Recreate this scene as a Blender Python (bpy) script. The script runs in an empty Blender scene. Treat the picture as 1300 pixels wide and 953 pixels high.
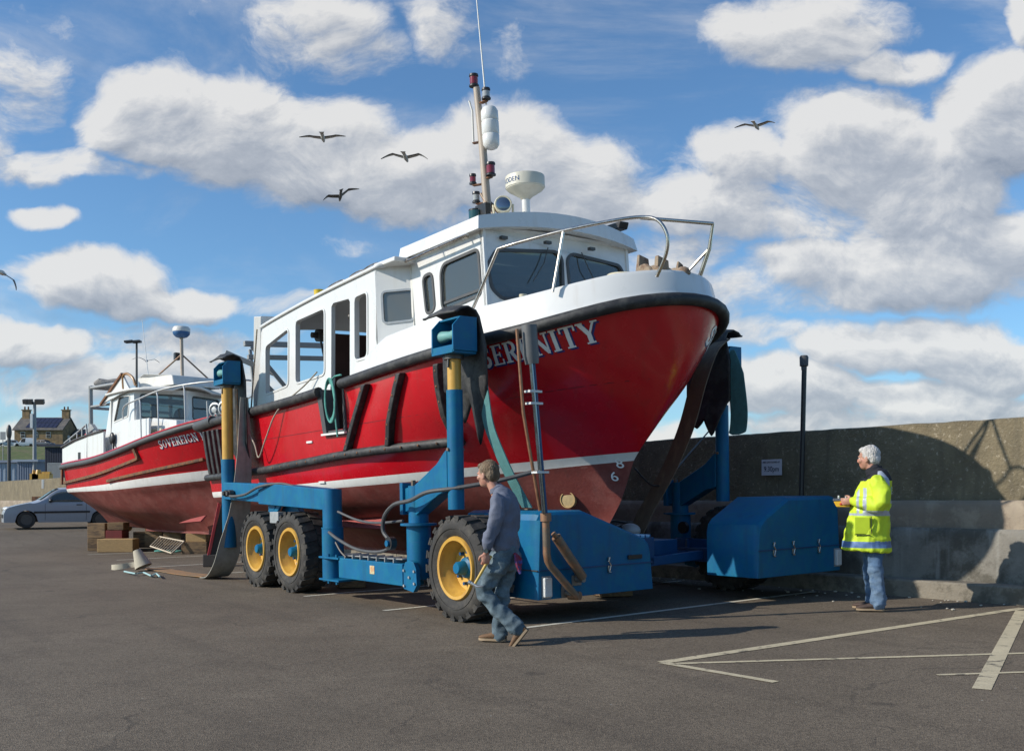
import bpy, bmesh, math, random
import numpy as np
from mathutils import Vector, Matrix, noise
from mathutils.geometry import tessellate_polygon
random.seed(7)
R = math.radians
sc = bpy.context.scene
COL = sc.collection
# ------------------------------------------------------------------ camera
CAMH = 1.4
cam_d = bpy.data.cameras.new("camera")
cam = bpy.data.objects.new("camera", cam_d)
COL.objects.link(cam)
sc.camera = cam
cam.location = (0, 0, CAMH)
cam.rotation_euler = (R(90), 0, 0)
cam_d.sensor_width = 36.0
cam_d.lens = 1250.0 / 1300.0 * 36.0
cam_d.shift_y = (635 - 476.5) / 1300.0
cam_d.clip_end = 6000
# ------------------------------------------------------------------ sun, sky, exposure
SUN_EL, SUN_H = 29.0, (-0.966, -0.258)
sun_d = bpy.data.lights.new("sun", 'SUN')
sun_d.energy = 4.7
sun_d.angle = R(0.55)
sun_d.color = (1.0, 0.93, 0.82)
sun = bpy.data.objects.new("sun", sun_d)
COL.objects.link(sun)
sdir = Vector((SUN_H[0] * math.cos(R(SUN_EL)), SUN_H[1] * math.cos(R(SUN_EL)), math.sin(R(SUN_EL))))
sun.rotation_euler = sdir.to_track_quat('Z', 'Y').to_euler()
sun.location = (-20, -10, 20)
sc.view_settings.view_transform = 'Standard'
sc.view_settings.look = 'None'
sc.view_settings.exposure = 0.0
sc.view_settings.gamma = 1.0
world = bpy.data.worlds.new("World")
sc.world = world
world.use_nodes = True


def new_node(nt, t, **kw):
    n = nt.nodes.new(t)
    for k, v in kw.items():
        setattr(n, k, v)
    return n


def math_n(nt, op, a, b=None, c=None, clamp=False):
    n = nt.nodes.new('ShaderNodeMath')
    n.operation = op
    n.use_clamp = clamp
    for i, v in enumerate((a, b, c)):
        if v is None:
            continue
        if isinstance(v, (int, float)):
            n.inputs[i].default_value = v
        else:
            nt.links.new(v, n.inputs[i])
    return n.outputs[0]


def vmath(nt, op, a, b=None):
    n = nt.nodes.new('ShaderNodeVectorMath')
    n.operation = op
    for i, v in enumerate((a, b)):
        if v is None:
            continue
        if isinstance(v, (tuple, list)):
            n.inputs[i].default_value = v
        else:
            nt.links.new(v, n.inputs[i])
    return n.outputs['Value'] if op == 'DOT_PRODUCT' else n.outputs[0]


# clouds: (azimuth px, height px, radius x, radius y, amount); u = x/y and v = z/y of the view direction
CLOUDS = [
    (205, 150, 85, 62, .95), (300, 165, 110, 70, .95), (400, 195, 110, 70, .9), (500, 225, 120, 55, .9),
    (640, 205, 90, 62, .95), (725, 240, 95, 62, .95), (620, 262, 150, 32, .6), (150, 225, 60, 14, .6),
    (1080, 195, 105, 72, 1.0), (960, 200, 100, 40, .75), (1170, 235, 100, 75, .95), (1060, 270, 150, 45, .7),
    (880, 250, 110, 40, .7), (1230, 330, 170, 55, .9), (1100, 345, 150, 45, .85), (980, 370, 100, 35, .55),
    (1275, 150, 65, 80, .95), (1300, 20, 28, 40, .9), (1020, 30, 130, 48, .72), (1140, 75, 60, 22, .7),
    (110, 360, 95, 36, .95), (210, 385, 100, 20, .85), (30, 350, 50, 22, .6), (65, 283, 42, 15, .75),
    (30, 60, 60, 70, .55), (40, 130, 60, 60, .5), (80, 215, 75, 30, .7), (10, 170, 50, 40, .6),
    (25, 435, 75, 25, .95), (400, 30, 90, 55, .62), (450, 70, 60, 40, .5), (570, 30, 60, 60, .55),
    (640, 60, 40, 40, .5), (270, 20, 50, 30, .4),
    (230, 430, 170, 22, .5), (150, 480, 220, 34, .62), (350, 385, 60, 16, .55), (60, 545, 140, 26, .5),
    (1150, 440, 130, 32, .9), (1250, 460, 90, 34, .85), (980, 490, 110, 32, .8), (1180, 510, 200, 30, .8),
    (1050, 540, 160, 22, .7), (870, 560, 100, 35, .6), (960, 425, 60, 18, .55), (840, 330, 80, 40, .55),
    (900, 400, 60, 30, .5), (440, 315, 60, 12, .35), (300, 540, 150, 30, .5),
]


def build_sky():
    g = bpy.data.node_groups.new("cloud_density", 'ShaderNodeTree')
    g.interface.new_socket(name="P", in_out='INPUT', socket_type='NodeSocketVector')
    g.interface.new_socket(name="D", in_out='OUTPUT', socket_type='NodeSocketFloat')
    gi, go = g.nodes.new('NodeGroupInput'), g.nodes.new('NodeGroupOutput')
    P0 = gi.outputs[0]
    P = P0
    for scale, amp in ((5.0, .085), (17.0, .036)):
        nz = new_node(g, 'ShaderNodeTexNoise')
        nz.inputs['Scale'].default_value = scale
        nz.inputs['Detail'].default_value = 3
        g.links.new(P0, nz.inputs['Vector'])
        off = vmath(g, 'MULTIPLY', vmath(g, 'SUBTRACT', nz.outputs['Color'], (.5, .5, .5)), (amp, amp * .75, 0))
        P = vmath(g, 'ADD', P, off)
    acc = None
    for (cx, cy, rx, ry, a) in CLOUDS:
        c = ((cx - 650) / 1250, (635 - cy) / 1250, 0)
        d = vmath(g, 'MULTIPLY', vmath(g, 'SUBTRACT', P, c), (1250 / rx, 1250 / ry, 0))
        q = vmath(g, 'DOT_PRODUCT', d, d)
        q = math_n(g, 'MULTIPLY', q, q)           # flat topped lobes
        e = math_n(g, 'EXPONENT', math_n(g, 'MULTIPLY', q, -.42))
        acc = math_n(g, 'MULTIPLY', e, a) if acc is None else math_n(g, 'MAXIMUM', acc, math_n(g, 'MULTIPLY', e, a))
    nz = new_node(g, 'ShaderNodeTexNoise')
    nz.inputs['Scale'].default_value = 7.5
    nz.inputs['Detail'].default_value = 12
    nz.inputs['Roughness'].default_value = .64
    nz.inputs['Distortion'].default_value = .25
    sv = vmath(g, 'MULTIPLY', P, (1, 1.5, 1))
    g.links.new(sv, nz.inputs['Vector'])
    nn = math_n(g, 'MULTIPLY', math_n(g, 'SUBTRACT', nz.outputs['Fac'], .5), 1.5)
    out = math_n(g, 'ADD', acc, nn)
    g.links.new(out, go.inputs[0])

    nt = world.node_tree
    nt.nodes.clear()
    tc = new_node(nt, 'ShaderNodeTexCoord')
    sep = new_node(nt, 'ShaderNodeSeparateXYZ')
    nt.links.new(tc.outputs['Generated'], sep.inputs[0])
    ay = math_n(nt, 'MAXIMUM', math_n(nt, 'ABSOLUTE', sep.outputs[1]), .08)
    u = math_n(nt, 'DIVIDE', sep.outputs[0], ay)
    v = math_n(nt, 'DIVIDE', sep.outputs[2], ay)
    cmb = new_node(nt, 'ShaderNodeCombineXYZ')
    nt.links.new(u, cmb.inputs[0])
    nt.links.new(v, cmb.inputs[1])
    P = cmb.outputs[0]

    def dens(p):
        n = new_node(nt, 'ShaderNodeGroup')
        n.node_tree = g
        nt.links.new(p, n.inputs[0])
        return n.outputs[0]
    d0 = dens(P)
    d1 = dens(vmath(nt, 'ADD', P, (-.016, .030, 0)))
    al = new_node(nt, 'ShaderNodeMapRange', interpolation_type='SMOOTHSTEP')
    al.inputs['From Min'].default_value = .27
    al.inputs['From Max'].default_value = .68
    nt.links.new(d0, al.inputs['Value'])
    # light side / shaded base
    d2 = dens(vmath(nt, 'ADD', P, (-.005, .009, 0)))
    s = math_n(nt, 'MULTIPLY', math_n(nt, 'SUBTRACT', d0, d1), .95)
    s = math_n(nt, 'ADD', s, math_n(nt, 'MULTIPLY', math_n(nt, 'SUBTRACT', d0, d2), .9))
    s = math_n(nt, 'ADD', s, math_n(nt, 'SUBTRACT', .74, math_n(nt, 'MULTIPLY', math_n(nt, 'SUBTRACT', d0, .5), .42)))
    s = math_n(nt, 'MINIMUM', math_n(nt, 'MAXIMUM', s, 0), 1)
    ramp = new_node(nt, 'ShaderNodeValToRGB')
    cr = ramp.color_ramp
    cr.elements[0].position = 0.0
    cr.elements[0].color = (.27, .31, .38, 1)
    cr.elements[1].position = 1.0
    cr.elements[1].color = (.82, .81, .79, 1)
    e = cr.elements.new(.5)
    e.color = (.47, .50, .55, 1)
    nt.links.new(s, ramp.inputs[0])
    sky = new_node(nt, 'ShaderNodeTexSky', sky_type='NISHITA')
    sky.sun_disc = False
    sky.sun_elevation = R(SUN_EL)
    sky.sun_rotation = math.atan2(SUN_H[0], SUN_H[1])
    sky.altitude = 0
    sky.air_density = 1.0
    sky.dust_density = .35
    sky.ozone_density = 2.0
    K = .132
    tint = vmath(nt, 'MULTIPLY', sky.outputs[0], (.70, .97, 1.16))
    cl = vmath(nt, 'MULTIPLY', ramp.outputs[0], (1 / K, 1 / K, 1 / K))
    mix = new_node(nt, 'ShaderNodeMix', data_type='RGBA')
    front = new_node(nt, 'ShaderNodeMapRange', interpolation_type='SMOOTHSTEP')
    front.inputs['From Min'].default_value = -.1
    front.inputs['From Max'].default_value = .35
    front.inputs['To Min'].default_value = .25
    nt.links.new(sep.outputs[1], front.inputs['Value'])
    wn = new_node(nt, 'ShaderNodeTexNoise')
    wn.inputs['Scale'].default_value = 2.6
    wn.inputs['Detail'].default_value = 9
    wn.inputs['Roughness'].default_value = .62
    wn.inputs['Distortion'].default_value = .7
    nt.links.new(vmath(nt, 'MULTIPLY', P, (1, 2.2, 1)), wn.inputs['Vector'])
    wr_ = new_node(nt, 'ShaderNodeMapRange', interpolation_type='SMOOTHSTEP')
    wr_.inputs['From Min'].default_value = .45
    wr_.inputs['From Max'].default_value = .8
    wr_.inputs['To Max'].default_value = .55
    nt.links.new(wn.outputs['Fac'], wr_.inputs['Value'])
    alpha = math_n(nt, 'MAXIMUM', math_n(nt, 'MULTIPLY', al.outputs[0], .91), wr_.outputs[0])
    nt.links.new(math_n(nt, 'MULTIPLY', alpha, front.outputs[0]), mix.inputs[0])
    nt.links.new(tint, mix.inputs[6])
    nt.links.new(cl, mix.inputs[7])
    bg = new_node(nt, 'ShaderNodeBackground')
    bg.inputs[1].default_value = K
    nt.links.new(mix.outputs[2], bg.inputs[0])
    out = new_node(nt, 'ShaderNodeOutputWorld')
    nt.links.new(bg.outputs[0], out.inputs[0])
    world.cycles.sampling_method = 'MANUAL'
    world.cycles.sample_map_resolution = 512


build_sky()

# ------------------------------------------------------------------ materials
MATS = {}


def mat(name, col, rough=.5, metal=0., var=.12, vs=6., bump=.0, bs=60., col2=None, mixs=3., mixt=(.45, .6), spec=.5, coat=0., stretch=(1, 1, 1), streak=0.0, streakcol=(.2, .17, .14), scuff=0., scuffcol=(.5, .5, .5), chip=0., chipcol=(.10, .05, .03)):
    """procedural paint / stone / cloth: colour drift, optional second colour in patches, roughness drift, fine bump"""
    if name in MATS:
        return MATS[name]
    m = bpy.data.materials.new(name)
    m.use_nodes = True
    nt = m.node_tree
    b = nt.nodes['Principled BSDF']
    tc = new_node(nt, 'ShaderNodeTexCoord')
    vec = vmath(nt, 'MULTIPLY', tc.outputs['Object'], stretch)
    n1 = new_node(nt, 'ShaderNodeTexNoise')
    n1.inputs['Scale'].default_value = vs
    n1.inputs['Detail'].default_value = 7
    n1.inputs['Roughness'].default_value = .65
    nt.links.new(vec, n1.inputs['Vector'])
    mr = new_node(nt, 'ShaderNodeMapRange')
    mr.inputs['From Min'].default_value = .25
    mr.inputs['From Max'].default_value = .75
    mr.inputs['To Min'].default_value = 1 - var
    mr.inputs['To Max'].default_value = 1 + var
    nt.links.new(n1.outputs['Fac'], mr.inputs['Value'])
    base = None
    if col2 is not None:
        n2 = new_node(nt, 'ShaderNodeTexNoise')
        n2.inputs['Scale'].default_value = mixs
        n2.inputs['Detail'].default_value = 9
        n2.inputs['Roughness'].default_value = .7
        nt.links.new(vmath(nt, 'ADD', vec, (3.1, 7.7, 1.3)), n2.inputs['Vector'])
        m2 = new_node(nt, 'ShaderNodeMapRange', interpolation_type='SMOOTHSTEP')
        m2.inputs['From Min'].default_value = mixt[0]
        m2.inputs['From Max'].default_value = mixt[1]
        nt.links.new(n2.outputs['Fac'], m2.inputs['Value'])
        mx = new_node(nt, 'ShaderNodeMix', data_type='RGBA')
        nt.links.new(m2.outputs[0], mx.inputs[0])
        mx.inputs[6].default_value = (*col, 1)
        mx.inputs[7].default_value = (*col2, 1)
        base = mx.outputs[2]
    cc = new_node(nt, 'ShaderNodeCombineXYZ')
    for i in range(3):
        nt.links.new(mr.outputs[0], cc.inputs[i])
    cv = vmath(nt, 'MULTIPLY', base if base is not None else tuple(col), cc.outputs[0])
    if streak > 0:
        n3 = new_node(nt, 'ShaderNodeTexNoise')
        n3.inputs['Scale'].default_value = 5
        n3.inputs['Detail'].default_value = 6
        nt.links.new(vmath(nt, 'MULTIPLY', tc.outputs['Object'], (1.6, 1.6, .12)), n3.inputs['Vector'])
        m3 = new_node(nt, 'ShaderNodeMapRange', interpolation_type='SMOOTHSTEP')
        m3.inputs['From Min'].default_value = .5
        m3.inputs['From Max'].default_value = .75
        m3.inputs['To Max'].default_value = streak
        nt.links.new(n3.outputs['Fac'], m3.inputs['Value'])
        mx = new_node(nt, 'ShaderNodeMix', data_type='RGBA')
        nt.links.new(m3.outputs[0], mx.inputs[0])
        nt.links.new(cv, mx.inputs[6])
        mx.inputs[7].default_value = (*streakcol, 1)
        cv = mx.outputs[2]
    for amt, colr, sv_, sc_, lo_, hi_ in ((scuff, scuffcol, (1.2, 1.2, 9.), 3.2, .60, .68), (chip, chipcol, (1, 1, 1), 16., .66, .70)):
        if amt <= 0:
            continue
        n5 = new_node(nt, 'ShaderNodeTexNoise')
        n5.inputs['Scale'].default_value = sc_
        n5.inputs['Detail'].default_value = 8
        n5.inputs['Roughness'].default_value = .75
        nt.links.new(vmath(nt, 'MULTIPLY', tc.outputs['Object'], sv_), n5.inputs['Vector'])
        m5 = new_node(nt, 'ShaderNodeMapRange', interpolation_type='SMOOTHSTEP')
        m5.inputs['From Min'].default_value = lo_
        m5.inputs['From Max'].default_value = hi_
        m5.inputs['To Max'].default_value = amt
        nt.links.new(n5.outputs['Fac'], m5.inputs['Value'])
        mx = new_node(nt, 'ShaderNodeMix', data_type='RGBA')
        nt.links.new(m5.outputs[0], mx.inputs[0])
        nt.links.new(cv, mx.inputs[6])
        mx.inputs[7].default_value = (*colr, 1)
        cv = mx.outputs[2]
    nt.links.new(cv, b.inputs['Base Color'])
    b.inputs['Metallic'].default_value = metal
    rr = new_node(nt, 'ShaderNodeMapRange')
    rr.inputs['From Min'].default_value = .3
    rr.inputs['From Max'].default_value = .7
    rr.inputs['To Min'].default_value = max(0, rough - .09)
    rr.inputs['To Max'].default_value = min(1, rough + .09)
    nt.links.new(n1.outputs['Fac'], rr.inputs['Value'])
    nt.links.new(rr.outputs[0], b.inputs['Roughness'])
    b.inputs['Specular IOR Level'].default_value = spec
    if coat:
        b.inputs['Coat Weight'].default_value = coat
        b.inputs['Coat Roughness'].default_value = .08
    if bump > 0:
        n4 = new_node(nt, 'ShaderNodeTexNoise')
        n4.inputs['Scale'].default_value = bs
        n4.inputs['Detail'].default_value = 5
        nt.links.new(vec, n4.inputs['Vector'])
        bp = new_node(nt, 'ShaderNodeBump')
        bp.inputs['Strength'].default_value = bump
        bp.inputs['Distance'].default_value = .02
        nt.links.new(n4.outputs['Fac'], bp.inputs['Height'])
        nt.links.new(bp.outputs[0], b.inputs['Normal'])
    MATS[name] = m
    return m


def glass(name, tint=(.6, .68, .68), alpha=.45, rough=.03):
    if name in MATS:
        return MATS[name]
    m = bpy.data.materials.new(name)
    m.use_nodes = True
    nt = m.node_tree
    nt.nodes.clear()
    tr = new_node(nt, 'ShaderNodeBsdfTransparent')
    tr.inputs[0].default_value = (*tint, 1)
    gl = new_node(nt, 'ShaderNodeBsdfGlossy')
    gl.inputs['Roughness'].default_value = rough
    fr = new_node(nt, 'ShaderNodeFresnel')
    fr.inputs[0].default_value = 1.5
    df = new_node(nt, 'ShaderNodeBsdfDiffuse')
    df.inputs[0].default_value = (.16, .17, .16, 1)
    m1 = new_node(nt, 'ShaderNodeMixShader')
    m1.inputs[0].default_value = alpha
    nt.links.new(tr.outputs[0], m1.inputs[1])
    nt.links.new(df.outputs[0], m1.inputs[2])
    mx = new_node(nt, 'ShaderNodeMixShader')
    nt.links.new(math_n(nt, 'ADD', fr.outputs[0], .05), mx.inputs[0])
    nt.links.new(m1.outputs[0], mx.inputs[1])
    nt.links.new(gl.outputs[0], mx.inputs[2])
    o = new_node(nt, 'ShaderNodeOutputMaterial')
    nt.links.new(mx.outputs[0], o.inputs[0])
    MATS[name] = m
    return m


RED = mat('red_hull_paint', (.50, .006, .014), .25, var=.07, vs=2., bump=.02, bs=3, coat=.22, streak=.35, streakcol=(.30, .02, .02), scuff=.28, scuffcol=(.40, .10, .09), chip=.35, chipcol=(.22, .03, .025))
ANTIF = mat('antifouling', (.18, .037, .029), .65, var=.18, vs=3, bump=.15, bs=30, col2=(.22, .062, .05), mixs=2.5, streak=.4, streakcol=(.10, .04, .035), scuff=.4, scuffcol=(.30, .16, .13), chip=.4, chipcol=(.09, .06, .04))
PINKF = mat('faded_antifouling', (.36, .075, .07), .7, var=.15, vs=4, bump=.1)
WSTR = mat('white_stripe', (.72, .71, .68), .4, var=.07, vs=5, streak=.25, streakcol=(.45, .40, .34))
WHITE = mat('white_gelcoat', (.70, .70, .68), .3, var=.035, vs=1.5, coat=.25, streak=.28, streakcol=(.50, .44, .36), chip=.25, chipcol=(.38, .27, .18))
WHITE2 = mat('offwhite_paint', (.66, .65, .61), .45, var=.06, vs=3, streak=.3, streakcol=(.45, .38, .3))
CREAM = mat('cream_plastic', (.62, .57, .42), .45, var=.1, vs=9, col2=(.5, .44, .3), mixs=12)
RUBBER = mat('black_rubber', (.022, .022, .024), .6, var=.3, vs=8, bump=.12, bs=40, col2=(.05, .05, .048), mixs=6)
RUBG = mat('grey_rubber', (.07, .072, .075), .6, var=.25, vs=8, bump=.12, bs=40)
TYRE = mat('tyre_rubber', (.03, .028, .026), .8, var=.25, vs=14, bump=.2, bs=50, col2=(.085, .075, .062), mixs=5, mixt=(.45, .75))
BLUE = mat('blue_machine_paint', (.001, .118, .262), .5, var=.14, vs=3, bump=.05, bs=9, spec=.3, col2=(.003, .135, .25), mixs=7, streak=.3, streakcol=(.02, .06, .10), scuff=.22, scuffcol=(.06, .16, .24), chip=.6, chipcol=(.09, .05, .04))
BLUED = mat('dark_blue_paint', (.003, .055, .16), .45, var=.15, vs=5)
YEL = mat('yellow_paint', (.60, .34, .06), .42, var=.12, vs=6, streak=.5, streakcol=(.34, .15, .04), chip=.6, chipcol=(.16, .09, .05))
STEEL = mat('stainless_tube', (.55, .50, .44), .28, metal=1., var=.12, vs=10)
GALV = mat('galvanised_steel', (.42, .43, .43), .5, metal=.6, var=.12, vs=10)
DSTEEL = mat('dark_steel', (.10, .095, .09), .5, metal=.6, var=.2, vs=10)
RUST = mat('rusty_steel', (.20, .085, .035), .8, var=.3, vs=14, bump=.3, col2=(.08, .045, .03), mixs=9)
BRONZE = mat('brown_pipe_paint', (.19, .145, .105), .45, metal=.3, var=.15, vs=10, col2=(.3, .16, .09), mixs=7)
GREYP = mat('grey_paint', (.30, .31, .31), .5, var=.1, vs=5, streak=.2)
BLACKP = mat('black_plastic', (.02, .02, .022), .4, var=.2)
WOOD = mat('timber_block', (.24, .155, .08), .85, var=.3, vs=10, bump=.4, bs=25, col2=(.12, .08, .05), mixs=3, stretch=(1, 6, 6))
WOODP = mat('pale_timber', (.42, .27, .12), .8, var=.25, vs=10, bump=.3, bs=25, stretch=(1, 6, 6))
BROWN = mat('brown_panel', (.07, .032, .026), .5, var=.2, vs=4)
DARKIN = mat('dark_interior', (.035, .032, .03), .8, var=.2)
VARN = mat('varnished_wood', (.30, .15, .05), .4, var=.25, vs=12, stretch=(1, 1, 8))
REDL = mat('red_lamp_lens', (.20, .008, .012), .15, coat=.6)
GREENL = mat('green_lamp_lens', (.01, .05, .045), .15, coat=.6)
ROPEB = mat('beige_rope', (.42, .37, .29), .9, bump=.5, bs=150, var=.2, vs=30)
ROPEG = mat('teal_rope', (.10, .34, .29), .85, bump=.5, bs=150, var=.2, vs=30)
TEALS = mat('teal_webbing', (.07, .20, .20), .8, var=.2, vs=12, bump=.3, bs=90)
WEBB = mat('brown_webbing', (.15, .105, .07), .85, var=.2, vs=10, bump=.3, bs=90, streak=.4, streakcol=(.30, .24, .15))
WEBG = mat('grey_webbing', (.30, .29, .25), .85, var=.2, vs=10, bump=.3, bs=90, streak=.4, streakcol=(.10, .10, .09))
WEBO = mat('orange_webbing', (.30, .165, .075), .9, var=.2, vs=10, bump=.3, bs=90, col2=(.22, .15, .09), mixs=4)
SAND = mat('canvas_webbing', (.48, .43, .33), .9, var=.15, vs=10, bump=.2, bs=60)
NAVYT = mat('navy_lettering', (.01, .03, .16), .45)
WLET = mat('white_lettering', (.80, .80, .78), .45, var=.05)
CHROME = mat('chrome_rod', (.22, .25, .28), .2, metal=1.)
LAMPW = mat('clear_lamp_lens', (.62, .63, .62), .2, var=.15, vs=40, bump=.5, bs=60)
GLAS = glass('wheelhouse_glass', (.55, .62, .60), .35)
GLASD = glass('smoked_glass', (.25, .24, .25), .75)
GLASC = glass('car_glass', (.45, .55, .48), .3)

# ------------------------------------------------------------------ mesh builder


class MB:
    def __init__(s):
        s.v, s.f, s.m, s.mi = [], [], [], 0

    def add(s, vs, fs, mi=None):
        o = len(s.v)
        s.v += [tuple(map(float, p)) for p in vs]
        for f in fs:
            s.f.append([o + i for i in f])
            s.m.append(s.mi if mi is None else mi)
        return s

    def hexa(s, p, mi=None):
        return s.add(p, [(0, 3, 2, 1), (4, 5, 6, 7), (0, 1, 5, 4), (1, 2, 6, 5), (2, 3, 7, 6), (3, 0, 4, 7)], mi)

    def box(s, x0, x1, y0, y1, z0, z1, mi=None):
        return s.hexa([(x0, y0, z0), (x1, y0, z0), (x1, y1, z0), (x0, y1, z0), (x0, y0, z1), (x1, y0, z1), (x1, y1, z1), (x0, y1, z1)], mi)

    def obox(s, c, ex, ey, ez, mi=None):
        c, ex, ey, ez = map(Vector, (c, ex, ey, ez))
        q = [c + a * ex + b * ey + d * ez for d in (-1, 1) for a, b in ((-1, -1), (1, -1), (1, 1), (-1, 1))]
        return s.hexa(q, mi)

    def beam(s, p0, p1, w, h, up=(0, 0, 1), mi=None):
        p0, p1 = Vector(p0), Vector(p1)
        d = p1 - p0
        side = d.cross(Vector(up)).normalized()
        u = side.cross(d).normalized()
        return s.obox((p0 + p1) / 2, d / 2, side * w / 2, u * h / 2, mi)

    def tube(s, pts, r, n=10, closed=False, caps=True, mi=None, flat=None):
        pts = [Vector(p) for p in pts]
        N = len(pts)
        rs = r if isinstance(r, (list, tuple)) else [r] * N
        T = []
        for i in range(N):
            a = pts[(i - 1) % N] if (closed or i > 0) else pts[i]
            b = pts[(i + 1) % N] if (closed or i < N - 1) else pts[i]
            t = (b - a)
            T.append(t.normalized() if t.length > 1e-9 else Vector((0, 0, 1)))
        ref = Vector((0, 0, 1)) if abs(T[0].z) < .9 else Vector((1, 0, 0))
        nx = T[0].cross(ref).normalized()
        rings, vs = [], []
        for i in range(N):
            nx = (nx - T[i] * nx.dot(T[i]))
            nx = nx.normalized() if nx.length > 1e-6 else T[i].orthogonal().normalized()
            ny = T[i].cross(nx)
            ring = []
            for k in range(n):
                a = 2 * math.pi * k / n
                ring.append(len(vs))
                vs.append(pts[i] + (nx * math.cos(a) + ny * math.sin(a)) * rs[i])
            rings.append(ring)
        fs = []
        for i in range(N if closed else N - 1):
            A, B = rings[i], rings[(i + 1) % N]
            for k in range(n):
                fs.append((A[k], A[(k + 1) % n], B[(k + 1) % n], B[k]))
        if caps and not closed:
            fs.append(tuple(reversed(rings[0])))
            fs.append(tuple(rings[-1]))
        return s.add(vs, fs, mi)

    def cyl(s, p0, p1, r0, r1=None, n=20, mi=None):
        return s.tube([p0, p1], [r0, r0 if r1 is None else r1], n, mi=mi)

    def lathe(s, prof, o=(0, 0, 0), ax=(0, 0, 1), n=28, mi=None, closedprof=False):
        o, ax = Vector(o), Vector(ax).normalized()
        nx = ax.orthogonal().normalized()
        ny = ax.cross(nx)
        vs, fs = [], []
        for r, h in prof:
            for k in range(n):
                a = 2 * math.pi * k / n
                vs.append(o + ax * h + (nx * math.cos(a) + ny * math.sin(a)) * r)
        M = len(prof)
        for i in range(M if closedprof else M - 1):
            j = (i + 1) % M
            for k in range(n):
                fs.append((i * n + k, i * n + (k + 1) % n, j * n + (k + 1) % n, j * n + k))
        if not closedprof:
            if prof[0][0] > 1e-4:
                fs.append(tuple(reversed(range(n))))
            if prof[-1][0] > 1e-4:
                fs.append(tuple(range((M - 1) * n, M * n)))
        return s.add(vs, fs, mi)

    def prism(s, poly, vec, mi=None):
        n = len(poly)
        vec = Vector(vec)
        vs = [Vector(p) for p in poly] + [Vector(p) + vec for p in poly]
        tris = tessellate_polygon([[Vector(p) for p in poly]])
        fs = [tuple(t) for t in tris] + [tuple(n + i for i in reversed(t)) for t in tris]
        fs += [(i, (i + 1) % n, n + (i + 1) % n, n + i) for i in range(n)]
        return s.add(vs, fs, mi)

    def panel(s, outer, holes, fn, th, mi=None):
        """flat polygon with holes in (a, b), mapped by fn(a, b, depth)"""
        loops = [outer] + holes
        flat = [p for l in loops for p in l]
        tris = tessellate_polygon([[Vector((a, b, 0)) for a, b in l] for l in loops])
        n = len(flat)
        vs = [fn(a, b, 0) for a, b in flat] + [fn(a, b, th) for a, b in flat]
        fs = [tuple(t) for t in tris] + [tuple(n + i for i in reversed(t)) for t in tris]
        o = 0
        for l in loops:
            m = len(l)
            fs += [(o + i, o + (i + 1) % m, n + o + (i + 1) % m, n + o + i) for i in range(m)]
            o += m
        return s.add(vs, fs, mi)

    def grid(s, P, mi=None, skip=None, rowmi=None, flip=False):
        a, b = len(P), len(P[0])
        vs = [p for row in P for p in row]
        o = len(s.v)
        s.v += [tuple(map(float, p)) for p in vs]
        for i in range(a - 1):
            for j in range(b - 1):
                if skip and skip(i, j):
                    continue
                q = [o + i * b + j, o + i * b + j + 1, o + (i + 1) * b + j + 1, o + (i + 1) * b + j]
                s.f.append(q[::-1] if flip else q)
                s.m.append(rowmi(i, j) if rowmi else (s.mi if mi is None else mi))
        return s

    def ball(s, c, r, n=14, m=10, mi=None):
        c = Vector(c)
        r = Vector((r, r, r)) if isinstance(r, (int, float)) else Vector(r)
        P = []
        for i in range(m + 1):
            th = math.pi * i / m
            P.append([(c.x + r.x * math.sin(th) * math.cos(2 * math.pi * k / n), c.y + r.y * math.sin(th) * math.sin(2 * math.pi * k / n), c.z + r.z * math.cos(th)) for k in range(n + 1)])
        return s.grid(P, mi, flip=True)

    def ribbon(s, pts, wv, w, th=.012, mi=None):
        """flat strap along pts, width along wv (vector or list)"""
        pts = [Vector(p) for p in pts]
        N = len(pts)
        ws = w if isinstance(w, (list, tuple)) else [w] * N
        vs = []
        for i in range(N):
            t = (pts[min(i + 1, N - 1)] - pts[max(i - 1, 0)]).normalized()
            side = Vector(wv[i] if isinstance(wv, list) else wv).normalized()
            nr = t.cross(side).normalized()
            for a, b in ((-1, -1), (1, -1), (1, 1), (-1, 1)):
                vs.append(pts[i] + side * a * ws[i] / 2 + nr * b * th / 2)
        fs = [(0, 3, 2, 1), tuple((N - 1) * 4 + k for k in range(4))]
        for i in range(N - 1):
            for k in range(4):
                fs.append((i * 4 + k, i * 4 + (k + 1) % 4, (i + 1) * 4 + (k + 1) % 4, (i + 1) * 4 + k))
        return s.add(vs, fs, mi)

    def build(s, name, mats, parent=None, angle=38, bevel=0., origin=None, merge=True, solid=0.):
        me = bpy.data.meshes.new(name)
        o3 = Vector(origin) if origin is not None else Vector((0, 0, 0))
        me.from_pydata([tuple(Vector(p) - o3) for p in s.v], [], s.f)
        mats = mats if isinstance(mats, (list, tuple)) else [mats]
        for m in mats:
            me.materials.append(m)
        me.polygons.foreach_set('material_index', s.m)
        bm = bmesh.new()
        bm.from_mesh(me)
        if merge:
            bmesh.ops.remove_doubles(bm, verts=bm.verts, dist=1e-5)
        bmesh.ops.recalc_face_normals(bm, faces=bm.faces)
        bm.to_mesh(me)
        bm.free()
        me.polygons.foreach_set('use_smooth', [True] * len(me.polygons))
        me.set_sharp_from_angle(angle=R(angle))
        ob = bpy.data.objects.new(name, me)
        COL.objects.link(ob)
        if parent is not None:
            ob.parent = parent
        ob.location = o3
        if solid:
            md = ob.modifiers.new('solid', 'SOLIDIFY')
            md.thickness = solid
            md.offset = -1
        if bevel > 0:
            md = ob.modifiers.new('bevel', 'BEVEL')
            md.width = bevel
            md.segments = 2
            md.limit_method = 'ANGLE'
            md.angle_limit = R(40)
            md.harden_normals = True
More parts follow.
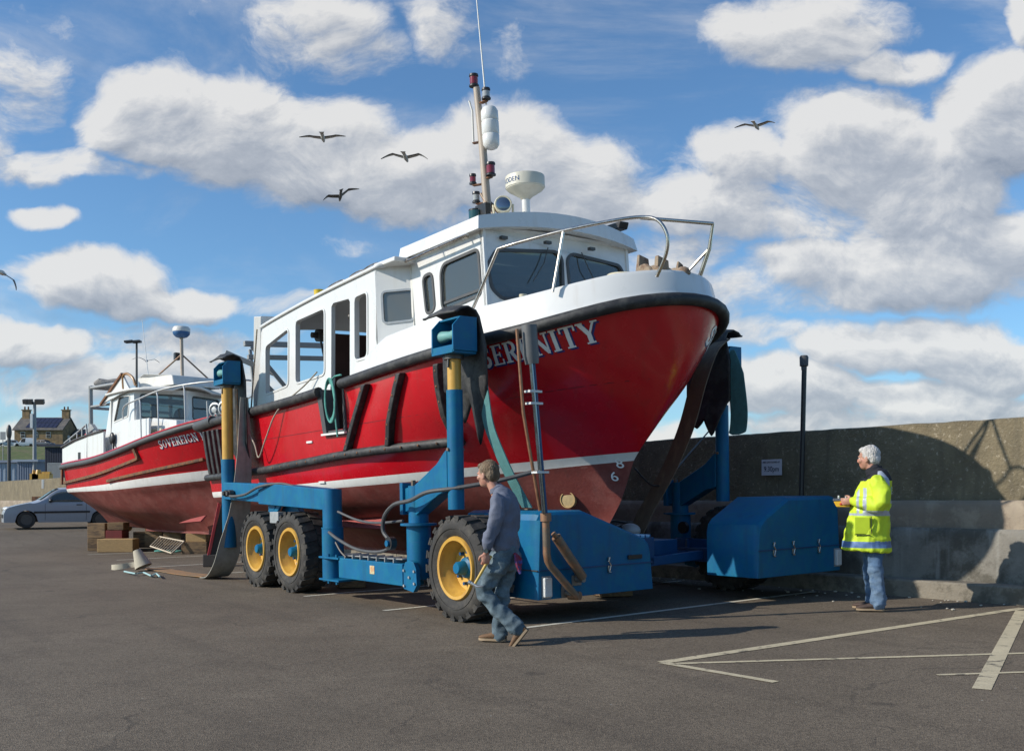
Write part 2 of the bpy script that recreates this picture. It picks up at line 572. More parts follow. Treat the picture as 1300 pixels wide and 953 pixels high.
        return ob


def tag(o, label=None, cat=None, group=None, kind=None):
    for k, v in (('label', label), ('category', cat), ('group', group), ('kind', kind)):
        if v:
            o[k] = v
    return o


def empty(name, loc=(0, 0, 0), M3=None, size=.3):
    o = bpy.data.objects.new(name, None)
    o.empty_display_size = size
    COL.objects.link(o)
    mw = Matrix.Translation(Vector(loc))
    if M3 is not None:
        mw = mw @ M3.to_4x4()
    o.matrix_world = mw
    return o


def copy_tree(o, parent=None):
    c = o.copy()
    COL.objects.link(c)
    if parent is not None:
        c.parent = parent
    for ch in [x for x in bpy.data.objects if x.parent == o]:
        copy_tree(ch, c)
    return c


def frame(o, F, roll=0.):
    F = Vector((F[0], F[1], 0)).normalized()
    L = Vector((-F.y, F.x, 0))
    U = Vector((0, 0, 1))
    c, s = math.cos(roll), math.sin(roll)
    L2 = L * c + U * s
    U2 = U * c - L * s
    return Vector(o), Matrix((F, L2, U2)).transposed()


def smooth_path(pts, k=6):
    """Catmull-Rom through the points"""
    pts = [Vector(p) for p in pts]
    out = []
    for i in range(len(pts) - 1):
        p0, p1, p2, p3 = pts[max(i - 1, 0)], pts[i], pts[i + 1], pts[min(i + 2, len(pts) - 1)]
        for j in range(k):
            t = j / k
            out.append(.5 * ((2 * p1) + (p2 - p0) * t + (2 * p0 - 5 * p1 + 4 * p2 - p3) * t * t + (3 * p1 - p0 - 3 * p2 + p3) * t ** 3))
    out.append(pts[-1])
    return out


def hermite(ctrl, s):
    """smooth 1-D interpolation"""
    xs = [c[0] for c in ctrl]
    ys = [c[1] for c in ctrl]
    if s <= xs[0]:
        return ys[0]
    if s >= xs[-1]:
        return ys[-1]
    i = max(k for k in range(len(xs) - 1) if xs[k] <= s)

    def slope(k):
        if k == 0:
            return (ys[1] - ys[0]) / (xs[1] - xs[0])
        if k == len(xs) - 1:
            return (ys[-1] - ys[-2]) / (xs[-1] - xs[-2])
        a = (ys[k] - ys[k - 1]) / (xs[k] - xs[k - 1])
        b = (ys[k + 1] - ys[k]) / (xs[k + 1] - xs[k])
        return 0 if a * b <= 0 else 2 * a * b / (a + b)
    h = xs[i + 1] - xs[i]
    t = (s - xs[i]) / h
    return ((2 * t ** 3 - 3 * t ** 2 + 1) * ys[i] + (t ** 3 - 2 * t ** 2 + t) * h * slope(i) + (-2 * t ** 3 + 3 * t ** 2) * ys[i + 1] + (t ** 3 - t ** 2) * h * slope(i + 1))


def rrect(x0, x1, y0, y1, r=.06, n=4):
    pts = []
    for cx, cy, a0 in ((x1 - r, y1 - r, 0), (x0 + r, y1 - r, 90), (x0 + r, y0 + r, 180), (x1 - r, y0 + r, 270)):
        for k in range(n + 1):
            a = R(a0 + 90 * k / n)
            pts.append((cx + r * math.cos(a), cy + r * math.sin(a)))
    return pts


def rquad(q, r=.06, n=3):
    """rounded quadrilateral through 4 corners"""
    out = []
    m = len(q)
    for i in range(m):
        p = Vector(q[i]).to_2d()
        a = Vector(q[i - 1]).to_2d()
        b = Vector(q[(i + 1) % m]).to_2d()
        da, db = (a - p), (b - p)
        pa = p + da.normalized() * min(r, da.length * .45)
        pb = p + db.normalized() * min(r, db.length * .45)
        for k in range(n + 1):
            t = k / n
            out.append(tuple((pa * (1 - t) ** 2 + p * 2 * t * (1 - t) + pb * t * t)))
    return out


def grow(poly, d):
    """offset a 2-D loop outwards"""
    n = len(poly)
    area = sum(poly[i][0] * poly[(i + 1) % n][1] - poly[(i + 1) % n][0] * poly[i][1] for i in range(n))
    sg = 1 if area > 0 else -1
    out = []
    for i in range(n):
        a, b = Vector(poly[i - 1]), Vector(poly[(i + 1) % n])
        t = (b - a)
        if t.length < 1e-9:
            out.append(poly[i])
            continue
        t.normalize()
        out.append((poly[i][0] + sg * t.y * d, poly[i][1] - sg * t.x * d))
    return out


AUX = bpy.data.scenes.new('aux')


def evaluate(ob):
    """mesh of ob with its modifiers applied, worked out in a scratch scene"""
    AUX.collection.objects.link(ob)
    vl = AUX.view_layers[0]
    vl.update()
    me = bpy.data.meshes.new_from_object(ob.evaluated_get(vl.depsgraph))
    return me


# frames: transporter, boats
FV = (.605, -.796)
LV = Vector((.796, .605, 0))
T_O, T_M = frame((-.654, 11.36, 0), FV, .02)
B_O, B_M = frame(Vector((-.654, 11.36, 0)) + 2.575 * LV + Vector((0, 0, .5)), FV, .05)
S_O, S_M = frame((-11.8, 29.0, .6), (.7, -.714), 0)


def sstep(x):
    x = min(1, max(0, x))
    return x * x * (3 - 2 * x)


def gz(x, y):
    """ground height: level quay, slight fall away from the wall, rising road behind"""
    lat = .796 * (x + .654) + .605 * (y - 11.36)
    z = .02 * max(-3, min(6.5, lat))
    z *= 1 - sstep((y - 22) / 8)
    z += .40 * sstep((y - 26) / 11) + .25 * sstep((y - 36) / 12)
    return z


def W(px, py, Y):
    """point seen at a photo pixel at depth Y"""
    return Vector(((px - 650) / 1250 * Y, Y, CAMH - (py - 635) / 1250 * Y))


def G(px, py):
    """ground point seen at a photo pixel"""
    Y = 3.
    while Y < 400 and CAMH - (py - 635) / 1250 * Y > gz((px - 650) / 1250 * Y, Y):
        Y += .02
    return Vector(((px - 650) / 1250 * Y, Y, gz((px - 650) / 1250 * Y, Y)))

# ================================================================== SETTING
def asphalt():
    m = bpy.data.materials.new('asphalt')
    m.use_nodes = True
    nt = m.node_tree
    b = nt.nodes['Principled BSDF']
    tc = new_node(nt, 'ShaderNodeTexCoord')
    P = tc.outputs['Object']

    def nz(scale, detail=4, rough=.6, vec=P, mr=None, col=False):
        n = new_node(nt, 'ShaderNodeTexNoise')
        n.inputs['Scale'].default_value = scale
        n.inputs['Detail'].default_value = detail
        n.inputs['Roughness'].default_value = rough
        nt.links.new(vec, n.inputs['Vector'])
        if mr is None:
            return n.outputs['Fac']
        r = new_node(nt, 'ShaderNodeMapRange', interpolation_type='SMOOTHSTEP')
        for k, v in zip(('From Min', 'From Max', 'To Min', 'To Max'), mr):
            r.inputs[k].default_value = v
        nt.links.new(n.outputs['Fac'], r.inputs['Value'])
        return r.outputs[0]

    def mix(f, a, c):
        x = new_node(nt, 'ShaderNodeMix', data_type='RGBA')
        nt.links.new(f, x.inputs[0])
        for i, v in ((6, a), (7, c)):
            if isinstance(v, tuple):
                x.inputs[i].default_value = (*v, 1)
            else:
                nt.links.new(v, x.inputs[i])
        return x.outputs[2]
    c = mix(nz(.35, 6, .6, P, (.35, .65, 0, 1)), (.128, .102, .074), (.158, .127, .093))
    c = mix(nz(2.2, 7, .7, P, (.48, .7, 0, .45)), c, (.092, .073, .054))
    # tyre-polished lanes and oil drips
    rot = new_node(nt, 'ShaderNodeVectorRotate', rotation_type='Z_AXIS')
    nt.links.new(P, rot.inputs['Vector'])
    rot.inputs['Angle'].default_value = math.atan2(.796, .605)
    lane = vmath(nt, 'MULTIPLY', rot.outputs[0], (.12, 1.6, 1))
    c = mix(nz(1.0, 5, .6, lane, (.50, .72, 0, .40)), c, (.075, .060, .046))
    c = mix(nz(1.6, 3, .5, vmath(nt, 'ADD', P, (9, 4, 0)), (.68, .74, 0, .55)), c, (.045, .037, .03))
    # dusty, sandy drifts by the bays on the right
    vs = vmath(nt, 'MULTIPLY', P, (.55, 1.5, 1))
    c = mix(nz(1.1, 8, .7, vs, (.57, .70, 0, .5)), c, (.20, .165, .12))
    # aggregate grains
    vo = new_node(nt, 'ShaderNodeTexVoronoi')
    vo.inputs['Scale'].default_value = 95
    nt.links.new(P, vo.inputs['Vector'])
    g = new_node(nt, 'ShaderNodeSeparateColor')
    nt.links.new(vo.outputs['Color'], g.inputs[0])
    gr = new_node(nt, 'ShaderNodeMapRange')
    gr.inputs['From Min'].default_value = 0
    gr.inputs['From Max'].default_value = 1
    gr.inputs['To Min'].default_value = .62
    gr.inputs['To Max'].default_value = 1.38
    nt.links.new(g.outputs[0], gr.inputs[0])
    cc = new_node(nt, 'ShaderNodeCombineXYZ')
    for i in range(3):
        nt.links.new(gr.outputs[0], cc.inputs[i])
    c = vmath(nt, 'MULTIPLY', c, cc.outputs[0])
    # pale specks: chips, gull lime
    vo2 = new_node(nt, 'ShaderNodeTexVoronoi')
    vo2.inputs['Scale'].default_value = 7
    vo2.inputs['Randomness'].default_value = 1
    nt.links.new(P, vo2.inputs['Vector'])
    sp = math_n(nt, 'LESS_THAN', vo2.outputs['Distance'], .055)
    sel = new_node(nt, 'ShaderNodeSeparateColor')
    nt.links.new(vo2.outputs['Color'], sel.inputs[0])
    sp = math_n(nt, 'MULTIPLY', sp, math_n(nt, 'GREATER_THAN', sel.outputs[0], .86))
    c = mix(sp, c, (.34, .32, .28))
    # thin cracks
    vo3 = new_node(nt, 'ShaderNodeTexVoronoi', feature='DISTANCE_TO_EDGE')
    vo3.inputs['Scale'].default_value = .30
    wv = new_node(nt, 'ShaderNodeTexNoise')
    wv.inputs['Scale'].default_value = 2.2
    wv.inputs['Detail'].default_value = 6
    nt.links.new(P, wv.inputs['Vector'])
    nt.links.new(vmath(nt, 'ADD', P, vmath(nt, 'MULTIPLY', wv.outputs['Color'], (.9, .9, 0))), vo3.inputs['Vector'])
    cf = new_node(nt, 'ShaderNodeMapRange')
    cf.inputs['From Min'].default_value = 0
    cf.inputs['From Max'].default_value = .006
    cf.inputs['To Min'].default_value = .5
    cf.inputs['To Max'].default_value = 0
    nt.links.new(vo3.outputs['Distance'], cf.inputs['Value'])
    c = mix(math_n(nt, 'MULTIPLY', cf.outputs[0], nz(.6, 2, .5, P, (.45, .6, 0, 1))), c, (.03, .027, .024))
    nt.links.new(c, b.inputs['Base Color'])
    b.inputs['Roughness'].default_value = .88
    b.inputs['Specular IOR Level'].default_value = .3
    bp = new_node(nt, 'ShaderNodeBump')
    bp.inputs['Strength'].default_value = .55
    bp.inputs['Distance'].default_value = .008
    nt.links.new(math_n(nt, 'ADD', vo.outputs['Distance'], nz(30, 4)), bp.inputs['Height'])
    nt.links.new(bp.outputs[0], b.inputs['Normal'])
    return m


def axis(lo, hi, fine_lo, fine_hi, step, far):
    a = list(np.arange(fine_lo, fine_hi + 1e-6, step))
    x, st = fine_hi, step
    while x < hi:
        st *= 1.35
        x += st
        a.append(x)
    x, st = fine_lo, step
    while x > lo:
        st *= 1.35
        x -= st
        a.insert(0, x)
    return a


mb = MB()
XS, YS = axis(-2500, 2500, -26, 14, 1.0, 0), axis(-60, 4000, 2, 52, 1.0, 0)
mb.grid([[(x, y, gz(x, y)) for x in XS] for y in YS], flip=True)
tag(mb.build('ground', asphalt(), merge=False), kind='structure')

# painted bay lines: worn paint on strips 4 mm above the asphalt


def worn(name, col, lo, hi):
    m = mat(name, col, .8, var=.15, vs=6, col2=(.085, .074, .062), mixs=7, mixt=(lo, hi), bump=.2, bs=60)
    return m


PWH = worn('worn_white_paint', (.58, .55, .46), .54, .70)
PYE = worn('worn_yellow_paint', (.50, .43, .29), .52, .68)


def strip(p0, p1, w, m, name='parking_line'):
    p0, p1 = Vector(p0), Vector(p1)
    d = (p1 - p0).to_2d()
    L_ = d.length
    d.normalize()
    n = Vector((-d.y, d.x))
    N = max(2, int(L_ / .5))
    P = []
    for i in range(N + 1):
        c = p0.to_2d() + d * L_ * i / N
        P.append([(c.x + n.x * w * k / 2, c.y + n.y * w * k / 2, gz(c.x, c.y) + .0045) for k in (-1, 1)])
    b = MB()
    b.grid(P)
    return tag(b.build(name, m, merge=False, origin=(p0.x, p0.y, 0)), kind='structure')


WA = Vector((.636, -.772, 0)).normalized()
WN = Vector((.772, .636, 0)).normalized()
WO = Vector((6.22, 11.97, 0))


def to_wall(p):
    """length of the bay line from p along the lateral direction to the ledge"""
    d = (WO - Vector((p.x, p.y, 0)))
    return d.dot(WN) / LV.dot(WN) - .25


for (a, b_) in ((111, 704), (148, 711), (190, 720), (241, 730.5), (386, 757), (487, 775), (645, 799.5)):
    p = G(a, b_)
    strip(p, p + LV * to_wall(p), .085, PWH)
p = G(322, 744)
strip(p, p + LV * to_wall(p), .085, PWH)
apex = G(840, 841)
strip(apex, G(1299, 772), .12, PYE)
strip(G(858, 842.5), G(1380, 827), .075, PYE)
strip(apex, G(985, 866), .09, PYE)
strip(G(1297, 775), G(1246, 875), .13, PYE)
strip(G(1190, 857), G(1380, 851), .06, PYE)

# ---- sea wall
CONC_U = mat('rough_concrete', (.17, .140, .088), .95, var=.35, vs=2.2, bump=1.0, bs=28, col2=(.36, .31, .23), mixs=16, mixt=(.55, .68), streak=.55, streakcol=(.105, .090, .062))
CONC_M = mat('brown_render', (.24, .19, .14), .9, var=.2, vs=2, bump=.35, bs=25, col2=(.33, .27, .20), mixs=2.2, streak=.25)
CONC_L = mat('stained_concrete', (.22, .205, .175), .9, var=.25, vs=2, bump=.5, bs=25, col2=(.11, .10, .08), mixs=1.7, mixt=(.45, .6), streak=.6, streakcol=(.33, .32, .29))
CONC_K = mat('ledge_concrete', (.22, .195, .155), .9, var=.2, vs=3, bump=.5, bs=30, col2=(.12, .105, .08), mixs=2.5)


def wallp(a, y, z):
    p = WO + WA * a + WN * y
    return (p.x, p.y, z)


def nzs(a, b, s=1.):
    return noise.noise(Vector((a * s, b * s, 3.7)))


A0, A1 = -72.0, 11.0
AS = list(np.arange(A0, -9, 1.5)) + list(np.arange(-9, A1, .12))
wall = empty('sea_wall', wallp(-5, .6, .1))
tag(wall, 'long stained concrete harbour wall with a stepped foot, behind the boats and the standing man', 'wall')


def wsec(name, prof, m, amp, topvar=0.):
    b = MB()
    P = []
    pr = []
    for i in range(len(prof) - 1):
        n = 10 if abs(prof[i + 1][1] - prof[i][1]) > .5 else 3
        for k in range(n):
            t = k / n
            pr.append((prof[i][0] * (1 - t) + prof[i + 1][0] * t, prof[i][1] * (1 - t) + prof[i + 1][1] * t))
    pr.append(prof[-1])
    for a in AS:
        row = []
        for (y, z) in pr:
            dz = topvar * (nzs(a, z, 2.3) + .6 * nzs(a, 1, 9)) if z > prof[0][1] + .1 else 0
            row.append(wallp(a, y + amp * (nzs(a, z * 1.7, 1.6) + .5 * nzs(a, z, 6)), z + dz))
        P.append(row)
    b.grid(P)
    for e in (0, -1):
        b.add(P[e], [tuple(range(len(P[e])))])
    o = b.build(name, m, wall, angle=50, merge=False)
    o.data.transform(Matrix.Translation(-wall.location))
    return o


wsec('upper_wall', [(.60, 1.30), (.62, 2.45), (.68, 2.47), (1.25, 2.47), (1.3, 0)], CONC_U, .022, .012)
wsec('middle_band', [(.44, .95), (.45, 1.34), (.50, 1.40), (.75, 1.405)], CONC_M, .006, .004)
wsec('lower_plinth', [(.34, .1), (.35, .99), (.38, 1.03), (.6, 1.035)], CONC_L, .016, .006)
LB = MB()
edge = [-72, -60, -48, -36, -27, -20, -14, -8.1, -4.9, -1.85, .42, 3.4, 6.6, 11]
for e0, e1 in zip(edge[:-1], edge[1:]):
    q = []
    for a in (e0 + .006, e1 - .006):
        g0 = -.2
        q.append([wallp(a, 0, g0), wallp(a, .02, .325), wallp(a, .04, .345), wallp(a, .5, .35), wallp(a, .5, g0)])
    A, B = q
    n = len(A)
    LB.add(A + B, [(k, (k + 1) % n, n + (k + 1) % n, n + k) for k in range(n)] + [tuple(range(n)), tuple(reversed(range(n, 2 * n)))])
o = LB.build('foot_ledge', CONC_K, wall, bevel=.01)
o.data.transform(Matrix.Translation(-wall.location))

# chips of stone and shell swept against the ledge
b = MB()
for i in range(150):
    a, y = random.uniform(-12, 8), -abs(random.gauss(0, .5)) - .03
    p = Vector(wallp(a, y, 0))
    z = gz(p.x, p.y)
    r = random.uniform(.008, .028)
    b.ball((p.x, p.y, z + r * .4), (r, r * random.uniform(.6, 1), r * .5), 6, 4)
tag(b.build('stone_chips', mat('pale_chips', (.42, .39, .33), .9, var=.3, vs=20)), 'pale chips of stone and shell scattered along the foot of the wall', 'rubble', kind='stuff')

# ---- sign
sg = Vector(wallp(-4.05, .6, 0))
SU = WA
sign = empty('wall_sign', (sg.x, sg.y, 1.92), Matrix((WA, WN, Vector((0, 0, 1)))).transposed())
tag(sign, 'small white notice reading 9.30pm on the shaded harbour wall', 'sign')
MB().box(-.185, .185, -.05, -.035, -.125, .125).build('board', mat('sign_face', (.62, .60, .66), .5, var=.06), sign)
INK = mat('dark_ink', (.012, .012, .05), .5)


def text_mesh(body, size, name, m, parent, loc, rot, extr=.0015, align='CENTER', xs=1.0):
    cu = bpy.data.curves.new(name, 'FONT')
    cu.body = body
    cu.size = size
    cu.extrude = extr
    cu.align_x = align
    cu.align_y = 'CENTER'
    t = bpy.data.objects.new(name, cu)
    me = evaluate(t)
    bpy.data.objects.remove(t)
    me.transform(Matrix.Translation(loc) @ rot.to_4x4() @ Matrix.Diagonal((xs, 1, 1, 1)))
    me.materials.clear()
    me.materials.append(m)
    ob = bpy.data.objects.new(name, me)
    COL.objects.link(ob)
    ob.parent = parent
    return ob


RX = Matrix.Rotation(R(90), 3, 'X')
text_mesh('PIER GATE CLOSED AT', .036, 'small_lettering', INK, sign, (0, -.052, .078), RX, xs=.86)
text_mesh('9.30pm', .115, 'lettering', INK, sign, (0, -.052, -.03), RX, xs=.82)

# ---- dark marker pole with rubber cap, standing on the ledge
pp = Vector(wallp(-3.3, .22, .35))
b = MB()
b.tube([(pp.x - .01, pp.y, .34), (pp.x + .06, pp.y, 3.42)], .037, 14)
pole = empty('marker_pole', (pp.x, pp.y, .35))
tag(pole, 'slim black pole with a rounded cap rising in front of the harbour wall', 'pole')
for nm, mm in (('shaft', BLACKP),):
    o = b.build(nm, mm, pole)
    o.data.transform(Matrix.Translation(-pole.location))
o = MB().lathe([(.04, 0), (.042, .05), (.062, .06), (.065, .19), (.05, .215), (0, .22)], (pp.x + .055, pp.y, 3.34)).build('cap', RUBG, pole)
o.data.transform(Matrix.Translation(-pole.location))

# ================================================================== FAR BACKGROUND
GRASS = mat('bank_grass', (.075, .105, .025), .95, var=.4, vs=1.2, bump=.6, bs=6, col2=(.12, .115, .05), mixs=.5)
b = MB()
HY = [150, 165, 175, 183, 190, 197, 202, 206, 212, 225, 260, 320]
HZ = [2, 3, 5.5, 8.4, 9.6, 11.2, 12.6, 13.2, 13.3, 13.3, 13.5, 14]
P = []
for y, z in zip(HY, HZ):
    row = []
    for i in range(61):
        x = -260 + i * 4.0
        f = 1 - sstep((x * 200 / y + 82) / 34)
        row.append((x, y, (z + .4 * nzs(x, y, .09)) * f - .3))
    P.append(row)
b.grid(P, flip=True)
tag(b.build('hill', GRASS, merge=False, angle=80), kind='structure')

# stone farmhouse on the hill
STONE = mat('sandstone_wall', (.26, .175, .09), .95, var=.35, vs=1.6, bump=.3, bs=4, col2=(.17, .12, .07), mixs=1.1)
SLATE = mat('slate_roof', (.10, .095, .09), .8, var=.25, vs=2, col2=(.15, .13, .11), mixs=.8)
PANEL = mat('solar_panel', (.028, .028, .055), .3, var=.3, vs=2)
hz = 12.9
hx0, hx1, hy0, hy1 = -111.2, -100.4, 220, 227.5
house = empty('stone_house', (hx0, hy0, hz))
tag(house, 'old sandstone house with slate roof and two chimneys on the hill', 'house')


def put(b, name, m, par, **k):
    o = b.build(name, m, par, **k)
    o.data.transform(Matrix.Translation(-par.matrix_world.translation))
    return o


ez, rz = hz + 4.2, hz + 7.0
ym = (hy0 + hy1) / 2
b = MB()
b.prism([(hx0, hy0, hz - 1), (hx0, hy1, hz - 1), (hx0, hy1, ez), (hx0, ym, rz), (hx0, hy0, ez)], (hx1 - hx0, 0, 0))
put(b, 'wall', STONE, house, angle=20)
b = MB()
b.hexa([(hx0 - .3, hy0 - .4, ez - .1), (hx1 + .2, hy0 - .4, ez - .1), (hx1 + .2, ym, rz + .12), (hx0 - .3, ym, rz + .12), (hx0 - .3, hy0 - .4, ez + .12), (hx1 + .2, hy0 - .4, ez + .12), (hx1 + .2, ym, rz + .34), (hx0 - .3, ym, rz + .34)])
b.hexa([(hx0 - .3, ym, rz + .12), (hx1 + .2, ym, rz + .12), (hx1 + .2, hy1 + .4, ez - .1), (hx0 - .3, hy1 + .4, ez - .1), (hx0 - .3, ym, rz + .34), (hx1 + .2, ym, rz + .34), (hx1 + .2, hy1 + .4, ez + .12), (hx0 - .3, hy1 + .4, ez + .12)])
roof = put(b, 'roof', SLATE, house, angle=20)
for cx in (hx0 + .9, hx1 - .9):
    b = MB()
    b.box(cx - .8, cx + .8, ym - .45, ym + .45, rz - .6, rz + 1.9)
    b.box(cx - .95, cx + .95, ym - .6, ym + .6, rz + 1.9, rz + 2.1)
    ch = b.build('chimney', STONE, roof)
    ch.data.transform(Matrix.Translation(-house.location))
    b = MB()
    for q in (-.4, .4):
        b = MB()
        b.cyl((cx + q, ym, rz + 2.1), (cx + q, ym, rz + 2.8), .2, .16, 8)
        pt = b.build('chimney_pot', RUST, roof)
        pt.data.transform(Matrix.Translation(-house.location))
for i in range(7):
    for k in range(2):
        t0, t1 = .12 + k * .42, .50 + k * .42
        x0 = hx0 + 2.4 + i * .98
        q = []
        for (xx, t) in ((x0, t0), (x0 + .9, t0), (x0 + .9, t1), (x0, t1)):
            q.append((xx + t * .25, hy0 - .4 + t * (ym - hy0 + .4), ez + .12 + t * (rz - ez + .22)))
        b = MB()
        b.add([(a, c, d + .04) for a, c, d in q] + [(a, c, d + .12) for a, c, d in q], [(0, 1, 2, 3), (7, 6, 5, 4), (0, 4, 5, 1), (1, 5, 6, 2), (2, 6, 7, 3), (3, 7, 4, 0)])
        o = b.build('solar_panel', PANEL, roof)
        o.data.transform(Matrix.Translation(-house.location))
for (wx, wz) in ((1.9, 2.5), (4.8, 2.5), (7.6, 2.5), (1.9, .6), (4.8, .6)):
    b = MB()
    b.box(hx0 + wx - .5, hx0 + wx + .5, hy0 - .06, hy0 + .02, hz + wz, hz + wz + 1.3)
    wn = put(b, 'window', WHITE2, house)
    b = MB()
    for k in (0, 1):
        b.box(hx0 + wx - .42, hx0 + wx + .42, hy0 - .09, hy0 - .065, hz + wz + .07 + k * .62, hz + wz + .6 + k * .62)
    o = b.build('pane', DARKIN, wn)
    o.data.transform(Matrix.Translation(-house.location))
b = MB()
b.box(hx1 - .05, hx1 + .04, hy0 + 2.4, hy0 + 3.6, hz + 1.6, hz + 3.2)
put(b, 'gable_window', WHITE2, house)
an = empty('house_outbuilding', (hx1, hy0 + 5, hz))
tag(an, 'low slate roofed stone outbuilding right of the stone house', 'building')
b = MB()
b.box(hx1 + .3, hx1 + 7.6, hy0 + 4, hy0 + 9, hz - 1, hz + 3.6)
put(b, 'wall', STONE, an)
b = MB()
b.prism([(hx1 + .3, hy0 + 3.7, hz + 3.5), (hx1 + .3, hy0 + 9.3, hz + 3.5), (hx1 + .3, hy0 + 6.5, hz + 4.9)], (7.6, 0, 0))
put(b, 'roof', SLATE, an, angle=20)
b = MB()
b.cyl((hx1 + 3.2, hy0 + 6.5, hz + 4.4), (hx1 + 3.2, hy0 + 6.5, hz + 6.2), .25)
put(b, 'flue', DSTEEL, an)


# generic small cars
def car_shell(L_, Wd, H_, hood, wind0, wind1, roof1, tail):
    """returns (top(x), sections) ; x runs from the nose"""
    ctrl = [(0, .50), (.06, .66), (.25, .76), (hood, .96), (wind1, H_ - .03), ((wind1 + roof1) / 2, H_), (roof1, H_ - .07), (tail, .98), (L_ - .03, .80), (L_, .45)]
    return lambda x: hermite(ctrl, x)


def make_car(name, loc, heading, paint, label, group=None, L_=3.85, Wd=1.68, H_=1.46, hood=1.05, wind1=1.85, roof1=3.2, tail=3.68, detail=True, van=False):
    F_ = Vector((heading[0], heading[1], 0)).normalized()
    L2 = Vector((-F_.y, F_.x, 0))
    c = empty(name, loc, Matrix((F_, L2, Vector((0, 0, 1)))).transposed())
    tag(c, label, 'van' if van else 'car', group)
    top = car_shell(L_, Wd, H_, hood, 0, wind1, roof1, tail)
    w2 = Wd / 2
    wx = (.72, L_ - .68)
    wr = .30

    def halfw(x, z):
        e = 1 - .10 * max(0, (.5 - x) / .5) ** 2 - .09 * max(0, (x - L_ + .5) / .5) ** 2
        w = w2 * e
        if z < .45:
            w *= 1 - .05 * (.45 - z) / .25
        if z > .88:
            w -= (z - .88) * (.22 if van else .34)
        return w

    def X(x):
        return L_ / 2 - x
    b = MB()
    P = []
    xs = [L_ * (i / 56) for i in range(57)]
    for x in xs:
        t = top(x)
        zlow = .2
        for cx in wx:
            dd = abs(x - cx)
            if dd < wr + .05:
                zlow = max(zlow, .28 + math.sqrt(max(0, (wr + .05) ** 2 - dd ** 2)))
        zlow = min(zlow, t - .1)
        row = []
        zz = [zlow + (min(t, .88) - zlow) * k / 5 for k in range(6)]
        if t > .9:
            zz += [.88 + (t - .05 - .88) * k / 4 for k in range(1, 5)]
        else:
            zz += [t - .0 for k in range(1, 5)]
        for k, z in enumerate(zz):
            row.append((X(x), -halfw(x, z) + (.03 if k == 9 else 0), z))
        for k in range(1, 5):
            yy = -halfw(x, zz[-1]) + .05
            row.append((X(x), yy * (1 - k / 4), t - .0 + .02 * (k / 4) - (.012 if k == 1 else 0)))
        P.append(row + [(px_, -py_, pz_) for px_, py_, pz_ in row[-2::-1]])
    b.grid(P)
    b.add(P[0], [tuple(range(len(P[0])))])
    b.add(P[-1], [tuple(range(len(P[-1])))])
    body = b.build('body', paint, c, angle=40)
    # side windows: follow the shell 6 mm outside it
    for sgn in (-1, 1):
        for (xa, xb) in (((wind1 - .42, wind1 + .72), (wind1 + .80, roof1 + .22)) if not van else ((wind1 - .4, wind1 + .5),)):
            b = MB()
            P = []
            for i in range(9):
                x = xa + (xb - xa) * i / 8
                zt = min(H_ - .13, top(x) - .13)
                zb = .93
                P.append([(X(x), sgn * (halfw(x, z) + .007), z) for z in [zb + max(.01, (zt - zb)) * k / 4 for k in range(5)]])
            b.grid(P)
            b.build('side_window', GLASC if detail else DARKIN, c, solid=.004)
    b = MB()
    P = []
    for i in range(7):
        x = hood + .10 + (wind1 - hood - .18) * i / 6
        t = top(x)
        hw = halfw(x, t) - .1
        P.append([(X(x) + .006, hw * k / 4, t + .022 - .01 * abs(k) / 4) for k in range(-4, 5)])
    b.grid(P)
    b.build('windscreen', GLASC if detail else DARKIN, c, solid=.004)
    for cx in wx:
        for sgn in (-1, 1):
            yw = sgn * (w2 - .12)
            b = MB()
            b.lathe([(wr - .11, -.09), (wr - .02, -.10), (wr, -.07), (wr, .07), (wr - .02, .10), (wr - .11, .09)], (X(cx), yw, wr), (0, 1, 0), 26, closedprof=True)
            wh = b.build('wheel', TYRE, c)
            if detail:
                b = MB()
                b.lathe([(0, sgn * .05), (.05, sgn * .055), (.15, sgn * .03), (wr - .11, sgn * .07), (wr - .09, sgn * .075)], (X(cx), yw, wr), (0, 1, 0), 22)
                b.build('rim', DSTEEL, wh)
    for sgn in (-1, 1):
        b = MB()
        b.ball((X(.16), sgn * (w2 - .30), .68), (.14, .16, .085), 12, 8)
        b.build('headlight', LAMPW, c)
    if detail:
        for sgn in (-1, 1):
            b = MB()
            b.beam((X(.95), sgn * (w2 + .008), .56), (X(L_ - 1.05), sgn * (w2 + .008), .58), .03, .07)
            b.build('rubbing_strip', BLACKP, c)
            b = MB()
            b.beam((X(2.35), sgn * (w2 - .01), .83), (X(2.55), sgn * (w2 - .01), .835), .05, .035)
            b.build('door_handle', BLACKP, c)
            b = MB()
            b.ball((X(1.5), sgn * (w2 + .06), .98), (.07, .11, .075), 10, 8)
            b.build('door_mirror', BLACKP, c)
            b = MB()
            for xx in (1.32, 2.68):
                P = [[(X(xx + d), sgn * (halfw(xx, z) + .003), z) for d in (-.006, .006)] for z in (.28, .45, .6, .75, .88)]
                b.grid(P)
            b.build('door_gap', BLACKP, c, merge=False)
        b = MB()
        b.beam((X(-.005), -.42, .42), (X(-.005), .42, .42), .03, .13)
        b.build('grille', BLACKP, c)
        b = MB()
        b.ball((X(2.1), -.33, 1.0), (.10, .22, .3), 10, 8)
        b.ball((X(2.1), .33, 1.0), (.10, .22, .3), 10, 8)
        b.box(X(2.2), X(2.05), -.6, .6, .4, .8)
        b.build('seat', DARKIN, c)
    return c


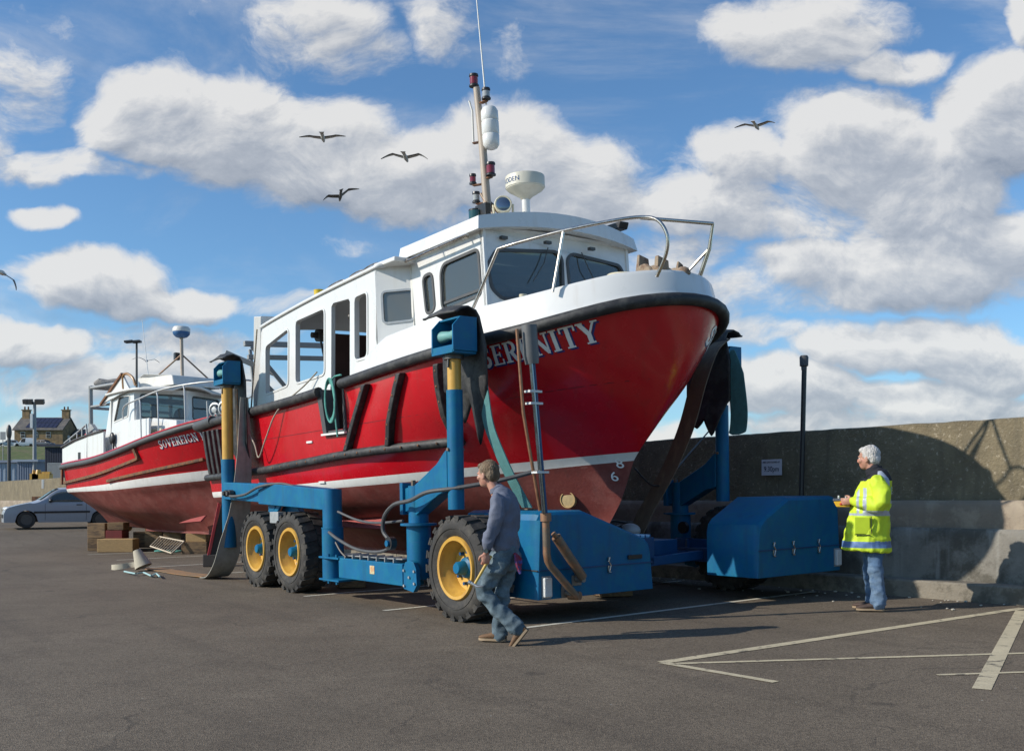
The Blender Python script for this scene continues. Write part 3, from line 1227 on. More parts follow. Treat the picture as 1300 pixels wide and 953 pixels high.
SILV = mat('silver_car_paint', (.34, .36, .40), .38, metal=.1, var=.03, coat=.3)
cg = G(33, 672)
hd = Vector((-.866, -.5, 0)).normalized()
cc_ = cg - hd * 1.2 + Vector((-.38, .7, 0))
make_car('parked_car', (cc_.x, cc_.y, gz(cc_.x, cc_.y) + .02), hd, SILV, 'silver hatchback parked left of the smaller boat below the wall')
gr = 'cars parked in front of the stone house'
for px_, nm, colr, lab, hd2, vn in ((12, 'parked_car', mat('pale_car_paint', (.42, .47, .50), .35, coat=.4), 'distant pale car at the left end of the row below the stone house', (-1, -.35, 0), False),
                                    (32, 'parked_van', mat('white_van_paint', (.60, .62, .64), .35, coat=.4), 'distant white van in the middle of the row below the stone house', (-1, -.15, 0), True),
                                    (57, 'parked_car', mat('dark_car_paint', (.03, .035, .06), .35, coat=.4), 'distant dark blue car at the right end of the row below the stone house', (1, -.25, 0), False)):
    p = W(px_, 566, 212)
    make_car(nm, (p.x, p.y, 12.95), hd2, colr, lab, gr, L_=4.2, H_=1.9 if vn else 1.5, detail=False, van=vn, roof1=3.9 if vn else 3.3, tail=4.1 if vn else 3.95)

# sheds, container, poles beyond the wall
SHED = mat('pale_blue_cladding', (.27, .33, .40), .6, var=.1, vs=1)
SHED2 = mat('grey_blue_cladding', (.19, .23, .30), .6, var=.1, vs=1)
NAVYC = mat('navy_container', (.018, .024, .045), .6, var=.2, vs=1)


def shed(name, px0, px1, ytop, Y, depth, m, label, cat, ribs=0, roofm=None):
    a, c = W(px0, ytop, Y), W(px1, ytop, Y)
    e = empty(name, (a.x, Y, 0))
    tag(e, label, cat)
    z1 = a.z
    b = MB()
    b.box(a.x, c.x, Y, Y + depth, -1, z1)
    for i in range(ribs):
        x = a.x + (c.x - a.x) * (i + .5) / ribs
        b.box(x - .05, x + .05, Y - .05, Y + .02, -.5, z1 - .1)
    put(b, 'wall', m, e)
    b = MB()
    b.hexa([(a.x - .3, Y - .3, z1 + .003), (c.x + .3, Y - .3, z1 + .003), (c.x + .3, Y + depth + .3, z1 + .4), (a.x - .3, Y + depth + .3, z1 + .4),
            (a.x - .3, Y - .3, z1 + .2), (c.x + .3, Y - .3, z1 + .2), (c.x + .3, Y + depth + .3, z1 + .6), (a.x - .3, Y + depth + .3, z1 + .6)])
    put(b, 'roof', roofm or m, e)
    return e


shed('harbour_shed', -60, 21, 587, 92, 9, SHED, 'pale blue harbour shed at the left edge beyond the wall', 'shed', 14, SHED2)
shed('harbour_shed', 22, 46, 586, 90, 9, SHED2, 'narrower grey blue shed between the pale shed and the dark container', 'shed', 8, SHED)
e = shed('storage_container', 57, 79, 567, 84, 6, NAVYC, 'tall dark navy container beside the smaller boat stern', 'container', 10, NAVYC)
a, c = W(61, 588, 83.7), W(80, 604, 83.7)
b = MB()
for i in range(16):
    x = a.x + (c.x - a.x) * i / 15
    b.box(x - .03, x + .03, 83.6, 83.66, 2.5, a.z)
b.beam((a.x, 83.63, a.z), (c.x, 83.63, a.z), .08, .08)
fe = tag(b.build('picket_fence', GREYP, origin=(a.x, 83.63, 2.5)), 'grey upright bar fence in front of the dark container', 'fence')
# stone retaining wall beneath the grass bank
b = MB()
b.box(-125, -87, 176, 177.5, 2, 8.2)
tag(b.build('bank_wall', mat('bank_stone', (.16, .12, .09), .95, var=.3, vs=1), origin=(-125, 176, 2)), 'dark stone retaining wall under the grassy bank', 'wall')

# poles


def floodmast(px_, ytop, Y, label):
    p = W(px_, ytop, Y)
    e = empty('floodlight_mast', (p.x, Y, 0))
    tag(e, label, 'mast')
    b = MB()
    b.tube([(p.x, Y, 0), (p.x, Y, p.z)], [.22, .13], 10)
    b.beam((p.x - .85, Y, p.z - .2), (p.x + .85, Y, p.z - .2), .1, .1)
    put(b, 'mast', GREYP, e)
    for q in (-.75, -.3, .35, .75):
        b = MB()
        b.obox((p.x + q, Y - .2, p.z), (.20, 0, 0), (0, .14, .05), (0, -.05, .2))
        put(b, 'floodlight', DSTEEL, e)
    b = MB()
    b.box(p.x - .28, p.x - .05, Y - .3, Y, p.z - 2.4, p.z - 1.1)
    put(b, 'control_box', LAMPW, e)


floodmast(44, 510, 90, 'grey floodlight mast standing in front of the stone house')
p = W(11.5, 541, 84)
b = MB()
b.tube([(p.x, 84, 0), (p.x, 84, p.z - .8)], .14, 10)
b.ball((p.x, 84, p.z - .5), (.22, .22, .65), 10, 8)
tag(b.build('street_lamp', DSTEEL, origin=(p.x, 84, 0)), 'dark slim lamp post left of the floodlight mast', 'lamp post')
p = W(3.5, 548, 150)
e = empty('road_sign', (p.x, 150, 12))
tag(e, 'small grey road sign board at the left edge by the parked cars', 'sign')
b = MB()
b.box(p.x - .35, p.x + .45, 149.9, 150, p.z - 1.2, p.z)
put(b, 'board', GREYP, e)
b = MB()
b.cyl((p.x, 150.05, 5), (p.x, 150.05, p.z), .06)
put(b, 'post', GREYP, e)

# quay lamp post with twin heads behind the smaller boat
p = W(173.5, 433, 48)
e = empty('street_lamp', (p.x, 48, 0))
tag(e, 'tall dark lamp post with two flat heads behind the smaller boat', 'lamp post')
b = MB()
b.tube([(p.x, 48, .4), (p.x, 48, 5)], [.085, .085], 12)
b.tube([(p.x, 48, 5), (p.x, 48, p.z - .1)], [.06, .05], 12)
put(b, 'post', DSTEEL, e)
b = MB()
b.beam((p.x - .2, 48, p.z - .05), (p.x + .2, 48, p.z - .02), .05, .05)
put(b, 'arm', DSTEEL, e)
for q in (-.32, .03):
    b = MB()
    b.obox((p.x + q, 47.9, p.z - .04), (.21, 0, .02), (0, .16, 0), (-.01, 0, .055))
    put(b, 'lamp_head', BLACKP, e, bevel=.02)

# ironwork and timber heap against the wall behind the silver car
b0 = W(36, 640, 41)
b = MB()
for i in range(16):
    x = b0.x + random.uniform(-.75, .55)
    y = 41.5 + random.uniform(-.3, .6)
    z = gz(x, y) + random.uniform(.05, .6) * (1 - abs(x - b0.x - .1) / 1.2)
    an_ = random.uniform(-.5, .5)
    d = Vector((math.cos(an_), random.uniform(-.3, .3), random.uniform(-.3, .3))) * random.uniform(.25, .55)
    b.beam(Vector((x, y, z)) - d, Vector((x, y, z)) + d, random.uniform(.08, .16), random.uniform(.08, .2))
b.box(b0.x - .15, b0.x + .25, 41.6, 42, gz(b0.x, 41.6) - .1, gz(b0.x, 41.6) + 1.05)
tag(b.build('scrap_heap', RUST, origin=(b0.x, 41.5, .5)), 'dark heap of rusty ironwork behind the silver car bonnet', 'scrap', kind='stuff')
pw = W(54, 614, 46.2)
b = MB()
b.box(pw.x - .04, pw.x + .06, pw.y - .02, pw.y + .05, pw.z - .22, pw.z + .2)
tag(b.build('marker_plate', WHITE2, origin=pw, bevel=.005), 'small upright white marker plate on the far end of the wall', 'marker')
for px_, w_, cl_ in ((43, .55, YEL), (51.5, 1.1, YEL)):
    p = W(px_, 600, 62)
    b = MB()
    b.box(p.x - w_ / 2, p.x + w_ / 2, 62, 62.5, p.z - .9, p.z - .05)
    b.cyl((p.x - w_ * .2, 62.2, p.z - .1), (p.x - w_ * .2, 62.2, p.z + .2), w_ * .2, w_ * .12, 10)
    b.box(p.x + .05, p.x + w_ / 2, 62.05, 62.3, p.z - .1, p.z + .08)
    tag(b.build('deck_winch', cl_, origin=(p.x, 62, 2)), 'smaller yellow winch housing beyond the far wall' if w_ < 1 else 'wider yellow winch housing beyond the far wall, beside the dark container', 'winch')

# ================================================================== HULL LOFTER
class Hull:
    """rows from keel to rail; each row is a curve from the stern to the stem.
    row: (z control [(s,z)...] ending on the stem, half width, taper start s0, p, q, stern factor)"""

    def __init__(h, s_st, s_c, rows, cols_aft, ncol=30):
        h.s_st, h.s_c, h.rows, h.aft, h.n = s_st, s_c, rows, cols_aft, ncol

    def w(h, j, s):
        z, wm, s0, p, q, sf = h.rows[j]
        se = z[-1][0]
        if s >= se:
            return 0.
        w = wm
        if s > s0:
            w *= max(0, 1 - ((s - s0) / (se - s0)) ** p) ** q
        mid = h.s_st * .45 + h.s_c * .55
        if s < mid:
            w *= 1 - sf * ((mid - s) / (mid - h.s_st)) ** 2
        return w

    def z(h, j, s):
        return hermite(h.rows[j][0], s)

    def cols(h, j):
        se = h.rows[j][0][-1][0]
        out = list(h.aft)
        for k in range(1, h.n + 1):
            u = k / h.n
            g_ = math.sin(u * math.pi / 2) * .6 + u * .4
            out.append(h.s_c + (se - h.s_c) * g_)
        return out

    def side(h, sg, fine=3):
        """grid [row][col]; rows are refined between the given ones along a smooth section"""
        P = []
        nr = len(h.rows)
        cols = [h.cols(j) for j in range(nr)]
        base = [[Vector((s, h.w(j, s), h.z(j, s))) for s in cols[j]] for j in range(nr)]
        rowkey = []
        for j in range(nr - 1):
            for k in range(fine):
                t = k / fine
                row = []
                for i in range(len(cols[0])):
                    p1, p2 = base[j][i], base[j + 1][i]
                    p0 = base[j - 1][i] if j > 0 else p1
                    p3 = base[j + 2][i] if j < nr - 2 else p2
                    m1 = (p2 - p0) * .5 * min(1, (p2 - p1).length / max(1e-4, (p1 - p0).length) if j > 0 else 1)
                    m2 = (p3 - p1) * .5 * min(1, (p2 - p1).length / max(1e-4, (p3 - p2).length) if j < nr - 2 else 1)
                    if j == 0:
                        m1 = p2 - p1
                    if j == nr - 2:
                        m2 = p2 - p1
                    q = (2 * t ** 3 - 3 * t ** 2 + 1) * p1 + (t ** 3 - 2 * t ** 2 + t) * m1 + (-2 * t ** 3 + 3 * t ** 2) * p2 + (t ** 3 - t ** 2) * m2
                    row.append((q.x, sg * max(0., q.y), q.z))
                P.append(row)
                rowkey.append(j)
        P.append([(p.x, sg * p.y, p.z) for p in base[-1]])
        return P, rowkey

    def t_at(h, s, z):
        """half width at height z"""
        pts = []
        for j in range(len(h.rows)):
            zz = h.rows[j][0]
            if s <= zz[-1][0]:
                pts.append((h.z(j, s), h.w(j, s)))
        if not pts:
            return 0
        if pts[0][0] > z and len(pts) < len(h.rows):
            # towards the stem line
            k = len(h.rows) - len(pts) - 1
            a, b_ = h.rows[k][0][-1], h.rows[k + 1][0][-1]
            zs = a[1] + (b_[1] - a[1]) * (s - a[0]) / max(1e-4, b_[0] - a[0])
            pts.insert(0, (zs, 0))
        for (z0, w0), (z1, w1) in zip(pts[:-1], pts[1:]):
            if z0 <= z <= z1:
                return w0 + (w1 - w0) * (z - z0) / max(1e-5, z1 - z0)
        return pts[-1][1] if z > pts[-1][0] else pts[0][1]


# ---- stroke lettering (slab serif), each glyph = list of closed polygons in a 1-high box
def bar(x0, y0, x1, y1, w):
    d = Vector((x1 - x0, y1 - y0))
    L_ = d.length
    d.normalize()
    n = Vector((-d.y, d.x)) * w / 2
    N = max(1, int(L_ / .12))
    out = []
    for i in range(N):
        a, c = Vector((x0, y0)) + d * L_ * i / N, Vector((x0, y0)) + d * L_ * (i + 1) / N
        out.append([tuple(a - n), tuple(c - n), tuple(c + n), tuple(a + n)])
    return out


def arc(cx, cy, rx, ry, a0, a1, w, N=12, w2=None):
    out = []
    for i in range(N):
        q = []
        ws = []
        for k in (i, i + 1):
            t = k / N
            a = R(a0 + (a1 - a0) * t)
            ww = w if w2 is None else w + (w2 - w) * math.sin(math.pi * t)
            q.append((cx + (rx - ww / 2) * math.cos(a), cy + (ry - ww / 2) * math.sin(a), cx + (rx + ww / 2) * math.cos(a), cy + (ry + ww / 2) * math.sin(a)))
        (a_, b_, c_, d_), (e_, f_, g_, h_) = q
        out.append([(a_, b_), (c_, d_), (g_, h_), (e_, f_)])
    return out


SW, TH, SR = .19, .085, .075


def serif(x, y, w=.34):
    return bar(x - w / 2, y, x + w / 2, y, SR)


GL = {
    'E': (.78, lambda: bar(.2, 0, .2, 1, SW) + bar(0.02, .04, .72, .04, SR) + bar(.02, .96, .70, .96, SR) + bar(.28, .5, .52, .5, SR) + bar(.68, .02, .68, .26, SR) + bar(.66, .98, .66, .76, SR) + bar(.54, .38, .54, .62, SR)),
    'R': (.86, lambda: bar(.2, 0, .2, 1, SW) + serif(.2, .04, .38) + bar(.02, .96, .5, .96, SR) + arc(.42, .73, .24, .23, -90, 90, .12, 10, .18) + bar(.28, .48, .45, .48, SR) + bar(.44, .48, .70, .06, SW) + serif(.74, .04, .26)),
    'N': (.96, lambda: bar(.18, 0, .18, 1, TH) + bar(.78, 0, .78, 1, TH) + bar(.16, .94, .78, .06, SW) + serif(.18, .04) + serif(.12, .96, .26) + serif(.78, .96)),
    'I': (.44, lambda: bar(.2, 0, .2, 1, SW) + serif(.2, .04, .38) + serif(.2, .96, .38)),
    'T': (.84, lambda: bar(.4, 0, .4, 1, SW) + serif(.4, .04, .38) + bar(.04, .96, .76, .96, SR) + bar(.06, .98, .06, .74, SR) + bar(.74, .98, .74, .74, SR)),
    'Y': (.90, lambda: bar(.43, 0, .43, .46, SW) + bar(.12, .96, .43, .42, SW) + bar(.74, .96, .44, .42, TH) + serif(.43, .04, .38) + serif(.12, .96, .32) + serif(.76, .96, .28)),
    'S': (.72, lambda: arc(.35, .745, .21, .215, 25, 262, .10, 14, .17) + arc(.35, .265, .22, .225, 92, -160, .10, 14, .19) + bar(.55, .98, .55, .72, .06) + bar(.13, .02, .13, .30, .06)),
    'O': (.88, lambda: arc(.42, .5, .30, .44, 0, 180, .15, 16, .07) + arc(.42, .5, .30, .44, 180, 360, .15, 16, .07)),
    'V': (.90, lambda: bar(.14, .96, .43, .04, SW) + bar(.74, .96, .45, .04, TH) + serif(.13, .96, .32) + serif(.76, .96, .28)),
    'G': (.86, lambda: arc(.42, .5, .30, .44, 40, 180, .10, 14, .15) + arc(.42, .5, .30, .44, 180, 320, .15, 14, .10) + bar(.70, .08, .70, .44, .15) + bar(.52, .44, .80, .44, SR) + bar(.66, .96, .66, .70, .06)),
    ' ': (.4, lambda: []),
}


def letters(text, fn, lift, thick, sp=.06, dx=0, dy=0):
    """fn(u, v, out) maps letter space to the surface"""
    b = MB()
    x = 0
    for ch in text:
        adv, f = GL[ch]
        for k, poly in enumerate(f()):
            lf = lift + .0006 * (k % 5)
            A = [fn(x + px_ + dx, py_ + dy, lf) for px_, py_ in poly]
            C = [fn(x + px_ + dx, py_ + dy, lf + thick) for px_, py_ in poly]
            n = len(poly)
            b.add(A + C, [tuple(range(n)), tuple(reversed(range(n, 2 * n)))] + [(i, (i + 1) % n, n + (i + 1) % n, n + i) for i in range(n)])
        x += adv + sp
    return b, x


def text_len(text, sp=.06):
    return sum(GL[c][0] + sp for c in text)


# ================================================================== SERENITY (tour boat on the hoist)
boat = empty('tour_boat', B_O, B_M)
tag(boat, 'large red and white tour boat lettered SERENITY hanging in the blue hoist', 'boat')
rail_z = [(-10.2, 2.45), (-8.8, 2.52), (-6, 2.60), (-4.6, 2.67), (-3.7, 2.74), (-2.35, 2.83), (-1.3, 2.89), (-.5, 2.945), (.2, 3.01), (.8, 3.12), (1.1, 3.20), (1.3, 3.25), (1.42, 3.28)]
rows = [
    ([(-10, .06), (-2, .02), (-.75, .06), (-.45, .18)], .06, -2, 2, .6, 0),
    ([(-10, .42), (-3, .30), (-.9, .28), (-.33, .38)], .36, -6, 1.6, 1.0, 0),
    ([(-10, .72), (-3, .62), (-1, .58), (-.12, .62)], 1.20, -6, 1.7, 1.1, .04),
    ([(-10, .92), (-3, .92), (-1, .90), (.10, .90)], 1.62, -5.5, 1.8, 1.0, .06),
    ([(-10, 1.04), (-5.5, 1.15), (-1.4, 1.30), (.36, 1.41)], 1.76, -5.0, 1.9, .9, .07),
    ([(-10, 1.15), (-5.5, 1.265), (-1.4, 1.42), (.45, 1.52)], 1.79, -4.8, 1.9, .87, .07),
    ([(-10, 1.55), (-5, 1.62), (-1.4, 1.75), (.80, 1.90)], 1.83, -4.2, 1.9, .78, .06),
    ([(-10, 1.98), (-5, 2.06), (-2, 2.12), (1.12, 2.36)], 1.86, -3.4, 2.2, .66, .05),
    ([(-10, 2.22), (-4.6, 2.38), (-2, 2.48), (1.32, 2.82)], 1.88, -2.8, 2.5, .58, .05),
    (rail_z, 1.90, -2.4, 2.8, .5, .05),
]
aft = [-10.05, -9.6, -9.0, -8.4, -7.8, -7.2, -6.6, -6.0, -5.4, -4.9, -4.50, -4.2, -3.83, -3.4, -3.0]
H1 = Hull(-10.05, -3.0, rows, aft, 30)
b = MB()
for sg in (-1, 1):
    P, rk = H1.side(sg, 3)
    i0, i1 = aft.index(-4.50), aft.index(-3.83)
    b.grid(P, rowmi=lambda i, j, rk=rk: (1 if rk[i] < 4 else (2 if rk[i] == 4 else 0)),
           skip=lambda i, j, sg=sg, rk=rk: sg < 0 and rk[i] >= 7 and i0 <= j < i1, flip=sg > 0)
    TR = [row[0] for row in P]
    if sg < 0:
        TL = TR
# transom
for i in range(len(TL) - 1):
    k = rk[i] if i < len(rk) else 9
    a, c = TL[i], TL[i + 1]
    b.add([a, c, (c[0], -c[1], c[2]), (a[0], -a[1], a[2])], [(0, 1, 2, 3)], 1 if k < 4 else (2 if k == 4 else 0))
hull = b.build('hull', [RED, ANTIF, WSTR], boat, angle=45)
# keel bar and bilge keels
b = MB()
b.prism([(-9.9, -.05, -.02), (-1.6, -.05, -.06), (-.6, -.05, .02), (-.2, -.05, .40), (-.45, -.05, .40), (-.9, -.05, .2), (-9.9, -.05, .25)], (0, .10, 0))
b.build('keel', ANTIF, boat)
for sg in (-1, 1):
    b = MB()
    b.hexa([(-6.6, sg * 1.22, .52), (-3.9, sg * 1.22, .50), (-3.9, sg * 1.26, .52), (-6.6, sg * 1.26, .54), (-6.4, sg * 1.0, .82), (-4.3, sg * 1.0, .80), (-4.3, sg * 1.04, .8), (-6.4, sg * 1.04, .82)])
    b.build('bilge_keel', PINKF, boat)
# rudder and propeller aft
b = MB()
b.box(-10.0, -9.45, -.03, .03, .0, .78)
b.build('rudder', ANTIF, boat, bevel=.01)
b = MB()
for k in range(4):
    a = R(90 * k + 20)
    b.ball((-9.15, .17 * math.cos(a), .38 + .17 * math.sin(a)), (.025, .07 + .09 * abs(math.cos(a)), .07 + .09 * abs(math.sin(a))), 10, 8)
b.cyl((-9.3, 0, .38), (-8.9, 0, .4), .06, .05)
b.build('propeller', mat('bronze', (.35, .22, .08), .4, metal=.8), boat)


def railpt(s, out=0., dz=0., sg=-1, j=9):
    w = H1.w(j, s)
    return (s, sg * (w + out), H1.z(j, s) + dz)


def outline(s0, out, dz, sg, n=34, inset=0., s_end=None):
    """points along the rail from s0 round to the stem, offset outwards"""
    pts = []
    se = 1.42 if s_end is None else s_end
    for k in range(n + 1):
        u = k / n
        if s0 < -3:
            s = s0 + (-3 - s0) * u * 2 if u < .5 else -3 + (se + 3) * math.sin((u - .5) * math.pi)
        else:
            s = s0 + (se - s0) * math.sin(u * math.pi / 2)
        w = H1.w(9, min(s, 1.4199)) if s < se else 0
        # normal
        ds = .004
        w1, w2 = H1.w(9, max(-10, s - ds)), H1.w(9, min(1.4199, s + ds)) if s + ds < 1.42 else 0
        nx_, ny_ = (w1 - w2), (2 * ds)
        l = math.hypot(nx_, ny_)
        pts.append((s + nx_ / l * out, sg * max(0, (w + ny_ / l * out)) if s < se - 1e-6 else 0., H1.z(9, s) + dz))
    return pts


# rubber rail: starboard bow run, starboard stern run, port run, transom
bow = outline(-3.78, .045, .0, -1) + outline(-10.05, .045, .0, 1)[::-1][1:]
b = MB()
b.tube(bow, .076, 14)
b.tube([railpt(s, .045) for s in np.linspace(-10.1, -4.52, 16)], .082, 12)
b.build('rubber_rail', RUBBER, boat)
b = MB()
b.tube([(-10.12, -1.86, 2.47), (-10.14, 0, 2.50), (-10.12, 1.86, 2.47)], .11, 12)
b.tube([railpt(s, .05, .03) for s in (-10.2, -9.6, -9.2)], .10, 12)
b.build('stern_rail', RUBG, boat)
# white bulwark above the rail round the bow
HB = [(-3.9, .06), (-3.5, .14), (-3.15, .36), (-2.6, .50), (-1.4, .50), (-.5, .46), (.3, .44), (.9, .41), (1.2, .38), (1.42, .36)]


def bulwark_pts(off, f, sg, z_in=0.):
    o_ = outline(-3.78, off, 0, sg, 40)
    return [(p[0], p[1], p[2] + z_in + f * hermite(HB, p[0])) for p in o_]


sect = [(-.005, .02, 0), (-.012, .16, 0), (.0, .19, 0), (-.03, .35, 0), (-.075, .88, 0), (-.10, .97, 0), (-.15, 1.0, 0), (-.24, .99, 0), (-.25, .9, 0), (-.23, 0.0, 0)]
b = MB()
P = []
for off, f, _ in sect:
    L_ = bulwark_pts(off, f, -1)
    Rr = bulwark_pts(off, f, 1)[::-1]
    # keep the bow tip rounded in plan when inset
    tip = L_[-1]
    L_[-1] = (1.42 + off * .9, 0, tip[2])
    P.append(L_ + Rr[1:])
b.grid(P)
b.build('bulwark', WHITE, boat, angle=30)
# decks
b = MB()
N = 24
for k in range(N):
    s0, s1 = -3.6 + (1.2 + 3.6) * k / N, -3.6 + (1.2 + 3.6) * (k + 1) / N
    w0, w1 = max(.02, H1.w(9, s0) - .12), max(.02, H1.w(9, s1) - .12)
    b.add([(s0, -w0, H1.z(9, s0) + .12), (s1, -w1, H1.z(9, s1) + .12), (s1, w1, H1.z(9, s1) + .12), (s0, w0, H1.z(9, s0) + .12)], [(0, 1, 2, 3)])
b.build('foredeck', WHITE2, boat)
b = MB()
b.box(-10.0, -3.3, -1.72, 1.72, 2.0, 2.04)
b.build('aft_deck', GREYP, boat)
# inner lining of the aft bulwark
b = MB()
for sg in (-1, 1):
    P = [[(s, sg * (H1.w(9, s) - .10), z) for z in (2.05, 2.3, H1.z(9, s) - .02)] for s in np.linspace(-10, -4.55, 14)]
    b.grid(P)
b.box(-9.98, -9.93, -1.6, 1.6, 2.04, 2.45)
b.build('bulwark_lining', WHITE2, boat, merge=False)
# side gate recess
b = MB()
zt = lambda s: H1.z(9, s)
b.hexa([(-4.52, -1.91, 2.02), (-4.40, -1.91, 2.02), (-4.40, -1.66, 2.02), (-4.52, -1.66, 2.02), (-4.66, -1.93, zt(-4.5) + .04), (-4.50, -1.93, zt(-4.5) + .04), (-4.50, -1.66, zt(-4.5) + .04), (-4.66, -1.66, zt(-4.5) + .04)])
b.hexa([(-3.86, -1.9, 2.04), (-3.80, -1.9, 2.04), (-3.80, -1.66, 2.04), (-3.86, -1.66, 2.04), (-3.84, -1.91, 2.7), (-3.78, -1.91, 2.7), (-3.78, -1.66, 2.7), (-3.84, -1.66, 2.7)])
b.box(-4.50, -3.80, -1.88, -1.60, 1.98, 2.07)
b.build('gate_frame', RUBG, boat, bevel=.01)
b = MB()
b.box(-4.55, -3.78, -1.93, -1.885, 2.0, 2.03)
b.build('gate_sill', WSTR, boat)

# ---- aft shelter: side panels with openings
TS = 1.65
W1 = [(-7.10, 3.71), (-6.15, 3.89), (-6.26, 2.96), (-7.19, 2.88)]
W2 = [(-5.83, 3.97), (-4.79, 4.02), (-4.89, 3.01), (-5.94, 2.96)]
W4 = [(-3.77, 4.03), (-3.40, 4.05), (-3.48, 3.12), (-3.85, 3.11)]
botl = [(-7.62, 2.60), (-6, 2.64), (-4.70, 2.70)]
outer = botl + [(-4.66, 2.90), (-4.55, 4.02), (-4.48, 4.065), (-3.98, 4.05), (-3.94, 4.0), (-4.04, 2.80), (-3.95, 2.78), (-3.1, 2.86), (-3.20, 3.34), (-3.11, 4.36), (-5.0, 4.27), (-6.8, 4.135), (-7.19, 4.08), (-7.29, 3.98), (-7.34, 3.7)]
holes = [rquad(q, .08) for q in (W1, W2, W4)]
for sg in (-1, 1):
    b = MB()
    if sg < 0:
        b.panel(outer, holes, lambda a, c, d: (a, -TS - .04 * max(0, (3.0 - c)) - .0 + d, c), .07)
    else:
        WD = [(-4.54, 4.0), (-3.98, 4.0), (-4.06, 3.05), (-4.62, 3.05)]
        outp = [(-7.62, 2.60), (-3.1, 2.76), (-3.11, 4.36), (-5.0, 4.27), (-6.8, 4.135), (-7.19, 4.08), (-7.29, 3.98), (-7.34, 3.7)]
        b.panel(outp, [rquad(q, .08) for q in (W1, W2, WD, W4)], lambda a, c, d: (a, TS - d, c), .07)
    b.build('shelter_side', WHITE, boat, angle=30)
# pressed frame lips round the near openings
for q in holes:
    b = MB()
    g2 = grow(q, .035)
    b.panel(g2, [q], lambda a, c, d: (a, -TS - .015 + d, c), .018)
    b.build('opening_lip', WHITE, boat, bevel=.004)
# shelter roof with crown
RZ = [(-7.25, 4.10), (-6.8, 4.15), (-5.0, 4.29), (-3.1, 4.39)]
b = MB()
P = []
for s in np.linspace(-7.27, -2.95, 15):
    P.append([(s, t, hermite(RZ, s) + .10 * (1 - (t / 1.68) ** 2)) for t in np.linspace(-1.68, 1.68, 15)])
b.grid(P)
b.build('shelter_roof', WHITE, boat, solid=.05, merge=False)
# deckhead lining: dark underside
b = MB()
P = []
for s in np.linspace(-7.2, -3.1, 8):
    P.append([(s, t, hermite(RZ, s) - .08 + .08 * (1 - (t / 1.6) ** 2)) for t in np.linspace(-1.56, 1.56, 9)])
b.grid(P)
b.build('deckhead', GREYP, boat, solid=.02, merge=False)
b = MB()
b.box(-5.36, -5.28, -1.36, -.42, 2.05, 3.72)
b.build('bulkhead', BROWN, boat, bevel=.01)
b = MB()
b.box(-3.25, -3.15, -1.5, 1.5, 2.05, 4.2)
b.build('forward_bulkhead', BROWN, boat)
# ceiling winch and pole inside
b = MB()
b.cyl((-6.2, -1.1, 3.82), (-6.2, -.8, 3.82), .11)
b.cyl((-6.2, -1.2, 3.82), (-6.2, -.7, 3.82), .05)
b.tube([(-6.0, -1.15, 3.8), (-5.85, -1.15, 3.35)], .018)
b.build('hauler', DSTEEL, boat)
b = MB()
b.tube([(-4.35, -1.42, 3.85), (-4.3, -1.45, 2.1)], .022)
b.ball((-4.36, -1.42, 3.85), .05)
b.build('grab_pole', DSTEEL, boat)

# ---- angled quarter panel with smoked window, beside the wheelhouse
qa, qb = Vector((-3.13, -1.66, 0)), Vector((-2.72, -1.22, 0))
qd = (qb - qa)
ql = qd.length
qd.normalize()
qn = Vector((qd.y, -qd.x, 0))


def qmap(a, c, d):
    p = qa + qd * a + qn * d
    lean = .10 * (4.4 - c) * (a / ql)
    return (p.x + lean, p.y, c)


wq = rquad([(.10, 3.56), (.10, 3.99), (ql - .08, 4.00), (ql - .10, 3.58)], .05)
b = MB()
b.panel([(0, 2.9), (ql, 2.9), (ql, 4.38), (0, 4.38)], [wq], qmap, -.05)
b.build('quarter_panel', WHITE, boat, angle=30)
b = MB()
b.panel(wq, [], lambda a, c, d: qmap(a, c, d - .02), .01)
wn = b.build('quarter_window', GLASD, boat)
b = MB()
b.panel(grow(wq, .03), [wq], lambda a, c, d: qmap(a, c, d - .01), .025)
b.build('window_frame', GALV, wn)
b = MB()
b.box(-3.2, -2.6, -1.64, 1.64, 4.36, 4.43)
b.build('quarter_roof', WHITE, boat, bevel=.02)

# ---- wheelhouse
WT = 1.30


def whs(a, c, d):
    return (a, -WT + d, c)


def whf(a, c, d):
    """front: faceted, slightly bowed forward"""
    return (-.92 + .10 * (1 - (a / WT) ** 2) + .09 * (3.6 - c) * .5 - d, a, c)


sw_n = rquad([(-2.40, 4.12), (-2.17, 4.14), (-2.13, 3.64), (-2.34, 3.59)], .09, 4)
sw_b = rquad([(-1.94, 4.10), (-1.86, 4.20), (-1.05, 4.24), (-1.02, 3.66), (-1.86, 3.58), (-1.94, 3.64)], .08, 4)
for sg in (-1, 1):
    b = MB()
    fn = (lambda a, c, d: (a, -WT + d, c)) if sg < 0 else (lambda a, c, d: (a, WT - d, c))
    b.panel([(-2.62, 2.9), (-.88, 2.9), (-.93, 4.50), (-2.74, 4.50)], [sw_n, sw_b], fn, .05)
    b.build('wheelhouse_side', WHITE, boat, bevel=.008)
    for q in (sw_n, sw_b):
        b = MB()
        b.panel(q, [], lambda a, c, d: fn(a, c, d + .02), .008)
        wn = b.build('side_window', GLAS, boat)
        b = MB()
        b.panel(grow(q, .028), [grow(q, -.012)], lambda a, c, d: fn(a, c, d - .014), .02)
        b.build('window_seal', RUBG, wn)
    b = MB()
    p0, p1 = fn(-1.5, 3.62, .02), fn(-1.5, 4.18, .02)
    b.beam(p0, p1, .03, .03)
    p0, p1 = fn(-1.9, 3.68, .01), fn(-1.05, 3.72, .01)
    b.beam(p0, p1, .02, .035)
    b.build('window_bar', RUBG, boat)
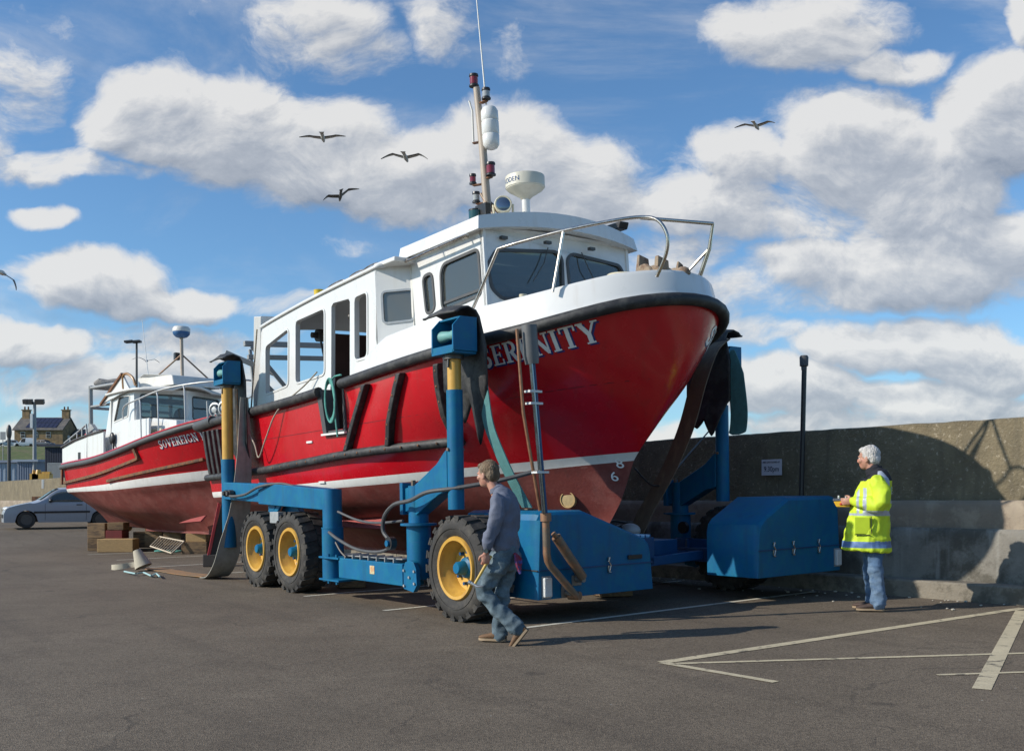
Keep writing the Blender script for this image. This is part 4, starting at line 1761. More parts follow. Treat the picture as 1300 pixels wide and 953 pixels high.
fw1 = rquad([(-1.24, 4.02), (-1.10, 4.22), (-.14, 4.28), (-.05, 4.20), (-.07, 3.72), (-.16, 3.66), (-1.06, 3.60), (-1.20, 3.72)], .06, 3)
fw2 = [(-a, c) for a, c in fw1][::-1]
b = MB()
# subdivide the front into strips so that it bows
P0 = [(-WT, 2.9), (-.65, 2.9), (0, 2.9), (.65, 2.9), (WT, 2.9), (WT, 4.50), (.65, 4.53), (0, 4.54), (-.65, 4.53), (-WT, 4.50)]
b.panel(P0, [fw1, fw2], whf, .05)
b.build('wheelhouse_front', WHITE, boat, angle=25)
for q in (fw1, fw2):
    b = MB()
    b.panel(q, [], lambda a, c, d: whf(a, c, d + .02), .008)
    wn = b.build('front_window', GLAS, boat, angle=50)
    b = MB()
    b.panel(grow(q, .030), [grow(q, -.012)], lambda a, c, d: whf(a, c, d - .014), .02)
    b.build('window_seal', RUBG, wn)
    b = MB()
    sgn = 1 if q is fw1 else -1
    x0 = -.30 * sgn
    b.tube([whf(x0, 4.32, -.03), whf(x0 - .10 * sgn, 4.1, -.05), whf(x0 - .28 * sgn, 3.85, -.03)], .008, 6)
    b.build('wiper', DSTEEL, boat)
b = MB()
for x0 in (-1.0, -.3, .5):
    b.obox(whf(x0, 4.39, -.03), (0, .05, 0), (.03, 0, 0), (0, 0, .02))
b.build('wiper_motor', DSTEEL, boat, bevel=.004)
# aft wall of the wheelhouse and helm things inside
b = MB()
b.panel([(-WT, 2.9), (WT, 2.9), (WT, 4.5), (-WT, 4.5)], [rquad([(-.95, 3.62), (-.2, 3.62), (-.2, 4.2), (-.95, 4.2)], .08), rquad([(.2, 3.62), (.95, 3.62), (.95, 4.2), (.2, 4.2)], .08)], lambda a, c, d: (-2.70 - d, a, c), .05)
b.build('wheelhouse_back', WHITE2, boat)
b = MB()
b.box(-1.25, -1.0, -1.1, 1.1, 3.0, 3.66)
b.box(-1.2, -1.05, -.6, -.3, 3.66, 3.78)
b.ball((-1.75, .45, 3.62), (.16, .22, .24), 12, 8)
b.build('console', DARKIN, boat, bevel=.02)
b = MB()
b.lathe([(.20, -.02), (.22, -.02), (.22, .02), (.20, .02)], (-1.35, -.7, 3.70), (1, 0, .3), 24, closedprof=True)
b.build('steering_wheel', VARN, boat)


# roof: flared crowned slab
def roof_row(s, inset, z0, crown):
    return [(s, t, z0 + crown * (1 - (t / (1.45)) ** 2)) for t in np.linspace(-(1.42 - inset), 1.42 - inset, 17)]


b = MB()


def roofpt(u, v, inset, dz):
    # plan: s from -2.86 to -.82 (front bowed), t +-1.42
    t = (1.42 - inset) * v
    s0, s1 = -2.86 + inset * .4, -.86 - inset + .16 * (1 - v * v)
    return (s0 + (s1 - s0) * u, t, 4.43 + dz + (.14 if dz > .1 else .10) * (1 - v * v) + .03 * u)


US, VS = np.linspace(0, 1, 9), np.linspace(-1, 1, 17)
topg = [[roofpt(u, v, .10, .19) for v in VS] for u in US]
botg = [[roofpt(u, v, 0, 0) for v in VS] for u in US]
b.grid(topg)
b.grid(botg, flip=True)


def loop(g_):
    return g_[0] + [r[-1] for r in g_[1:]] + g_[-1][::-1][1:] + [r[0] for r in g_[::-1]][1:-1]


lt, lb = loop(topg), loop(botg)
mid = [roofpt(0, 0, 0, 0)] * 0
n = len(lt)
lm = [(a[0] * .35 + c[0] * .65, a[1] * .35 + c[1] * .65, a[2] * .93 + c[2] * .07) for a, c in zip(lt, lb)]
b.add(lb + lm + lt, [(i, (i + 1) % n, n + (i + 1) % n, n + i) for i in range(n)] + [(n + i, n + (i + 1) % n, 2 * n + (i + 1) % n, 2 * n + i) for i in range(n)])
b.build('wheelhouse_roof', WHITE, boat, angle=28)
b = MB()
b.tube([(-2.6, -1.46, 4.36), (-1.05, -1.46, 4.42)], .02, 8)
for s in (-2.6, -1.9, -1.2):
    b.cyl((s, -1.46, 4.39), (s, -1.34, 4.43), .014, n=6)
b.build('grab_rail', STEEL, boat)
b = MB()
b.obox((-1.0, 1.16, 4.80), (.15, 0, 0), (0, .09, 0), (.02, 0, .05))
b.build('horn', BLACKP, boat, bevel=.02)

# ---- mast
mast_mesh = MB()
mast_mesh.tube([(-2.33, -.15, 4.68), (-2.42, -.15, 6.1), (-2.52, -.15, 7.04)], [.065, .058, .05], 12)
mast = mast_mesh.build('mast', mat('mast_paint', (.40, .33, .26), .5, var=.12, streak=.3), boat)
b = MB()
b.tube([(-2.44, -.2, 5.45), (-1.98, -.12, 4.72)], .025)
b.tube([(-2.40, -.1, 5.35), (-1.75, .02, 4.76)], .022)
b.tube([(-2.38, -.1, 5.30), (-2.1, .45, 4.72)], .022)
b.build('stay', BRONZE, mast)


def navlamp(p, lens, r=.055, h=.15):
    b = MB()
    b.lathe([(r * 1.25, 0), (r * 1.25, .02), (r, .03), (r, h - .04), (r * 1.2, h - .03), (r * 1.1, h), (0, h + .01)], p, (0, 0, 1), 14)
    o = b.build('navigation_lamp', [BLACKP], mast)
    b = MB()
    b.lathe([(r * 1.02, .035), (r * 1.04, h / 2), (r * 1.02, h - .045)], p, (0, 0, 1), 14)
    b.build('lens', lens, o)


navlamp((-2.55, -.17, 7.06), REDL, .06, .18)
navlamp((-2.30, -.14, 6.80), mat('clear_lens', (.35, .36, .36), .15, coat=.5), .055, .16)
navlamp((-2.26, -.14, 5.68), REDL, .06, .19)
navlamp((-2.58, -.24, 5.62), REDL, .045, .15)
navlamp((-2.54, -.22, 5.34), mat('clear_lens2', (.35, .35, .33), .15, coat=.5), .05, .16)
for p in ((-2.30, -.14, 6.78), (-2.26, -.14, 5.66), (-2.58, -.24, 5.60), (-2.54, -.22, 5.32), (-2.56, -.22, 6.22)):
    b = MB()
    b.beam((-2.42, -.15, p[2]), p, .07, .015)
    b.build('bracket', RUST, mast)
b = MB()
b.tube([(-2.58, -.2, 6.22), (-2.58, -.2, 6.70), (-2.62, -.22, 6.86)], .015)
b.build('rod_aerial', WHITE2, mast)
b = MB()
b.lathe([(.04, 0), (.09, .02), (.122, .07), (.128, .20), (.118, .215), (.130, .235), (.130, .40), (.118, .415), (.130, .435), (.128, .56), (.10, .61), (.05, .63), (0, .635)], (-2.30, -.08, 6.08), (-.03, 0, 1), 22)
can = b.build('liferaft_canister', WHITE, mast)
b = MB()
b.tube([(-2.36, -.10, 6.75), (-2.60, -.08, 9.3)], [.013, .006], 8)
b.build('whip_aerial', WHITE2, mast)
# side light box at the mast foot
b = MB()
b.cyl((-2.30, -.42, 4.78), (-2.30, -.42, 5.16), .10, n=18)
b.box(-2.28, -2.02, -.44, -.34, 4.66, 5.20)
o = b.build('sidelight_box', BLACKP, boat, bevel=.01)
b = MB()
b.cyl((-2.26, -.44, 4.90), (-2.26, -.44, 5.12), .107, n=18)
b.build('lens', GREENL, o)
# radar
b = MB()
b.tube([(-1.64, .0, 4.70), (-1.64, 0, 5.22)], .058, 16)
rad = b.build('radar_pedestal', WHITE, boat)
b = MB()
b.lathe([(.065, 0), (.09, .03), (.24, .12), (.272, .15), (.274, .16), (.282, .165), (.282, .31), (.275, .325), (.24, .34), (0, .345)], (-1.64, 0, 5.20), (0, 0, 1), 40)
scan = b.build('radar_scanner', mat('scanner_plastic', (.60, .57, .47), .4, var=.05, streak=.3, streakcol=(.4, .34, .22)), rad, angle=25)
tm = text_mesh('KODEN', .095, 'lettering', mat('blue_lettering', (.02, .12, .35), .5), scan, (0, 0, 0), Matrix.Identity(3))
for v in tm.data.vertices:
    x, y = v.co.x, v.co.y
    a = R(-88) + x / .282
    v.co = Vector((-1.64 + .2855 * math.cos(a), .2855 * math.sin(a), 5.435 + y))
# searchlight
b = MB()
b.lathe([(.0, -.11), (.07, -.10), (.115, -.02), (.125, .08), (.115, .09), (.10, .085)], (-1.72, -.35, 5.08), (.75, -.55, .1), 24)
sl = b.build('searchlight', CREAM, boat)
b = MB()
b.lathe([(.098, .087), (.09, .092), (0, .097)], (-1.72, -.35, 5.08), (.75, -.55, .1), 20)
b.build('lens', mat('mirror_lens', (.12, .17, .24), .1, metal=.6), sl)
b = MB()
for q in (-.14, .14):
    b.tube([(-1.72 + q * .6, -.35 + q * .8, 5.10), (-1.72 + q * .5, -.35 + q * .7, 4.72)], .016)
b.beam((-1.80, -.46, 4.86), (-1.64, -.24, 4.86), .06, .04)
b.build('yoke', CREAM, sl)

# ---- pulpit rails
pul = [(-.78, -1.62, 3.40), (-.22, -1.60, 4.05), (.0, -1.5, 4.08), (.57, -1.22, 4.14), (1.05, -.92, 4.18), (1.30, -.68, 4.20), (1.50, -.60, 4.13), (1.60, -.56, 3.95), (1.56, -.54, 3.75), (1.38, -.52, 3.52)]
for sg in (-1,):
    pp2 = [(a, -sg * c, d) for a, c, d in pul]
    b = MB()
    b.tube(smooth_path(pp2[:2], 1) + smooth_path(pp2[2:], 5), .021, 10)
    b.build('pulpit_rail', STEEL, boat)
    b = MB()
    b.tube([(.52, sg * 1.38, 3.42), (.57, sg * 1.22, 4.14)], .018, 8)
    b.build('rail_stanchion', STEEL, boat)
b = MB()
b.tube([(1.28, -.66, 4.20), (1.45, .40, 4.22)], .021, 10)
b.tube([(1.45, .40, 4.22), (1.38, .40, 3.95), (1.22, .36, 3.58)], .020, 8)
b.tube([(1.45, .40, 4.22), (1.34, .46, 3.95), (1.14, .46, 3.58)], .018, 8)
b.tube([(1.37, .40, 3.93), (1.02, .20, 3.56)], .016, 8)
b.build('stem_rail', STEEL, boat)
# windlass and anchor on the foredeck
ANCH = mat('weathered_anchor', (.30, .23, .16), .75, var=.3, vs=10, bump=.3, col2=(.18, .11, .07), mixs=8)
b = MB()
b.tube(smooth_path([(.15, -.25, 3.52), (.25, -.25, 3.72), (.45, -.2, 3.74), (.9, 0, 3.66), (1.1, .05, 3.62)], 4), .035, 10)
b.tube([(.12, -.3, 3.50), (.22, -.28, 3.62)], [.07, .03], 10)
b.cyl((-.2, -.1, 3.2), (-.2, -.1, 3.72), .07, n=14)
b.build('mooring_bitt', CREAM, boat)
b = MB()
b.cyl((.95, -.32, 3.60), (.95, .30, 3.60), .09, n=18)
for y in (-.30, -.14, .05, .22):
    b.lathe([(.0, -.03), (.15, -.03), (.17, 0), (.15, .03), (0, .03)], (.95, y, 3.60), (0, 1, 0), 18)
b.box(.8, 1.1, -.36, .34, 3.3, 3.48)
b.build('windlass', ANCH, boat, bevel=.008)
b = MB()
b.hexa([(1.02, -.34, 3.44), (1.10, -.34, 3.44), (1.10, -.10, 3.44), (1.02, -.10, 3.44), (1.06, -.30, 3.86), (1.10, -.30, 3.86), (1.10, -.14, 3.82), (1.06, -.14, 3.82)])
b.hexa([(1.20, -.20, 3.44), (1.28, -.20, 3.44), (1.28, .04, 3.44), (1.20, .04, 3.44), (1.22, -.16, 3.83), (1.28, -.16, 3.83), (1.28, .02, 3.78), (1.22, .02, 3.78)])
b.hexa([(1.40, -.06, 3.46), (1.46, -.06, 3.46), (1.46, .14, 3.46), (1.40, .14, 3.46), (1.43, 0, 3.74), (1.46, 0, 3.74), (1.46, .08, 3.70), (1.43, .08, 3.70)])
b.ball((1.52, .0, 3.58), (.10, .09, .08), 12, 8)
b.tube([(1.0, -.05, 3.58), (1.5, .02, 3.54)], .035, 10)
b.v = [(x - .26, y + .05, z + .05) for x, y, z in b.v]
b.build('anchor', ANCH, boat, bevel=.01)
# orange rope-wrapped post + life ring on the far deck
b = MB()
b.cyl((-.55, -.98, 3.2), (-.55, -.98, 3.60), .05, n=12)
b.build('deck_post', CREAM, boat)

# ---- rubber fender frame on the near side


def hp(s, z, out=.0):
    return Vector((s, -H1.t_at(s, z) - out, z))


FRZ = [((-3.02, 2.66), (-3.80, 1.74)), ((-2.06, 2.72), (-2.74, 1.77)), ((-1.22, 2.76), (-1.50, 1.80))]
for (sa, za), (sb, zb) in FRZ:
    b = MB()
    n = 6
    b.ribbon([hp(sa + (sb - sa) * i / n, za + (zb - za) * i / n, .055) for i in range(n + 1)], (1, 0, 0), .12, .11)
    f = b.build('fender_strip', RUBBER, boat, bevel=.02)
    b = MB()
    for i in range(5):
        t0 = .1 + .2 * i
        p0 = hp(sa + (sb - sa) * t0, za + (zb - za) * t0, .10)
        b.ball(p0 + Vector((0, -.008, 0)), (.02, .012, .02), 8, 6)
    b.build('bolt', RUST, f)
b = MB()
pts = [hp(s, z, .06) for s, z in [(-10.0, 1.44), (-9.0, 1.46), (-8, 1.49), (-7, 1.52), (-6, 1.57), (-5, 1.62), (-3.9, 1.68), (-2.8, 1.72), (-1.42, 1.765)]]
b.tube(smooth_path(pts, 3), .068, 10)
b.build('fender_strip', RUBBER, boat)
b = MB()
for k in range(16):
    s = -6.4 + k * .33
    b.ball(hp(s, hermite([(-10, 1.44), (-6, 1.57), (-3.9, 1.68), (-1.4, 1.765)], s), .125), (.018, .012, .018), 8, 6)
b.build('bolt', RUST, boat)
for s in (-9.75, -9.48, -9.2, -8.92):
    b = MB()
    n = 4
    b.ribbon([hp(s + .05 * i / n, 2.36 - .86 * i / n, .05) for i in range(n + 1)], (1, 0, 0), .11, .10)
    b.build('stern_fender', RUBBER, boat, bevel=.02)
# plank seams: fine dark lines in the topsides
b = MB()
for zoff in (2.18,):
    P = []
    for s in np.linspace(-9.8, 1.0, 70):
        z = H1.z(7, s) + .03
        P.append([tuple(hp(s, z + d, .003)) for d in (-.004, .004)])
    b.grid(P[:36] if False else P, skip=lambda i, j: -4.6 < np.linspace(-9.8, 1.0, 70)[i] < -3.75)
b.build('hull_seam', mat('dark_red_seam', (.12, .004, .008), .5), boat, merge=False)
# small white hull fittings
for (sx, zx) in ((-5.1, 1.93), (-4.85, 1.28)):
    b = MB()
    p = hp(sx, zx, .01)
    b.box(p.x - .10, p.x + .10, p.y - .012, p.y + .01, p.z - .018, p.z + .018)
    b.build('outlet', WSTR, boat, bevel=.004)

# ---- name on both bows, draught marks, thruster
LH = .235
SERL = text_len('SERENITY')


def name_star(u, v, lift):
    k = u / SERL
    s = -.55 + 1.42 * k + v * .04
    z = 2.63 + .10 * k + .10 * k * k + v * LH
    return (s, -H1.t_at(s, z) - lift, z)


def name_port(u, v, lift):
    # reads from the bow towards the stern
    k = u / SERL
    s = 1.18 - 1.8 * k - v * .04
    z = 2.84 - .22 * k + v * LH
    return (s, H1.t_at(s, z) + lift, z)


for fn_ in (name_star, name_port):
    b, _ = letters('SERENITY', fn_, .004, .003, dx=.07, dy=-.08)
    nm = b.build('name_shadow', NAVYT, hull, merge=False)
    b, _ = letters('SERENITY', fn_, .011, .004)
    b.build('name_lettering', WLET, hull, merge=False)


def surf_text(body, size, s0, z0, m, nm):
    t = text_mesh(body, size, nm, m, hull, (0, 0, 0), Matrix.Identity(3), extr=.002)
    for v in t.data.vertices:
        s = s0 + v.co.x
        z = z0 + v.co.y
        y = -H1.t_at(s, z) - .012 - v.co.z
        v.co = Vector((s, y, z))
    return t


surf_text('8', .17, .22, 1.375, WLET, 'draught_mark')
surf_text('6', .17, .12, 1.21, WLET, 'draught_mark')
b = MB()
c0 = Vector((-.55, -H1.t_at(-.55, .93), .93))
b.lathe([(.095, -.25), (.11, -.25), (.11, .04), (.098, .04)], c0, (.45, -1, -.05), 26, closedprof=True)
th = b.build('thruster_tube', mat('thruster_rim', (.45, .30, .13), .6, var=.2), boat)
b = MB()
b.lathe([(.099, .025), (.05, .030), (0, .032)], c0, (.45, -1, -.05), 22)
b.build('tunnel_cover', mat('tunnel_ochre', (.40, .30, .15), .7, var=.3, vs=15), th)

# ---- stern gallows
b = MB()
for t in (-1.42, -.33, .85):
    b.beam((-8.5, t, 2.45), (-8.5, t, 4.0), .12, .12)
b.beam((-8.5, -1.48, 3.95), (-8.5, .9, 4.0), .10, .10)
b.beam((-8.5, -1.42, 3.70), (-8.5, .85, 3.74), .09, .09)
b.beam((-8.9, -1.70, 3.82), (-8.5, -.9, 3.40), .06, .10)
b.beam((-8.45, -1.35, 3.9), (-8.45, -.33, 2.7), .05, .08)
b.beam((-8.5, -1.2, 3.3), (-8.45, -.5, 2.6), .05, .08)
b.beam((-8.9, -1.2, 3.9), (-8.7, -1.2, 2.5), .06, .06)
b.build('stern_gantry', GREYP, boat, bevel=.01)
b = MB()
b.beam((-7.72, -1.58, 2.55), (-7.62, -1.52, 4.32), .14, .16)
b.beam((-7.62, -1.52, 4.27), (-7.62, 1.5, 4.35), .14, .12)
b.build('gallows_post', WHITE2, boat, bevel=.012)
b = MB()
b.tube([(-7.75, -1.72, 2.6), (-7.35, -1.70, 4.05)], .015, 8)
b.build('backstay', STEEL, boat)
# stern deck hauler
for q in (-9.95, -9.45):
    b = MB()
    for k in range(7):
        a = 2 * math.pi * k / 7
        b.tube([(q, -1.55, 2.80), (q + .13 * math.cos(a), -1.57, 2.80 + .13 * math.sin(a))], .012, 6)
    b.lathe([(.12, -.03), (.15, -.02), (.15, .02), (.12, .03)], (q, -1.55, 2.80), (.6, -1, 0), 20, closedprof=True)
    b.lathe([(.0, -.06), (.06, -.05), (.06, .05), (0, .06)], (q, -1.55, 2.80), (.6, -1, 0), 14)
    b.tube([(q, -1.5, 2.5), (q, -1.5, 2.8)], .04)
    b.build('pot_hauler', GALV, boat)
b = MB()
b.tube([(-10.2, -1.62, 2.5), (-10.2, -1.62, 3.0)], .02)
b.build('stern_stanchion', GALV, boat)
# buoy light on the shelter roof and handrails
b = MB()
b.lathe([(.11, 0), (.11, .10), (.085, .14), (.085, .34), (.09, .36), (0, .37)], (-6.35, -.95, 4.28), (0, 0, 1), 18)
b.build('roof_beacon', mat('yellow_beacon', (.60, .42, .02), .45), boat)
b = MB()
b.box(-6.25, -6.1, -.9, -.75, 4.28, 4.50)
b.build('beacon_clamp', BLACKP, boat, bevel=.02)
for s0, s1 in ((-5.1, -4.4), (-4.35, -3.75), (-3.9, -3.3)):
    b = MB()
    b.tube(smooth_path([(s0, -1.45, hermite(RZ, s0)), (s0 + .1, -1.45, hermite(RZ, s0) + .13), (s1 - .1, -1.45, hermite(RZ, s1) + .12), (s1, -1.45, hermite(RZ, s1))], 4), .014, 8)
    b.build('roof_handrail', STEEL, boat)


# ropes lying on the boat: things of their own
def rope(name, pts, r, m, label, cat='rope', fr=None, k=5):
    p = smooth_path(pts, k)
    if fr is not None:
        p = [fr[0] + fr[1] @ q for q in p]
    b = MB()
    b.tube(p, r, 7)
    return tag(b.build(name, m, origin=p[0]), label, cat)


BF = (B_O, B_M)
coil = []
for k in range(4):
    rr = .13 + .012 * k
    for i in range(10):
        a = 2 * math.pi * i / 10
        coil.append((-4.02 + .16 * math.cos(a) + .03 * k, -2.02 - .014 * k, 2.50 + (.27 + .02 * k) * math.sin(a)))
coil += [(-3.85, -2.03, 2.5), (-3.82, -2.04, 2.2), (-3.80, -2.03, 1.95)]
rope('coiled_rope', [(-3.7, -1.98, 2.86), (-3.95, -2.0, 2.82)] + coil, .014, ROPEG, 'teal rope coiled over the red boat rail beside the open side gate', fr=BF, k=3)
rope('hanging_rope', [(-5.05, -1.70, 3.05), (-5.4, -1.78, 2.85), (-6.0, -1.98, 2.5), (-6.45, -2.02, 2.05), (-6.85, -1.99, 1.75), (-7.0, -2.0, 2.0), (-7.4, -2.0, 2.35), (-7.45, -1.9, 2.55), (-7.3, -1.8, 2.62)], .013, ROPEB, 'thin beige rope hanging in a loop down the red side below the shelter windows', fr=BF)
rope('mooring_line', [(.30, .06, 1.32), (-.2, 1.0, 1.05), (-.7, 2.2, 1.5), (-1.0, 3.2, 2.0)], .012, BLACKP, 'thin dark line running from the red bow foot back towards the shaded wall', 'rope', fr=BF)

# ================================================================== SMALLER BOAT BEHIND
sb = empty('fishing_boat', S_O, S_M)
tag(sb, 'smaller red and white boat lettered SOVEREIGN standing on timber blocks', 'boat')
rows2 = [
    ([(.1, .10), (4, .0), (6.4, .02), (7.0, .2)], .05, 4, 2, .6, 0),
    ([(.1, .45), (4, .22), (6.4, .22), (7.15, .42)], .40, 3, 1.6, 1, .1),
    ([(.1, .80), (4, .50), (6.4, .60), (7.35, .75)], 1.0, 3, 1.7, 1.1, .15),
    ([(.1, .98), (4, .92), (6.4, 1.05), (7.5, 1.15)], 1.30, 3, 1.8, 1.0, .12),
    ([(.0, 1.03), (3, 1.06), (6, 1.22), (7.65, 1.36)], 1.38, 3.2, 1.9, .9, .10),
    ([(.0, 1.12), (3, 1.22), (6, 1.44), (7.75, 1.60)], 1.41, 3.4, 1.9, .85, .09),
    ([(-.05, 1.45), (3, 1.62), (6, 1.90), (7.95, 2.15)], 1.45, 3.6, 2, .72, .08),
    ([(-.1, 1.76), (2, 1.84), (4, 2.04), (5.6, 2.30), (7, 2.56), (8.2, 2.80)], 1.48, 4.0, 2.1, .55, .08),
]
aft2 = list(np.linspace(0, 3.0, 10))
H2 = Hull(0., 3.0, rows2, aft2, 24)
b = MB()
for sg in (-1, 1):
    P, rk = H2.side(sg, 3)
    b.grid(P, rowmi=lambda i, j, rk=rk: (1 if rk[i] < 4 else (2 if rk[i] == 4 else 0)), flip=sg > 0)
    if sg < 0:
        TL = [r_[0] for r_ in P]
for i in range(len(TL) - 1):
    k = rk[i] if i < len(rk) else 9
    a, c = TL[i], TL[i + 1]
    b.add([a, c, (c[0], -c[1], c[2]), (a[0], -a[1], a[2])], [(0, 1, 2, 3)], 1 if k < 4 else (2 if k == 4 else 0))
hull2 = b.build('hull', [RED, ANTIF, WSTR], sb, angle=45)


def hs(s, z, out=0.):
    return Vector((s, -H2.t_at(s, z) - out, z))


RD = rows2[-1][0]
for sg in (-1, 1):
    pts = [(s, sg * (H2.w(7, s) + .04), hermite(RD, s) - .02) for s in list(np.linspace(-.1, 7, 22)) + [7.4, 7.7, 7.95, 8.1]] + [(8.24, 0, 2.79)]
    b = MB()
    b.tube(pts, .075, 10)
    b.build('rubber_rail', RUBG, sb)
    b = MB()
    b.tube([(p[0], p[1] * .985, p[2] + .09) for p in pts], .035, 8)
    b.build('red_capping', RED, sb)
b = MB()
b.tube([(-.12, -1.4, 1.78), (-.12, 1.4, 1.78)], .075, 10)
b.build('stern_fender', RUBG, sb)
# rusty wooden rubbing bands
for pts in ([(.0, 1.30), (1.2, 1.36), (3.0, 1.52), (4.85, 1.80), (5.0, 1.86)], [(3.3, 1.30), (4.8, 1.46), (6.3, 1.66), (7.0, 1.78)]):
    q = smooth_path([hs(s, z, .03) for s, z in pts], 4)
    b = MB()
    for a, c in zip(q[:-1], q[1:]):
        b.beam(a, c + (c - a) * .02, .075, .10, up=(0, -1, 0))
    b.build('rubbing_band', RUST, sb, bevel=.01)
b = MB()
b.beam(hs(5.0, 1.84, .03), hs(4.9, 2.12, .03), .10, .075, up=(0, -1, 0))
b.box(-.04, .04, -1.43, -1.38, 1.25, 1.72)
b.build('rubbing_band', RUST, sb)
# keel, skeg, rudder, propeller
b = MB()
b.prism([(.9, -.05, .34), (1.8, -.05, .28), (6.5, -.05, -.04), (7.0, -.05, .18), (6.9, -.05, .3), (1.0, -.05, .55)], (0, .1, 0))
b.prism([(2.3, -.05, .3), (2.4, -.05, -.04), (6.6, -.05, -.05), (6.4, -.05, .2)], (0, .1, 0))
b.build('keel', ANTIF, sb)
b = MB()
b.prism([(.12, -.03, -.02), (.75, -.03, -.02), (.70, -.03, .62), (.05, -.03, .55)], (0, .06, 0))
b.build('rudder', PINKF, sb, bevel=.01)
b = MB()
for k in range(4):
    a = R(90 * k + 30)
    b.ball((1.05, .15 * math.cos(a), .18 + .15 * math.sin(a)), (.025, .06 + .09 * abs(math.cos(a)), .06 + .09 * abs(math.sin(a))), 10, 8)
b.cyl((.9, 0, .18), (1.5, 0, .22), .05)
b.build('propeller', mat('bronze', (.35, .22, .08)), sb)
b = MB()
for sg in (-1, 1):
    b.hexa([(5.7, sg * .62, .22), (6.6, sg * .50, .28), (6.6, sg * .54, .30), (5.7, sg * .66, .24), (5.9, sg * .42, .34), (6.6, sg * .36, .44), (6.6, sg * .40, .44), (5.9, sg * .46, .34)])
b.build('bilge_keel', PINKF, sb)
# decks
b = MB()
for s0 in np.linspace(0, 7.6, 20):
    s1 = s0 + .4
    b.add([(s0, -H2.w(7, s0), hermite(RD, s0) - .05), (s1, -H2.w(7, min(s1, 8.1)), hermite(RD, s1) - .05), (s1, H2.w(7, min(s1, 8.1)), hermite(RD, s1) - .05), (s0, H2.w(7, s0), hermite(RD, s0) - .05)], [(0, 1, 2, 3)])
b.build('deck', WHITE2, sb)
# white stern bulwark
b = MB()
b.prism([(.05, -1.40, 1.80), (1.8, -1.42, 1.84), (1.85, -1.42, 2.52), (1.0, -1.42, 2.44), (.05, -1.40, 2.28)], (0, .06, 0))
b.prism([(1.86, -1.42, 1.84), (2.95, -1.42, 1.92), (2.95, -1.42, 2.62), (1.86, -1.42, 2.53)], (0, .06, 0))
b.prism([(.05, 1.34, 1.80), (2.95, 1.36, 1.92), (2.95, 1.36, 2.62), (.05, 1.34, 2.28)], (0, .06, 0))
b.box(.0, .06, -1.4, 1.4, 1.8, 2.27)
b.build('stern_bulwark', WHITE, sb, bevel=.01)
b = MB()
b.tube([(.0, -1.42, 2.31), (1.0, -1.44, 2.47), (1.9, -1.44, 2.56), (2.95, -1.44, 2.64)], .03, 8)
b.build('bulwark_capping', DSTEEL, sb)
b = MB()
b.tube([(.1, -1.38, 2.42), (1.0, -1.38, 2.66), (1.7, -1.38, 2.86), (1.75, -1.38, 2.6)], .025, 8)
for s, z0, z1 in ((.55, 2.36, 2.54), (1.05, 2.45, 2.68), (1.4, 2.5, 2.77)):
    b.tube([(s, -1.38, z0), (s, -1.38, z1)], .02, 8)
b.build('stern_rail', GALV, sb)
b = MB()
b.box(1.25, 1.38, -1.435, -1.415, 1.92, 2.12)
b.build('scupper', BLACKP, sb)
b = MB()
b.prism([(1.0, -1.2, 2.3), (1.8, -1.2, 2.3), (1.7, -1.2, 2.75), (1.1, -1.2, 2.65)], (0, .5, 0))
b.build('red_deck_box', RED, sb, bevel=.02)
# gallows with rolled cover
b = MB()
for t in (-1.15, 1.15):
    b.tube([(1.45, t, 2.0), (1.40, t, 3.95)], .06, 10)
b.tube([(1.40, -1.15, 3.92), (1.40, 1.15, 3.92)], .055, 10)
b.tube([(1.43, -1.15, 3.35), (1.43, 1.15, 3.35)], .04, 10)
b.tube([(1.42, -1.15, 3.90), (2.9, -1.0, 3.92)], .045, 10)
b.tube([(1.43, -1.15, 3.38), (2.7, -1.1, 3.38)], .035, 10)
b.prism([(1.2, -1.2, 2.5), (2.2, -1.2, 2.5), (1.55, -1.2, 2.9), (1.42, -1.2, 2.9)], (0, .1, 0))
b.build('stern_gallows', GREYP, sb)
b = MB()
rs = [.05, .17, .20, .21, .19, .21, .17, .06]
b.tube([(1.50 + .06 * i, -1.1 + .11 * i, 4.02 + .03 * math.sin(i * 1.7)) for i in range(8)], [q * .72 for q in rs], 12)
b.build('rolled_cover', mat('grey_canvas', (.28, .26, .24), .9, bump=.6, bs=20, var=.25), sb)
# wheelhouse
K1, K2 = .0, .35


def ws_(a, c, d):
    return (a + .0, -1.22 + (c - 2) * .05 + d, c)


win = rquad([(3.03, 2.86), (3.90, 2.97), (3.96, 3.50), (3.28, 3.52)], .05)
for sg in (-1, 1):
    b = MB()
    fn = (lambda a, c, d: (a, -1.22 + (c - 2) * .05 + d, c)) if sg < 0 else (lambda a, c, d: (a, 1.22 - (c - 2) * .05 - d, c))
    b.panel([(2.35, 1.85), (4.45, 2.05), (4.35, 3.62), (3.0, 3.62), (2.72, 3.40)], [win], fn, .05)
    b.build('wheelhouse_side', WHITE, sb, bevel=.01)
    b = MB()
    b.panel(win, [], lambda a, c, d: fn(a, c, d + .02), .006)
    wn = b.build('side_window', GLAS, sb)
    b = MB()
    b.panel(grow(win, .02), [grow(win, -.015)], lambda a, c, d: fn(a, c, d - .012), .018)
    b.build('window_seal', WHITE2, wn)
